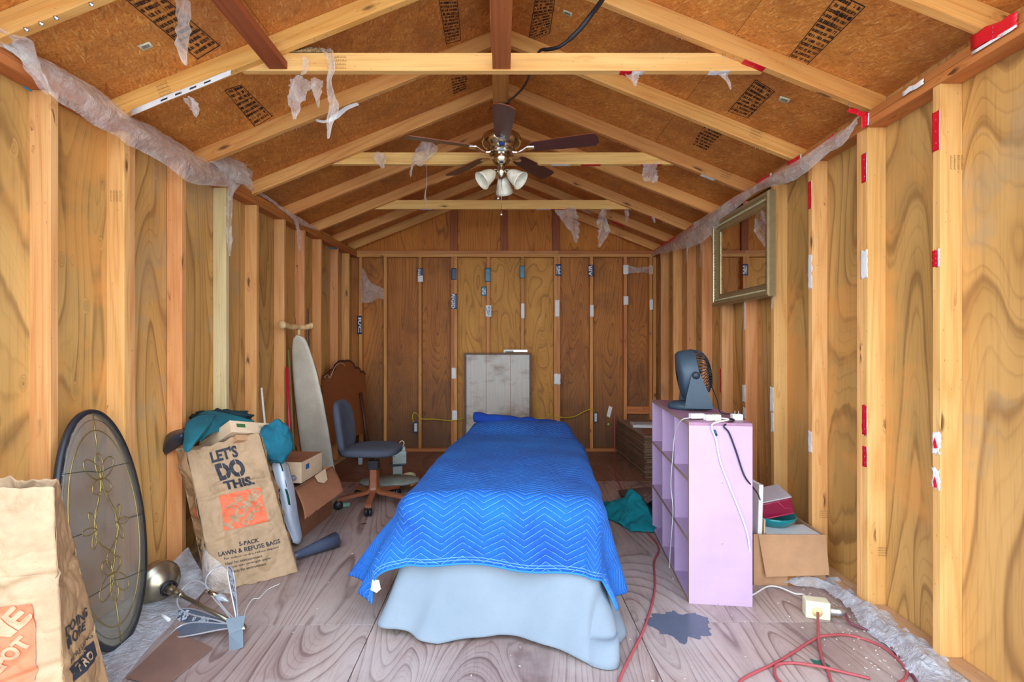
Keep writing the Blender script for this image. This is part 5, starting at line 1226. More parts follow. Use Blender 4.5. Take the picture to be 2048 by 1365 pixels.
for k in range(5):
    a = radians(-84+72*k); dx, dy = cos(a), sin(a); pts = [(0.022*dx, .022*dy, .30), (.024*dx, .024*dy, .17), (.034*dx, .034*dy, .125), (.07*dx, .07*dy, .106), (.15*dx, .15*dy, .098), (.285*dx, .285*dy, .080)]
    c_ = crpath(pts, 22); g = G(); sd = Vector((-dy, dx, 0)); n_ = len(c_)
    vs = []
    for i, p in enumerate(c_):
        tg_ = (c_[min(i+1, n_-1)]-c_[max(i-1, 0)]).normalized(); nm = sd.cross(tg_).normalized()
        w_, h_ = .022, .013
        vs += [p+sd*w_+nm*h_, p-sd*w_+nm*h_, p-sd*w_-nm*h_, p+sd*w_-nm*h_]
    fs = [(0, 1, 2, 3), (4*n_-1, 4*n_-2, 4*n_-3, 4*n_-4)]+[(4*i+j, 4*i+(j+1) % 4, 4*i+4+(j+1) % 4, 4*i+4+j) for i in range(n_-1) for j in range(4)]
    g.add(vs, fs); lg = g.build('leg', M['chairwood'], ch)
    g = G(); cx, cy = .275*dx, .275*dy
    for sg in (-1, 1):
        g.lathe([(0, -.012), (.028, -.012), (.034, -.004), (.034, .004), (.028, .012), (0, .012)], Matrix.Translation((cx-sd.x*.014*sg+.0, cy-sd.y*.014*sg, (.0345))) @ Matrix.Rotation(a, 4, 'Z') @ Matrix.Rotation(pi/2, 4, 'X'), 18)
    g.tube([(cx, cy, .03), (cx, cy, .078)], .010, 8); g.build('caster', M['black_plastic'], lg)

# ---- grey-white hand tool, low stool, tape roll behind the chair
ht = root('white_appliance', 'pale grey-green upright appliance with ring handle behind the office chair', 'appliance', (0, 0, 0))
ac = F(795, 967, 0.0); M['paleg'] = flat('pale_green_plastic', rgb(164, 178, 172), 0.4)
Ma = Matrix.Translation(ac) @ Matrix.Rotation(radians(12), 4, 'Z')
for nm, c_, d_ in (('lower_body', (0, 0, .085), (.088, .07, .17)), ('collar', (0, 0, .178), (.15, .10, .02)), ('upper_body', (.018, 0, .245), (.125, .08, .115)), ('head', (.034, 0, .322), (.075, .07, .04))):
    g = G(); g.box(c_, d_, Ma, bev=.006); g.build(nm, M['paleg'] if nm != 'collar' else M['fandark'], ht)
g = G()
for zz in (.05, .07, .09): g.box((0, -.0352, zz), (.06, .002, .008), Ma)
g.box((-.03, -.0402, .26), (.008, .002, .008), Ma); g.box((.06, -.0402, .26), (.008, .002, .008), Ma); g.build('vents', M['black_plastic'], ht)
g = G(); g.tube([Ma @ Vector((.04+.020*cos(a*pi/10), 0, .372+.024*sin(a*pi/10))) for a in range(20)], .004, 6, closed=True); g.tube([Ma @ Vector((.04, 0, .34)), Ma @ Vector((.04, 0, .35))], .004, 6); g.build('ring_handle', M['cream'], ht)
ls = root('low_footstool', 'low upturned footstool with pale floral top behind the office chair', 'footstool', F(775, 990, 0)+Vector((0, .10, 0)), (0, 0, .12))
g = G(); g.lathe([(0, .085), (.20, .085), (.205, .095), (.19, .11), (0, .118)], Matrix.Diagonal((1.3, .8, 1, 1)), 28); g.build('floral_top', cloth('floral_cloth', rgb(150, 158, 146), rgb(126, 132, 120), nsc=14), ls)
for k in range(8):
    a = pi/4*k; g = G(); p0 = Vector((.26*cos(a), .16*sin(a), .0)); p1 = Vector((.26*cos(a+pi/4), .16*sin(a+pi/4), .0))
    if k % 2 == 0: g.tube([p0*.9+Vector((0, 0, .004)), p0+Vector((0, 0, .085))], .012, 8); g.build('leg', M['chairwood'], ls)
    else: g.tube([p0+Vector((0, 0, .078)), (p0+p1)/2*1.05+Vector((0, 0, .078)), p1+Vector((0, 0, .078))], .014, 8); g.build('rail', M['chairwood'], ls)
g = G(); g.lathe([(.045, 0), (.062, 0), (.062, .035), (.045, .035), (.045, 0)], Matrix.Translation(P(818, 958, 4.62)) @ Matrix.Rotation(.25, 4, 'X'), 28, caps=False)
tr_ = g.build('tape_roll', flat('masking_tape', rgb(186, 170, 130), .6)); tag(tr_, 'beige roll of tape on the low footstool behind the chair', 'tape roll')
ms = root('green_roller', 'short pale green tube on the floor under the office chair', 'tube', (0, 0, 0))
g = G(); g.tube([F(666, 1012, .02), F(700, 1010, .02)], .019, 12); g.build('tube', flat('pale_green_tube', rgb(120, 160, 140), .5), ms)
g = G(); g.box((0, 0, .0015), (.035, .03, .003), bev=.0008); o = g.build('metal_clip', M['steel']); o.location = F(727, 1049, .0); o.rotation_euler = (0, 0, .5); tag(o, 'small shiny metal piece on the floor in front of the chair', 'metal piece')
g = G(); g.box((0, 0, .1), (.045, .02, .2), bev=.003); o = g.build('white_bottle', flat('white_bottle_plastic', rgb(170, 190, 206), .4)); o.location = (P(721, 880, 5.4).x, 5.4, 0.02); g = G(); g.box((0, 0, .225), (.02, .018, .05), bev=.003); g.build('cap', M['inkblue'], o); tag(o, 'small pale blue bottle on the floor behind the chair backrest', 'bottle')
# ---- framed grey panel against the back wall, object on top
pn = root('cabinet_door', 'grey-white wood-framed cabinet door standing against the back wall behind the bed', 'panel', (-0.455, 5.97, 0.0))
g = G(); g.box((.40, .045, .60), (.76, .02, 1.16), bev=.001)
t = NT('dusty_white_laminate'); v = t.coords('Object'); n = t.ramp(t.noise(t.map(v, (1.2, 1, 2.2)), 1.6, 5, .65), [(.34, 0), (.50, 1)]); t2 = t.noise(t.map(v, (70, 70, 3)), 1, 2)
c = t.mix(n, rgb(150, 124, 100), rgb(204, 202, 192)); c = t.mix(t.math('MULTIPLY', t2, .35), c, rgb(104, 82, 62)); lam = t.fin(c, .35)
g.build('laminate_face', lam, pn)
for x in (.26, .55): g = G(); g.box((x, .0335, .60), (.004, .003, 1.16)); g.build('groove', M['card_dark'], pn)
fm = lumber('frame_walnut', rgb(116, 84, 62), rgb(98, 66, 48), rgb(64, 42, 30), knots=False)
for c_, d_ in (((.0125, .04, .60), (.025, .05, 1.20)), ((.7875, .04, .60), (.025, .05, 1.20)), ((.40, .04, 1.19), (.75, .05, .022)), ((.40, .04, .011), (.75, .05, .022))):
    g = G(); g.box(c_, d_, bev=.001); g.build('frame_rail', fm, pn)
g = G(); g.lathe([(0, 0), (.008, 0), (.008, .006), (0, .008)], Matrix.Translation((.782, .014, .72)) @ Matrix.Rotation(pi/2, 4, 'X'), 10); g.build('knob', M['black_plastic'], pn)
rr = root('blind_bracket', 'grey-white plastic blind fitting lying on top of the framed panel', 'fitting', (P(1007, 700, 6.0).x, 6.0, 1.2015))
g = G(); g.box((.06, 0, .022), (.12, .05, .036), bev=.004); g.build('body', M['white_plastic'], rr); g = G(); g.box((.20, 0, .024), (.17, .05, .032), bev=.004); g.build('rail', M['galv'], rr)
g = G(); g.box((.07, -.027, .012), (.10, .004, .012)); g.build('slot', M['black_plastic'], rr)
# ================================================================ ceiling fan
fy = 3.50; fz0 = CAMZ+1.650
cf = root('ceiling_fan', 'five-blade ceiling fan with brushed metal motor and frosted tulip lamps under the ridge', 'ceiling fan', (-0.008, fy, fz0))
M['bladewood'] = lumber('dark_walnut_blade', rgb(92, 56, 52), rgb(74, 42, 40), rgb(40, 20, 20), knots=False, rough=.35)
M['bladeedge'] = flat('reddish_blade_edge', rgb(140, 72, 48), .5)
def lat(name, pr, mat, par=cf, n=40, m=None):
    g = G(); g.lathe(pr, m, n); return g.build(name, mat, par)
lat('canopy', [(0, 0), (.062, 0), (.066, -.006), (.064, -.020), (.062, -.024), (.060, -.040), (.048, -.060), (.022, -.070), (0, -.070)], M['nickel'])
for sx in (-1, 1):
    g = G(); g.tube([(sx*.060, 0, -.012), (sx*.080, 0, -.02), (sx*.084, 0, -.05)], .0025, 6); g.build('safety_wire', M['black_plastic'], cf)
lat('downrod', [(.013, -.06), (.013, -.20)], M['nickel'], n=16)
lat('motor_housing', [(.0, -.175), (.05, -.180), (.095, -.190), (.130, -.212), (.140, -.236), (.140, -.256), (.128, -.275), (.110, -.290), (.100, -.300), (.095, -.318), (.0, -.320)], M['nickel'])
lat('flywheel', [(.0, -.318), (.085, -.318), (.088, -.326), (.085, -.336), (.0, -.336)], M['steel'])
lat('switch_housing', [(.0, -.334), (.060, -.336), (.064, -.342), (.062, -.378), (.052, -.400), (.030, -.415), (0, -.418)], M['nickel'])
lat('light_fitter', [(.0, -.415), (.026, -.418), (.030, -.430), (.030, -.468), (.022, -.486), (.012, -.505), (.0, -.51)], M['nickel'])
for k in range(5):
    a = radians(-90+72*k+1.5); R_ = Matrix.Rotation(a, 4, 'Z')
    ar = G()
    prof = crpath([(.070, 0, -.326), (.105, 0, -.338), (.150, 0, -.330), (.185, 0, -.316), (.235, 0, -.314)], 14)
    for sy in (-1, 1):
        pass
    g = G(); n_ = len(prof); vs = []
    for i, p in enumerate(prof):
        w_ = interp([(0, .018), (.3, .012), (.55, .020), (.8, .030), (1, .018)], i/(n_-1))
        vs += [R_ @ Vector((p.x, -w_, p.z+.003)), R_ @ Vector((p.x, w_, p.z+.003)), R_ @ Vector((p.x, w_*.9, p.z-.004)), R_ @ Vector((p.x, -w_*.9, p.z-.004))]
    fs = [(0, 1, 2, 3), (4*n_-1, 4*n_-2, 4*n_-3, 4*n_-4)]+[(4*i+j, 4*i+4+j, 4*i+4+(j+1) % 4, 4*i+(j+1) % 4) for i in range(n_-1) for j in range(4)]
    # blade
    pit = Matrix.Rotation(radians(-13), 4, 'X')
    out = []; L0, L1 = .205, .665
    for i in range(25):
        t_ = i/24; w_ = interp([(0, .040), (.06, .050), (.5, .061), (.90, .068), (.955, .064), (.985, .050), (1, .030)], t_); out.append((lerp(L0, L1, t_), w_))
    poly = [(x, -w_) for x, w_ in out]+[(x, w_) for x, w_ in out[::-1]]
    bvs = []
    for z_ in (0.0, .006):
        for x, y in poly: bvs.append(R_ @ (Matrix.Translation((0, 0, -.309)) @ pit @ Vector((x, y, z_))))
    m_ = len(poly); gb_ = G(); gb_.cur = 0
    gb_.add(bvs, [tuple(range(m_-1, -1, -1)), tuple(range(m_, 2*m_))]); gb_.cur = 1
    gb_.f += [(i, (i+1) % m_, m_+(i+1) % m_, m_+i) for i in range(m_)]; gb_.sm += [False]*m_; gb_.mi += [1]*m_
    # put blade in a local frame so its grain runs outwards
    inv = (R_).inverted(); gb_.v = [inv @ v_ for v_ in gb_.v]
    bo_ = gb_.build('blade', [M['bladewood'], M['bladeedge']], cf); bo_.rotation_euler = (0, 0, a)
    g.add([inv @ v_ for v_ in vs], fs, False); g.build('blade_iron', M['steel'], bo_)
shm = NT('alabaster_glass'); v = shm.coords('Object'); n = shm.noise(v, 9, 3, .6, 1.5)
shm.fin(shm.mix(shm.ramp(n, [(.35, 0), (.65, 1)]), rgb(214, 206, 176), rgb(238, 236, 222)), .25)
for az, tl, yy in ((radians(205), 52, 0), (radians(-25), 52, 0), (radians(80), 40, 0)):
    d_ = Vector((cos(az)*sin(radians(tl)), sin(az)*sin(radians(tl)), -cos(radians(tl))))
    o0 = Vector((0.026*cos(az), 0.026*sin(az), -.445)); Mx = frame(o0, d_, z=(0.01, 0.02, 1)) @ Matrix.Rotation(pi/2, 4, 'Y')
    lat('lamp_holder', [(0, 0), (.014, 0), (.016, .02), (.022, .03), (.024, .05), (.0, .052)], M['nickel'], m=Mx, n=20)
    s_ = lat('tulip_shade', [(.022, .040), (.026, .045), (.036, .060), (.046, .085), (.052, .110), (.057, .135), (.066, .155), (.063, .155), (.054, .134), (.048, .110), (.042, .085), (.032, .062), (.022, .048)], shm.m, m=Mx, n=32)
    lat('light_bulb', [(0, .05), (.012, .052), (.014, .075), (.020, .095), (.021, .110), (.014, .125), (0, .13)], M['white_plastic'], m=Mx, n=16)
for x, y, L, nm in ((-.022, -.03, .26, 'a'), (.0, .035, .355, 'b')):
    g = G(); g.tube([(x, y, -.40), (x, y, -.40-L+.04)], .0019, 5); c_ = g.build('pull_chain', M['nickel'], cf)
    g = G(); g.lathe([(0, .034), (.004, .028), (.007, .016), (.012, .006), (.010, -.003), (0, -.008)], Matrix.Translation((x, y, -.40-L+.005)), 14); g.build('teardrop_pull', M['steel'], c_)

# ---- power cable in the roof
pts = [P(1212, -14, 2.3), P(1200, 6, 2.36), P(1182, 30, 2.42), P(1160, 58, 2.46), P(1135, 82, 2.5), P(1115, 95, 2.53), P(1095, 99, 2.57), P(1080, 102, 2.63), Vector((P(1062, 120, 2.75).x, 2.75, P(1062, 130, 2.75).z)), P(1056, 158, 2.95), P(1044, 178, 3.1), P(1028, 194, 3.3), P(1018, 203, 3.42), P(1014, 214, 3.5)]
tag(pipe('black_power_cable', pts, [0.012]*30+[.009]*20+[0.007]*50, M['black_plastic'], n=100, sides=10), 'thick black cable slung over the nearest collar tie to the ceiling fan', 'cable')

# ---- gilt-framed mirror on the right wall
mr = root('framed_mirror', 'rectangular mirror in a ribbed antique gilt frame hanging on the right wall', 'mirror', (0, 0, 0))
ym0, ym1, zm0, zm1 = 3.285, 4.205, 1.62, 2.315
xm = lambda y: xr(y)-0.012
M['gilt'] = flat('antique_gilt', rgb(178, 164, 124), .34, .7, nscale=24, namp=.2); M['giltdark'] = flat('gilt_beading', rgb(84, 74, 50), .4, .7)  # second, darker gilt tone for the beading
pf = [(0, 0), (.000, .040), (.012, .050), (.028, .048), (.036, .036), (.058, .030), (.072, .022), (.082, .018), (.094, .014), (.096, 0)]      # (inwards, height)
def fr_side(nm, A, B, inw):
    A, B, inw = Vector(A), Vector(B), Vector(inw); d_ = (B-A).normalized(); g = G(); n_ = len(pf); vs = []
    for E_, s_ in ((A, 1), (B, -1)):
        for q, h_ in pf: vs.append(E_+inw*q+d_*(q*s_)+Vector((-h_, 0, 0)))
    g.add(vs, [(i, i+1, n_+i+1, n_+i) for i in range(n_-1)]+[tuple(range(n_-1, -1, -1)), tuple(range(n_, 2*n_)), (n_-1, 0, n_, 2*n_-1)])
    o = g.build(nm, M['gilt'], mr)
    L = (B-A).length; k = int(L/.0125); g = G()
    for i in range(k):
        t_ = (i+.5)/k*L
        if t_ < .03 or t_ > L-.03: continue
        c_ = A+d_*t_+inw*.046+Vector((-.0375, 0, 0)); g.tube([c_-inw*.013+Vector((-.003, 0, 0)), c_+inw*.015+Vector((.003, 0, 0))], .0042, 5)
    g.build('ribbing', M['gilt'], o)
    k = int(L/.016); g = G()
    for i in range(k):
        t_ = (i+.5)/k*L
        if t_ < .07 or t_ > L-.07: continue
        c_ = A+d_*t_+inw*.088+Vector((-.018, 0, 0)); g.lathe([(0, .003), (.003, 0), (0, -.003)], Matrix.Translation(c_), 5)
    g.build('beading', M['giltdark'], o)
c00, c01, c11, c10 = (xm(ym0), ym0, zm0), (xm(ym0), ym0, zm1), (xm(ym1), ym1, zm1), (xm(ym1), ym1, zm0)
fr_side('frame_side', c00, c01, (0, 1, 0)); fr_side('frame_side', c01, c11, (0, 0, -1)); fr_side('frame_side', c11, c10, (0, -1, 0)); fr_side('frame_side', c10, c00, (0, 0, 1))
ms_ = NT('mirror_silver'); mirm = ms_.fin((.86, .86, .84), .015, 1.0)
g = G(); x0, x1 = xm(ym0+.092)-.010, xm(ym1-.092)-.010
g.add([(x0, ym0+.091, zm0+.091), (x1, ym1-.091, zm0+.091), (x1, ym1-.091, zm1-.091), (x0, ym0+.091, zm1-.091)]+[(x0+.004, ym0+.091, zm0+.091), (x1+.004, ym1-.091, zm0+.091), (x1+.004, ym1-.091, zm1-.091), (x0+.004, ym0+.091, zm1-.091)], [(3, 2, 1, 0), (4, 5, 6, 7)]); g.build('mirror_glass', mirm, mr)

# ================================================================ plastic film and wrap scraps
def on_left(px, py, o=0.0):
    d = 3.0
    for _ in range(25): d = -(xl(d)+o)*1010/(1005-px)
    return P(px, py, d)
def on_right(px, py, o=0.0):
    d = 3.0
    for _ in range(25): d = (xr(d)-o)*1010/(px-1005)
    return P(px, py, d)
up_ = [(-30, 55), (30, 78), (75, 112), (130, 140), (183, 172), (225, 202), (264, 234), (300, 252), (330, 271), (370, 292), (403, 315), (445, 312), (478, 304)]
lo_ = [(-30, 85), (20, 110), (60, 150), (100, 195), (150, 228), (183, 253), (225, 272), (250, 292), (278, 304), (330, 335), (375, 364), (440, 373), (497, 368)]
offs = [.01, .01, .02, .05, .06, .06, .06, .07, .05, .05, .05, .05, .06]
rows = []
for (a, b, q) in zip(up_, lo_, offs):
    A = on_left(a[0], a[1], .008); B = on_left(b[0], b[1], q*.6); m_ = A.lerp(B, .55)+Vector((q*.9, 0, -.01)); rows.append([A, A.lerp(m_, .5)+Vector((.006, 0, 0)), m_, B+Vector((.012, 0, 0))])
fp0 = patch(rows, 0.010, 7, 6, ridge=True)
def fp(u, v):
    k = noise.noise(Vector((u*6, v*1.5, 3)))*5
    return fp0(u, v)+Vector((1, .2, .3))*(.011*abs(sin(v*9+k+u*7))*min(1, v*3, (1-v)*4+.2)+.006*abs(noise.noise(Vector((u*34, v*7, 1)))))
g = G(); g.grid(fp, 150, 30, 0.0); tag(g.build('wall_film', M['film_milk']), 'long milky plastic film sagging along the top of the left wall', 'plastic film')
def rag_strip(name, label, pts, widths, mat='film', crump=0.010, n=50, tw=2.5, seed=0, ax_=None):
    """hanging torn shred of film: centre line and half widths"""
    c = crpath(pts, n); g = G(); ax0 = Vector(ax_ or (1, 0, 0))
    def fn(u, v):
        i = u*(n-1); j = int(min(n-2, i)); p = c[j].lerp(c[j+1], i-j); w = interp([(k/(len(widths)-1), q) for k, q in enumerate(widths)], u)
        a = 0.5*sin(u*tw+seed); dx = ax0*cos(a)+Vector((0, 1, 0))*sin(a)*.8
        p = p+dx*(2*v-1)*w*(1+0.35*noise.noise(Vector((u*9, v*2, seed))))+Vector((0, sin(v*7+u*5+seed)*w*.35, 0))
        return p+nvec(p*14+Vector((seed, 0, 0)))*crump+nvec(p*40)*crump*.35
    g.grid(fn, n, 14, 0.0); return tag(g.build(name, M[mat]), label, 'plastic film')
rag_strip('film_shred', 'ropy white plastic shred twisted at the near end of the left wall film', [P(-10, 55, 1.84), P(30, 75, 1.87), P(52, 100, 1.93), P(72, 140, 1.97), P(90, 175, 2.0), P(98, 190, 2.02)], [.05, .045, .03, .03, .02, .012], 'film', .006, seed=1)
rag_strip('film_shred', 'clear crumpled plastic bunch at the far end of the left wall film', [on_left(470, 306, .05), on_left(468, 330, .09), on_left(470, 350, .10), on_left(478, 368, .08)], [.06, .13, .17, .14], 'film', .016, seed=2, ax_=(.3, .95, 0))
rag_strip('film_shred', 'long thin plastic tail hanging below the bunch on the left wall', [on_left(468, 368, .05), on_left(462, 395, .05), on_left(460, 440, .05), on_left(458, 480, .05), on_left(458, 512, .05)], [.045, .022, .020, .026, .006], 'film', .008, seed=3)
rag_strip('film_shred', 'thin film scrap hanging at the fifth stud from the left back corner', [on_left(592, 440, .02), on_left(596, 458, .03), on_left(597, 480, .03), on_left(599, 505, .03)], [.05, .05, .035, .006], 'film', .008, seed=4, ax_=(.2, 1, 0))
rag_strip('film_shred', 'wrinkled film along the far end of the left top plate', [on_left(500, 372, .012), on_left(540, 400, .012), on_left(575, 425, .02), on_left(605, 445, .02), on_left(640, 462, .012)], [.03, .012, .02, .03, .006], 'film', .006, seed=5, ax_=(0, 0, 1))
# shreds on the nearest collar tie
rag_strip('film_shred', 'long pale plastic shred hanging from the roof at upper left', [P(362, -20, 2.05), P(364, 20, 2.07), P(366, 60, 2.08), P(366, 95, 2.1), P(372, 132, 2.1)], [.030, .030, .028, .026, .006], 'film_milk', .005, seed=6)
rag_strip('film_shred', 'broad cloudy plastic shred hanging under the left end of the near collar tie', [P(600, 155, 2.50), P(598, 175, 2.50), P(594, 205, 2.49), P(589, 238, 2.49)], [.075, .055, .035, .010], 'film', .012, seed=7)
rag_strip('film_shred', 'pointed plastic shred hanging beside the broad cloudy shred', [P(633, 157, 2.51), P(634, 175, 2.51), P(635, 195, 2.5), P(638, 215, 2.5)], [.035, .025, .016, .004], 'film_milk', .005, seed=8)
rag_strip('film_shred', 'longest plastic shred folded over the near collar tie and hanging down', [P(644, 104, 2.56), P(652, 98, 2.52), P(661, 112, 2.48), P(663, 140, 2.48), P(658, 165, 2.48), P(660, 190, 2.47), P(668, 210, 2.47), P(660, 240, 2.46), P(655, 276, 2.46)], [.020, .025, .020, .018, .016, .020, .040, .026, .006], 'film', .009, seed=9)
rag_strip('film_shred', 'short plastic scrap on the face of the near collar tie', [P(611, 113, 2.485), P(612, 125, 2.485), P(608, 142, 2.485), P(602, 150, 2.485)], [.016, .018, .016, .010], 'film', .004, seed=10)
rag_strip('film_shred', 'triangular plastic scrap below the white wrap on the second left rafter', [P(374, 195, 2.42), P(382, 205, 2.42), P(390, 220, 2.42), P(392, 234, 2.42)], [.025, .035, .022, .004], 'film', .006, seed=11)
rag_strip('film_shred', 'plastic scrap hanging below the red and white wrap on the near collar tie', [P(1265, 146, 2.5), P(1268, 156, 2.5), P(1270, 172, 2.5)], [.040, .028, .006], 'film', .005, seed=12)
rag_strip('film_shred', 'plastic scrap hanging from the right end of the near collar tie', [P(1447, 148, 2.5), P(1454, 160, 2.5), P(1461, 178, 2.5)], [.030, .018, .004], 'film', .005, seed=13)
rag_strip('film_shred', 'small plastic rag at the left end of the middle collar tie', [P(759, 305, 3.74), P(760, 318, 3.73), P(765, 335, 3.73)], [.035, .050, .012], 'film', .010, seed=14)
rag_strip('film_shred', 'large clear plastic rag slung on the middle collar tie left of the fan', [P(822, 352, 3.70), P(824, 330, 3.70), P(838, 312, 3.70), P(858, 304, 3.72), P(876, 298, 3.73)], [.012, .050, .090, .075, .012], 'film', .014, seed=15, ax_=(.3, 0, 1))
rag_strip('film_shred', 'thin string of plastic dangling below the large rag left of the fan', [P(853, 332, 3.70), P(853, 370, 3.70), P(850, 395, 3.70), P(855, 408, 3.70)], [.002, .002, .008, .002], 'film', .002, seed=16)
rag_strip('film_shred', 'square plastic rag hanging under the right end of the middle collar tie', [P(1302, 327, 3.76), P(1300, 340, 3.76), P(1301, 352, 3.76), P(1302, 364, 3.76)], [.060, .055, .058, .050], 'film', .008, seed=17)
rag_strip('film_shred', 'large triangular plastic rag under the far collar tie right of the fan', [P(1128, 418, 5.04), P(1138, 436, 5.04), P(1148, 460, 5.04), P(1152, 484, 5.04)], [.125, .085, .060, .008], 'film', .014, seed=18)
rag_strip('film_shred', 'leaf-shaped plastic rag hanging under the far collar tie', [P(1208, 417, 5.04), P(1206, 440, 5.04), P(1208, 462, 5.04), P(1200, 494, 5.04)], [.020, .060, .075, .010], 'film', .014, seed=19)
rag_strip('film_shred', 'small plastic tuft at the right end of the far collar tie', [P(1252, 418, 5.04), P(1254, 430, 5.04), P(1253, 445, 5.04)], [.030, .025, .006], 'film', .006, seed=20)
rag_strip('film_shred', 'tiny plastic tuft on the fifth right rafter', [P(1305, 434, 5.0), P(1310, 446, 5.0)], [.020, .006], 'film', .004, seed=21)
# right wall film
up_ = [(1737, 222), (1700, 250), (1668, 272), (1630, 298), (1598, 318), (1560, 340), (1520, 364), (1480, 388), (1440, 412), (1400, 440), (1370, 462), (1335, 486), (1308, 502)]
lo_ = [(1722, 246), (1690, 290), (1665, 304), (1640, 326), (1612, 348), (1575, 368), (1530, 378), (1505, 392), (1462, 432), (1425, 470), (1392, 492), (1350, 502), (1306, 512)]
offs = [.03, .03, .03, .05, .06, .06, .03, .03, .05, .06, .06, .04, .01]
rows = []
for (a, b, q) in zip(up_, lo_, offs):
    A = on_right(a[0], a[1], .008); B = on_right(b[0], b[1], q*.6); m_ = A.lerp(B, .55)+Vector((-q*.9, 0, -.008)); rows.append([A, A.lerp(m_, .5)-Vector((.006, 0, 0)), m_, B-Vector((.010, 0, 0))])
fp20 = patch(rows, 0.008, 8, 9, ridge=True)
def fp2(u, v):
    k = noise.noise(Vector((u*6, v*1.5, 8)))*5
    return fp20(u, v)+Vector((-1, .2, .3))*(.009*abs(sin(v*8+k+u*9))*min(1, v*3, (1-v)*4+.2)+.005*abs(noise.noise(Vector((u*34, v*7, 4)))))
g = G(); g.grid(fp2, 160, 22, 0.0); tag(g.build('wall_film', M['film_milk']), 'long plastic film with red print sagging along the top of the right wall', 'plastic film')
rag_strip('film_shred', 'torn plastic tatter hanging from the right wall film left of the mirror', [on_right(1425, 455, .04), on_right(1424, 480, .05), on_right(1427, 520, .05), on_right(1425, 572, .04)], [.08, .06, .035, .008], 'film', .012, seed=22, ax_=(.1, 1, 0))
rag_strip('film_shred', 'second torn plastic tatter hanging further along the right wall film', [on_right(1376, 480, .04), on_right(1375, 500, .05), on_right(1374, 522, .04)], [.07, .05, .01], 'film', .010, seed=23, ax_=(.1, 1, 0))
rag_strip('film_shred', 'plastic tatter with a pale strip hanging between the two wall tatters', [on_right(1404, 470, .04), on_right(1402, 500, .04), on_right(1400, 535, .04)], [.03, .02, .008], 'film', .006, seed=24, ax_=(.1, 1, 0))
rag_strip('film_shred', 'small plastic tail below the right corner of the mirror', [on_right(1548, 592, .02), on_right(1545, 605, .03), on_right(1543, 622, .02)], [.012, .016, .004], 'film', .004, seed=25, ax_=(.1, 1, 0))
rag_strip('film_shred', 'plastic scrap stuck on the right wall above the far end of the pink shelf', [on_right(1325, 768, .02), on_right(1325, 785, .02), on_right(1327, 800, .02)], [.05, .05, .02], 'film', .008, seed=26, ax_=(.1, 1, 0))
# film on the back wall
rb = [[P(724, 532, 6.11), P(722, 560, 6.10), P(722, 606, 6.10)], [P(728, 540, 6.11), P(735, 578, 6.07), P(740, 605, 6.09)], [P(742, 565, 6.11), P(752, 588, 6.08), P(756, 597, 6.10)], [P(768, 578, 6.11), P(768, 588, 6.11), P(768, 600, 6.11)]]
sheet('film_shred', rb, M['film'], None, 26, 20, 0, .010, 14, 3, ridge=True)
tag([o for o in bpy.data.objects if o.name.startswith('film_shred') and 'label' not in o.keys()][0], 'curved triangle of plastic stapled in the upper left corner of the back wall', 'plastic film')
sheet('film_band', [[P(1256, 532, 6.11), P(1256, 547, 6.11)], [P(1280, 535, 6.09), P(1280, 545, 6.09)], [P(1303, 534, 6.11), P(1303, 547, 6.11)]], M['film'], None, 26, 10, 0, .010, 16, 3, ridge=True)
tag(bpy.data.objects['film_band'], 'horizontal plastic band between two studs at the upper right of the back wall', 'plastic film')

# ---- flat wrap scraps stapled to studs, rafters and plates
def sliver(name, label, corners, mat, thick, parentmats=None, out=None, ragged=0.0, seed=0, txt=None, white_edge=None):
    """thin scrap of printed wrap: corners TL TR BR BL in world space"""
    TL, TR, BR, BL = [Vector(c) for c in corners]; n = (TR-TL).cross(BL-TL).normalized()
    o_ = Vector(out)
    if n.dot(o_) < 0: n = -n
    r = root(name, label, 'wrap scrap', (0, 0, 0)); sd = Vector((seed*1.7, seed*.3, 2))
    def fn(u, v):
        p = TL.lerp(TR, u).lerp(BL.lerp(BR, u), v)
        if ragged:
            e = max(0, 1-min(v, 1-v)*9); p = p+(BL-TL).normalized()*ragged*e*noise.noise(Vector((u*5, v*3, seed)))
            e = max(0, 1-min(u, 1-u)*5); p = p+(TR-TL).normalized()*ragged*.6*e*noise.noise(Vector((u*3, v*6, seed+4)))
        return p+n*(0.0012+0.0016*noise.noise(Vector((u*3, v*5, seed))))
    g = G(); g.grid(fn, 6, 12, 0.0008); g.build('wrap', M[mat], r)
    if white_edge is not None:
        u0, u1 = white_edge
        g = G(); g.grid(lambda u, v: fn(lerp(u0, u1, u), lerp(-.01, 1.01, v))+n*.0009, 1, 10, .0006); g.build('white_backing', M['white_tape'], r)
    if txt:
        tx, box, tm, rot_ = txt
        def f2(u, v): return fn(u, 1-v)+n*.0012
        def f3(u, v): return f2(v, 1-u) if rot_ == 1 else (f2(1-v, u) if rot_ == -1 else f2(u, v))
        decal('lettering', tx, f3, box, M[tm], r, bold=.02, sub=True, L=.2)
    g = G()
    for k in range(3):
        q = fn(.5, .2+.3*k)+n*.001; a = (BL-TL).normalized()*.0045; g.tube([q-a, q+a], .0006, 4)
    g.build('staples', M['galv'], r); return r
RS = {1: 2.044, 2: 2.459, 3: 2.908, 4: 3.33, 5: 3.73, 6: 4.14, 7: 4.56, 8: 4.95}
def rstrip(k, y0, y1, mat, label, dw=(0, .038), **kw):
    d = RS[k]; a, b = d+dw[0], d+dw[1]; z = lambda py: CAMZ+(688-py)*d/1010.
    xa, xb = xr(a)-.0006, xr(b)-.0006
    return sliver('wrap_scrap', label, [(xb, b, z(y0)), (xa, a, z(y0)), (xa, a, z(y1)), (xb, b, z(y1))], mat, .001, out=(-1, 0, 0), seed=k+y0*.01, **kw)
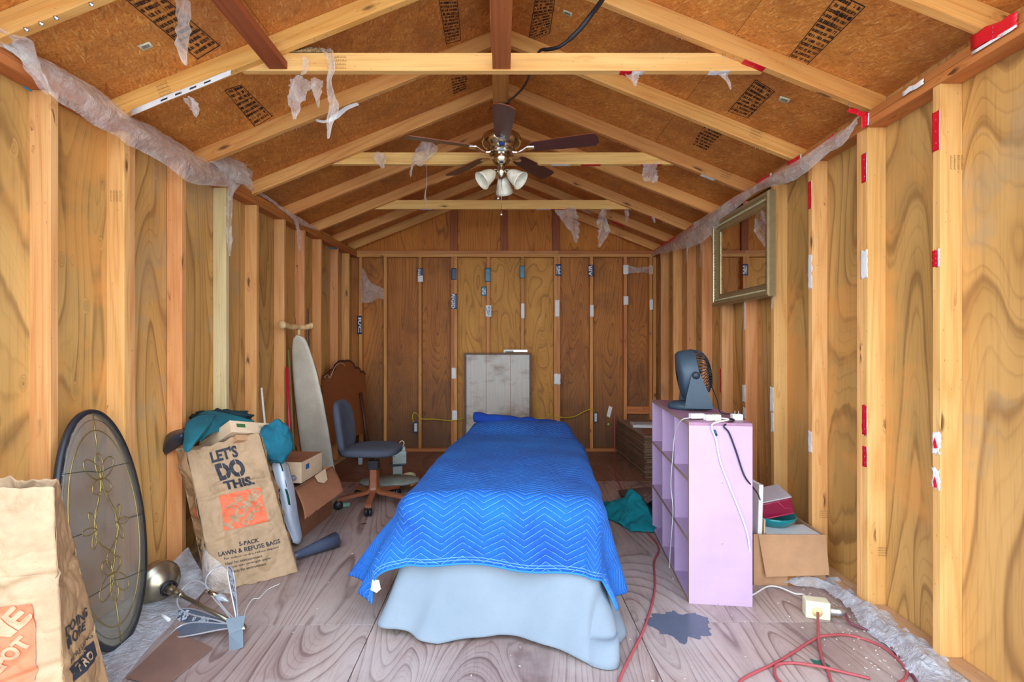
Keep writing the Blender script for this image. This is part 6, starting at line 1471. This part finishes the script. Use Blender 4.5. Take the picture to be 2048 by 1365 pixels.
rstrip(1, 219, 298, 'red_tape', 'red wrap strip high on the nearest right-hand stud', white_edge=(.9, 1.02))
rstrip(1, 499, 532, 'red_tape', 'small torn red and white wrap at mid height on the nearest right-hand stud', ragged=.012, white_edge=(.72, 1.0))
rstrip(1, 868, 910, 'white_tape', 'torn white wrap with red flecks low on the nearest right-hand stud, upper of two', ragged=.016)
rstrip(1, 940, 982, 'white_tape', 'torn white and red wrap low on the nearest right-hand stud, lower of two', ragged=.016)
for yy0, yy1, pc in ((876, 900, .3), (955, 980, .35)):
    d = 2.044; z = lambda py: CAMZ+(688-py)*d/1010.
    par = [o for o in bpy.data.objects if o.get('label', '').startswith('torn white') and ('upper' if yy0 < 900 else 'lower') in o['label']][0]
    g = G(); x_ = xr(d)-.0052; q = [(-.010, -.02), (.006, -.024), (.010, .0), (.003, .022), (-.004, .004)]
    g.prism(q, Vector((0, 1, 0)), Vector((0, 0, 1)), Vector((-1, 0, 0)), (x_, d+.019, z((yy0+yy1)/2)), .0008); g.build('red_print', M['red_tape'], par)
rstrip(2, 304, 362, 'red_tape', 'red wrap strip high on the doubled right-hand stud', dw=(.002, .040), white_edge=(.88, 1.02))
rstrip(2, 499, 556, 'white_tape', 'torn white wrap at mid height on the doubled right-hand stud', dw=(-.002, .048), ragged=.014)
rstrip(2, 812, 872, 'red_tape', 'torn red wrap low on the doubled right-hand stud, upper of two', dw=(-.002, .036), ragged=.008, white_edge=(.86, 1.02))
rstrip(2, 895, 936, 'red_tape', 'red wrap low on the doubled right-hand stud, lower of two', dw=(-.002, .034), white_edge=(.86, 1.02))
rstrip(3, 361, 416, 'red_tape', 'red wrap strip high on the third right-hand stud', white_edge=(.86, 1.02))
rstrip(3, 508, 577, 'white_tape', 'ragged white wrap at mid height on the third right-hand stud', ragged=.016)
rstrip(3, 864, 907, 'white_tape', 'white wrap low on the third right-hand stud', ragged=.006)
rstrip(4, 394, 445, 'red_tape', 'red wrap strip beside the right edge of the mirror')
rstrip(4, 551, 590, 'white_tape', 'narrow white wrap at the lower right corner of the mirror')
rstrip(4, 775, 825, 'white_tape', 'white wrap low on the fourth right-hand stud, upper of two', dw=(0, .05), ragged=.008)
rstrip(4, 827, 866, 'white_tape', 'white wrap with red foot low on the fourth right-hand stud, lower of two', ragged=.006)
rstrip(5, 771, 805, 'white_tape', 'white wrap on the fifth right-hand stud, upper of two above the shelf', dw=(0, .05), ragged=.006)
rstrip(5, 816, 838, 'white_tape', 'white wrap on the fifth right-hand stud, lower of two above the shelf', ragged=.006)
rstrip(5, 600, 660, 'white_tape', 'thin white wrap on the stud just below the mirror', dw=(0, .014))
rstrip(6, 738, 786, 'red_tape', 'dark red wrap strip on the stud right of the table fan', white_edge=(.88, 1.02))
def psliver(label, px, d, mat, out, **kw):
    ds = d if isinstance(d, (list, tuple)) else [d]*4
    return sliver('wrap_scrap', label, [P(x, y, dd) for (x, y), dd in zip(px, ds)], mat, .001, out=out, **kw)
# back wall
yb = YB-.0012; yf = YB+.0885
Bk = (0, -1, 0)
def bstrip(label, x0, x1, y0, y1, mat, d=None, **kw):
    return psliver(label, [(x0, y0), (x1, y0), (x1, y1), (x0, y1)], d or yb, mat, Bk, **kw)
bstrip('dark blue wrap with white print on the leftmost stud of the back wall', 714.5, 724, 632, 669, 'blue_tape', txt=('R/C', (.1, .9, .2, .85), 'white_tape', 1))
bstrip('blue and white wrap high on the third back wall stud from the left', 835, 846, 537, 551, 'blue_tape', txt=('PRO', (.05, .95, .45, .95), 'white_tape', -1))
bstrip('white lower piece of wrap below the blue one on the third back wall stud', 835.5, 846, 551.5, 564, 'white_tape')
bstrip('plain dark blue wrap high on the left doubled stud of the back wall', 903, 913, 537, 560, 'blue_tape')
bstrip('dark blue wrap lettered RIGID on the left doubled stud of the back wall', 903, 914, 588, 618, 'blue_tape', txt=('RIGID', (.02, .98, .02, .6), 'white_tape', 1))
bstrip('tall teal wrap high on the stud left of centre on the back wall', 970, 981, 536, 564, 'teal_tape')
bstrip('small teal wrap on the plywood left of centre on the back wall', 962, 973, 574, 592, 'teal_tape', d=yf, txt=('24', (.2, .9, .2, .8), 'white_tape', 0))
bstrip('blue and white torn wrap below the teal ones on the back wall', 971, 983, 611, 634, 'white_tape', ragged=.01, txt=('NR', (.1, .9, .1, .9), 'teal_tape', 0))
bstrip('teal wrap high on the centre-right stud of the back wall', 1039.5, 1049, 532, 557, 'teal_tape')
bstrip('long white wrap on the centre-right stud of the back wall', 1042, 1049, 607, 637, 'white_tape')
bstrip('dark blue wrap with white characters on the right doubled stud of the back wall', 1111, 1122, 529, 552, 'blue_tape', txt=('NE', (.2, .9, .15, .85), 'white_tape', 0))
bstrip('long white wrap on the right doubled stud of the back wall', 1110, 1119, 600, 634, 'white_tape')
bstrip('crinkled silvery wrap low on the right doubled stud of the back wall', 1108, 1121, 748, 769, 'white_tape', ragged=.012)
bstrip('dark blue wrap with sideways letters on the third back wall stud from the right', 1177, 1188, 530, 553, 'blue_tape', txt=('AIR', (.02, .98, .35, .98), 'white_tape', -1))
bstrip('white wrap on the third back wall stud from the right', 1180, 1187.5, 610, 634, 'white_tape')
bstrip('white square wrap at the left end of the plastic band on the back wall', 1246.5, 1257, 530, 549, 'white_tape')
bstrip('brown paper wrap at the right end of the plastic band on the back wall', 1298, 1306, 531, 549, 'card_pale')
bstrip('white wrap below the plastic band on the second back wall stud from the right', 1247, 1257, 593, 610, 'white_tape')
bstrip('narrow white wrap on the last back wall stud before the right corner', 1299, 1306, 599, 620, 'white_tape')
bstrip('white wrap low on the left doubled stud of the back wall', 903, 912, 736, 758, 'white_tape')
psliver('white tag tilted on the plywood above the corner stack of boxes', [(1218, 812), (1225, 815), (1220, 836), (1213, 833)], yf, 'white_tape', Bk)
# rafters, plates, collar ties
def under_collar(label, x0, x1, d, mat, **kw):
    z = CAMZ+1.352-.0008; X0 = (x0-1005)*d/1010.; X1 = (x1-1005)*d/1010.
    return sliver('wrap_scrap', label, [(X0, d+.038, z), (X1, d+.038, z), (X1, d+.0005, z), (X0, d+.0005, z)], mat, .001, out=(0, 0, -1), **kw)
under_collar('red and white wrap under the near collar tie, right of the cable', 1241, 1289, 2.4985, 'red_tape', white_edge=(.5, 1.0), ragged=.006)
under_collar('white wrap under the right end of the near collar tie', 1420, 1462, 2.4985, 'white_tape', ragged=.01)
under_collar('white wrap under the middle collar tie right of the fan', 1103, 1141, 3.7985, 'white_tape')
under_collar('red wrap under the middle collar tie right of the fan', 1163, 1202, 3.7985, 'red_tape')
under_collar('pinkish wrap under the right end of the middle collar tie', 1283, 1325, 3.7985, 'pink_tape')
under_collar('grey-white wrap under the far collar tie, right of the pull chains', 1072, 1102, 5.0585, 'white_tape')
under_collar('pink wrap under the far collar tie holding the large plastic rag', 1103, 1151, 5.0585, 'pink_tape')
under_collar('pale wrap under the far collar tie above the leaf-shaped rag', 1205, 1223, 5.0585, 'white_tape')
under_collar('pale wrap under the left end of the far collar tie', 838, 864, 5.0585, 'white_tape')
def under_rafter(label, k, sg, x0, x1, mat, w=(0, .038), drop=.0, **kw):
    """scrap on the underside (and slightly hanging) of rafter k between photo columns x0..x1"""
    d = RY[k]; X0 = (x0-1005)*d/1010.; X1 = (x1-1005)*d/1010.
    z = lambda x: under(x)-.0014
    return sliver('wrap_scrap', label, [(X0, d+w[1], z(X0)), (X1, d+w[1], z(X1)), (X1, d+w[0], z(X1)-drop), (X0, d+w[0], z(X0)-drop)], mat, .001, out=(0, 0, -1), **kw)
under_rafter('red wrap on the near right rafter where the collar tie meets it', 2, 1, 1490, 1532, 'red_tape')
o = (lambda a, b, d: sliver('wrap_scrap', 'long white printed wrap along the underside of the near left rafter', [(a, d, under(a)+.002), (b, d, under(b)+.002), (b, d, under(b)-.024), (a, d, under(a)-.028)], 'white_tape', .001, out=(0, -1, 0), ragged=.005, txt=('- - - -', (.3, .8, .3, .62), 'ink', 0)))((262-1005)*2.457/1010, (462-1005)*2.457/1010, 2.457)
under_rafter('white wrap on the fourth right rafter', 4, 1, 1404, 1432, 'white_tape')
under_rafter('white wrap on the last right rafter near the far collar tie', 7, 1, 1158, 1182, 'white_tape', w=(-.002, .038), drop=.03)
under_rafter('pink wrap on the last right rafter near the back corner', 7, 1, 1222, 1249, 'pink_tape', w=(-.002, .038), drop=.03)
under_rafter('pale pink wrap on the right rafter before the last', 6, 1, 1300, 1325, 'pink_tape')
sheet('wrap_tail', [[P(632, 238, 3.10), P(632, 243, 3.10)], [P(650, 240, 3.08), P(650, 246, 3.08)], [P(672, 226, 3.08), P(674, 238, 3.08)], [P(692, 212, 3.10), P(696, 220, 3.10)], [P(714, 204, 3.11), P(718, 210, 3.11)]], M['white_tape'], None, 30, 4, .001, .002, 9, 2)
tag(bpy.data.objects['wrap_tail'], 'curling white wrap tail hanging from the third left rafter', 'wrap scrap')
psliver('thick red wrap where the near right rafter meets the top plate', [(1698, 216), (1737, 226), (1735, 238), (1694, 224)], 2.452, 'red_tape', (0, -1, 0), ragged=.01)
psliver('red wrap folded down beside the doubled right-hand stud top', [(1722, 234), (1738, 226), (1737, 250), (1723, 258)], 2.448, 'red_tape', (-.4, -1, 0), white_edge=(.85, 1.02))
def plate_strip(label, x0, x1, y0, y1, mat, h=.045, **kw):
    A = on_right(x0, y0, .010); B = on_right(x1, y1, .010)
    return sliver('wrap_scrap', label, [A, B, B-Vector((0, 0, h)), A-Vector((0, 0, h))], mat, .001, out=(-1, 0, 0), **kw)
plate_strip('large glossy red wrap on the right top plate at the upper right of the photo', 1942, 2036, 72, 22, 'red_tape', .055, ragged=.012)
plate_strip('white wrap edge below the large red wrap at the upper right', 1944, 2034, 104, 48, 'white_tape', .012)
plate_strip('white translucent wrap on the right top plate before the nearest stud', 1805, 1848, 184, 157, 'white_tape', .022, ragged=.01)
plate_strip('red wrap on the right top plate just behind the near rafter', 1654, 1668, 279, 266, 'red_tape', .03)
plate_strip('red wrap on the right top plate at the third rafter', 1576, 1603, 324, 308, 'red_tape', .05, white_edge=(.9, 1.02))
plate_strip('red wrap on the right top plate at the fourth rafter', 1514, 1543, 362, 346, 'red_tape', .045, white_edge=(.9, 1.02))
plate_strip('red wrap on the right top plate above the mirror', 1460, 1474, 402, 394, 'red_tape', .04)
plate_strip('white wrap on the right top plate above the mirror', 1441, 1458, 412, 402, 'white_tape', .045)
plate_strip('white wrap on the right top plate left of the mirror', 1387, 1399, 446, 440, 'white_tape', .05)
plate_strip('red wrap on the right top plate left of the mirror', 1378, 1387, 454, 448, 'red_tape', .05)
plate_strip('red wrap on the right top plate at the last but one rafter', 1338, 1350, 480, 473, 'red_tape', .045)
plate_strip('dark red wrap on the right top plate in the far corner', 1322, 1335, 490, 482, 'pink_tape', .05)
A = on_left(55, 178, .002); g = G(); g.box((0, 0, 0), (.003, .035, .006)); o = g.build('teal_chip', M['teal_tape']); o.location = A; tag(o, 'tiny teal chip at the top of the nearest left stud', 'wrap scrap')
sliver('wrap_scrap', 'white printed wrap on the left top plate at the near end of the film', [on_left(6, 66, .012), on_left(58, 112, .012), on_left(58, 112, .012)-Vector((0, 0, .035)), on_left(6, 66, .012)-Vector((0, 0, .05))], 'white_tape', .001, out=(1, 0, 0), ragged=.01)
sliver('wrap_scrap', 'teal wrap at the top of the last but two stud of the left wall', [on_left(657, 495, .002), on_left(674, 495, .002), on_left(674, 499, .002), on_left(657, 498, .002)], 'teal_tape', .001, out=(1, 0, 0))

# ---- old nest on the collar tie, debris line on plates
ns = NT('straw_and_seed_debris'); v = ns.coords('Object'); c = ns.mix(ns.ramp(ns.noise(v, 140, 3, .7), [(.4, 0), (.6, 1)]), rgb(120, 92, 56), rgb(206, 180, 132)); ns.bump(ns.noise(v, 160, 2), 1, .008); nsm = ns.fin(c, .9)
g = G(); c_ = Vector(((622-1005)*2.53/1010, 2.535, CAMZ+1.441))
g.grid(lambda u, v: c_+Vector((.12*(2*u-1), .04*(2*v-1), .045*max(0, 1-(2*u-1)**2)*max(0, 1-(2*v-1)**2)+.012*noise.noise(Vector((u*22, v*9, 1)))*(1 if 0 < u < 1 and 0 < v < 1 else 0))), 50, 12, 0.0)
o = g.build('bird_nest', nsm); tag(o, 'low heap of straw and seed debris on the near collar tie, left end', 'nest')

# ---- outlets and yellow cable on the back wall
def outlet(x0, x1, y0, y1, label, blue=True, d=6.155):
    A, B = P(x0, y0, d), P(x1, y1, d); r = root('wall_outlet', label, 'outlet', ((A.x+B.x)/2, d+.02, (A.z+B.z)/2))
    w_, h_ = abs(B.x-A.x), abs(A.z-B.z)
    g = G(); g.box((0, .022, 0), (w_, .045, h_), bev=.003); g.build('box_body', flat('blue_box_plastic', rgb(30, 72, 116), .4) if blue else M['white_plastic'], r)
    g = G()
    if blue:
        g.box((0, -.002, 0), (w_*.45, .006, h_*.8), bev=.002); g.build('receptacle', M['white_plastic'], r)
        for dz in (-.018, .018):
            g = G(); g.box((-.006, -.0058, dz), (.003, .002, .010)); g.box((.006, -.0058, dz), (.003, .002, .010)); g.build('slots', M['black_plastic'], r)
    else:
        g.box((0, -.003, 0), (w_*.3, .008, h_*.35), bev=.002); g.build('switch_rocker', M['galv'], r)
    return r
outlet(825, 837, 846, 866, 'blue wall outlet on the back wall between chair and bed')
outlet(1187, 1197, 826, 846, 'blue wall outlet on the back wall right of the bed')
outlet(904, 914, 822, 841, 'white wall switch on the left doubled stud of the back wall', False, 6.09)
yl = flat('yellow_cable', rgb(206, 184, 40), .5); pl_ = lambda px, py: P(px, py, 6.205)
tag(pipe('yellow_cable', [P(827, 846, 6.19), pl_(825, 833), pl_(829, 826), pl_(835, 830), P(842, 838, 6.115), P(870, 839, 6.15), P(898, 842, 6.112), P(909, 841, 6.112), P(926, 838, 6.15), P(934, 838, 6.17)], .006, yl, n=80, sides=6), 'yellow cable on the back wall left of the bed', 'cable')
tag(pipe('yellow_cable', [P(1060, 837, 6.19), P(1085, 838, 6.18), P(1100, 841, 6.15), pl_(1098, 831), pl_(1104, 829), P(1112, 833, 6.115), P(1130, 836, 6.15), P(1150, 833, 6.18), P(1168, 824, 6.15), P(1183, 819, 6.115), P(1190, 826, 6.16)], .006, yl, n=80, sides=6), 'yellow cable on the back wall right of the bed', 'cable')
g = G(); g.lathe([(0, .012), (.014, .008), (.014, -.008), (0, -.012)], Matrix.Translation(P(1217, 849, 6.19)) @ Matrix.Rotation(pi/2, 4, 'X'), 10); tag(g.build('green_button', flat('pale_green', rgb(180, 220, 120), .5)), 'small pale green dot on the plywood right of the right wall outlet', 'button')

# ---- printed stamps and stickers on the roof panels, grade marks on lumber
def roof_pt(px, py):
    """point on the underside of the roof panels"""
    sg = -1 if px < 1005 else 1; kx = (px-1005)/1010.; kz = (688-py)/1010.
    d = (APEX+.0966-CAMZ)/(kz+PITCH*abs(kx)); return P(px, py, d)
M['stamp'] = flat('stamp_ink', rgb(34, 20, 14), .8)
def roof_stamp(corners, rows_=9, seed=0, big=None, frame_=True):
    """panel grade stamp: TL TR BR BL in photo columns, laid on the real roof panel"""
    A, B, C_, D_ = [roof_pt(*c) for c in corners]; sg = -1 if corners[0][0] < 1005 else 1
    nrm = Vector((-sg*PITCH, 0, -1)).normalized(); r = random.Random(seed)
    def q(u, v): 
        p = A.lerp(B, u).lerp(D_.lerp(C_, u), v); p.z = APEX+.0966-PITCH*abs(p.x); return p+nrm*.003
    g = G()
    def bar(u0, u1, v0, v1): g.add([q(u0, v0), q(u1, v0), q(u1, v1), q(u0, v1)], [(0, 1, 2, 3)])
    if frame_: bar(0, 1, 0, .012); bar(0, 1, .988, 1); bar(0, .03, 0, 1); bar(.97, 1, 0, 1); bar(.5, .52, 0, .35) if r.random() > .5 else None; bar(0, 1, .36, .368); bar(0, 1, .68, .688)
    for i in range(rows_):
        v0 = .03+i*.94/rows_; h_ = .94/rows_*.5; u = .06
        while u < .92:
            w_ = r.uniform(.02, .06)
            if r.random() > .15:
                bar(u, u+w_*.8, v0, v0+h_*.34) if r.random() > .4 else None; bar(u, u+.022, v0, v0+h_*1.1)
                if r.random() > .35: bar(u, u+w_*.8, v0+h_*.75, v0+h_*1.1)
                if r.random() > .5: bar(u+w_*.6, u+w_*.6+.02, v0, v0+h_*1.1)
            u += w_+.015
    g.build('grade_stamp', M['stamp'], ceil)['kind'] = 'stuff'
    if big: 
        tx, bx4 = big
        vs, fs = text_mesh(tx, 1.0, bold=.02); vs = fit_text(vs, *bx4); g = G(); g.add([q(v_.x, 1-v_.y) for v_ in vs], fs); g.build('stamp_lettering', M['stamp'], ceil)
roof_stamp([(243, -8), (300, -30), (440, 90), (395, 118)], 12, 1)
roof_stamp([(448, 180), (482, 168), (545, 232), (510, 254)], 9, 2)
roof_stamp([(876, -8), (914, -8), (922, 80), (892, 88)], 13, 3)
roof_stamp([(1072, -10), (1112, -10), (1100, 66), (1056, 84)], 13, 4)
roof_stamp([(1678, -14), (1732, 12), (1612, 132), (1574, 118)], 13, 5, big=('24/16', (.35, .95, .78, .84)))
roof_stamp([(1512, 158), (1550, 182), (1496, 236), (1456, 222)], 9, 6, frame_=True)
roof_stamp([(1408, 250), (1448, 268), (1412, 304), (1380, 290)], 7, 7, frame_=False)
roof_stamp([(900, 156), (936, 150), (934, 178), (906, 192)], 6, 8, frame_=False)
M['barcode'] = M['ink']
def sticker(corners, label):
    A, B, C_, D_ = [roof_pt(*c) for c in corners]; sg = -1 if corners[0][0] < 1005 else 1; nrm = Vector((-sg*PITCH, 0, -1)).normalized()
    r = root('barcode_sticker', label, 'sticker', (0, 0, 0))
    q = lambda u, v, o=.002: (lambda p: Vector((p.x, p.y, APEX+.0966-PITCH*abs(p.x)))+nrm*o)(A.lerp(B, u).lerp(D_.lerp(C_, u), v))
    g = G(); g.grid(lambda u, v: q(u, v), 2, 2, .0006); g.build('paper', M['cream'], r)
    g = G(); u = .2
    rr_ = random.Random(2)
    while u < .78: w_ = rr_.choice((.02, .035)); g.add([q(u, .25, .0032), q(u+w_, .25, .0032), q(u+w_, .7, .0032), q(u, .7, .0032)], [(0, 1, 2, 3)]); u += w_+.025
    g.build('barcode', M['ink'], r)
sticker([(274, 91), (298, 82), (308, 93), (286, 102)], 'small white barcode sticker on the roof panel at upper left')
sticker([(1127, 18), (1145, 25), (1143, 34), (1125, 27)], 'small white barcode sticker on the roof panel right of the ridge')
sticker([(1561, 191), (1582, 198), (1575, 207), (1556, 201)], 'small white barcode sticker on the roof panel right of the near collar tie')
def grade(p, ax_, ay_, w_, h_, par, seed, txt=('KD', 'HT')):
    """small lumber grade mark"""
    g = G(); r = random.Random(seed); ax_ = Vector(ax_); ay_ = Vector(ay_); p = Vector(p)
    for i in range(4):
        y = (1.5-i)*h_/4; x = -w_/2
        while x < w_/2:
            q = r.uniform(.05, .1)*w_; t_ = h_*.015
            a = [p+ax_*x+ay_*y, p+ax_*(x+q)+ay_*y, p+ax_*(x+q)+ay_*(y+t_), p+ax_*x+ay_*(y+t_)]; g.add(a, [(0, 1, 2, 3)])
            a = [p+ax_*x+ay_*y, p+ax_*(x+.012*w_)+ay_*y, p+ax_*(x+.012*w_)+ay_*(y+h_*.13), p+ax_*x+ay_*(y+h_*.13)]; g.add(a, [(0, 1, 2, 3)]); x += q*1.25
    o = g.build('grade_mark', M['stamp'], par); o['kind'] = 'stuff'
grade((P(343*0+230, 392, 2.4955)), (0, 0, 1), (1, 0, 0), .055, .06, wall_left, 1)
grade((P(1912, 325, 2.0415)), (0, 0, 1), (1, 0, 0), .055, .06, wall_right, 2)
grade((P(1770*0+1649, 1030, 2.9055)), (1, 0, 0), (0, 0, 1), .055, .05, wall_right, 3)
grade((P(1768, 1105, 2.4565)), (1, 0, 0), (0, 0, 1), .06, .05, wall_right, 4)
dR = dirR
grade(P(1512, 268, 3.1175), Vector((0.92, 0, -.38)), Vector((.38, 0, .92)), .07, .07, ceil, 5)
grade(P(1452, 350, 3.7575), Vector((0.92, 0, -.38)), Vector((.38, 0, .92)), .07, .07, ceil, 6)
grade(P(674, 126, 2.4955), (1, 0, 0), (0, 0, 1), .09, .07, ceil, 7)
grade(P(328, 180, 2.4575), Vector((0.92, 0, .38)), Vector((-.38, 0, .92)), .06, .07, ceil, 8)
# nail tips under the rafters
g = G(); r_ = random.Random(9)
for d in RY[2:7]:
    for sg in (-1, 1):
        for k in range(16):
            x = sg*lerp(.25, 1.7, r_.random()); z = under(x)
            if r_.random() > .45: continue
            q = Vector((x, d+.006+.02*r_.random(), z)); g.tube([q, q+Vector((r_.uniform(-.006, .006), -.004, -.022))], .0012, 4)
o = g.build('staple_tips', M['galv'], ceil); o['kind'] = 'stuff'
# sawdust, chips and crumbs along the right wall and the floor
g = G(); r_ = random.Random(4)
for k in range(420):
    if k < 260: d = lerp(1.9, 3.2, r_.random()); x = xr(d)-abs(r_.gauss(0, .16))-.02
    else: d = lerp(1.7, 5.8, r_.random()); x = lerp(-1.5, 1.6, r_.random())
    q = Vector((x, d, .003 if k < 260 or abs(x) < 1.7 else .04)); s_ = .0022+.003*r_.random()
    g.box((0, 0, 0), (s_*2, s_, s_*.6), Matrix.Translation(q) @ Matrix.Rotation(r_.random()*6, 4, 'Z'))
o = g.build('floor_crumbs', flat('pale_crumbs', rgb(206, 196, 180), .8)); o['kind'] = 'stuff'; tag(o, 'pale crumbs and chips scattered over the plywood floor', 'debris')
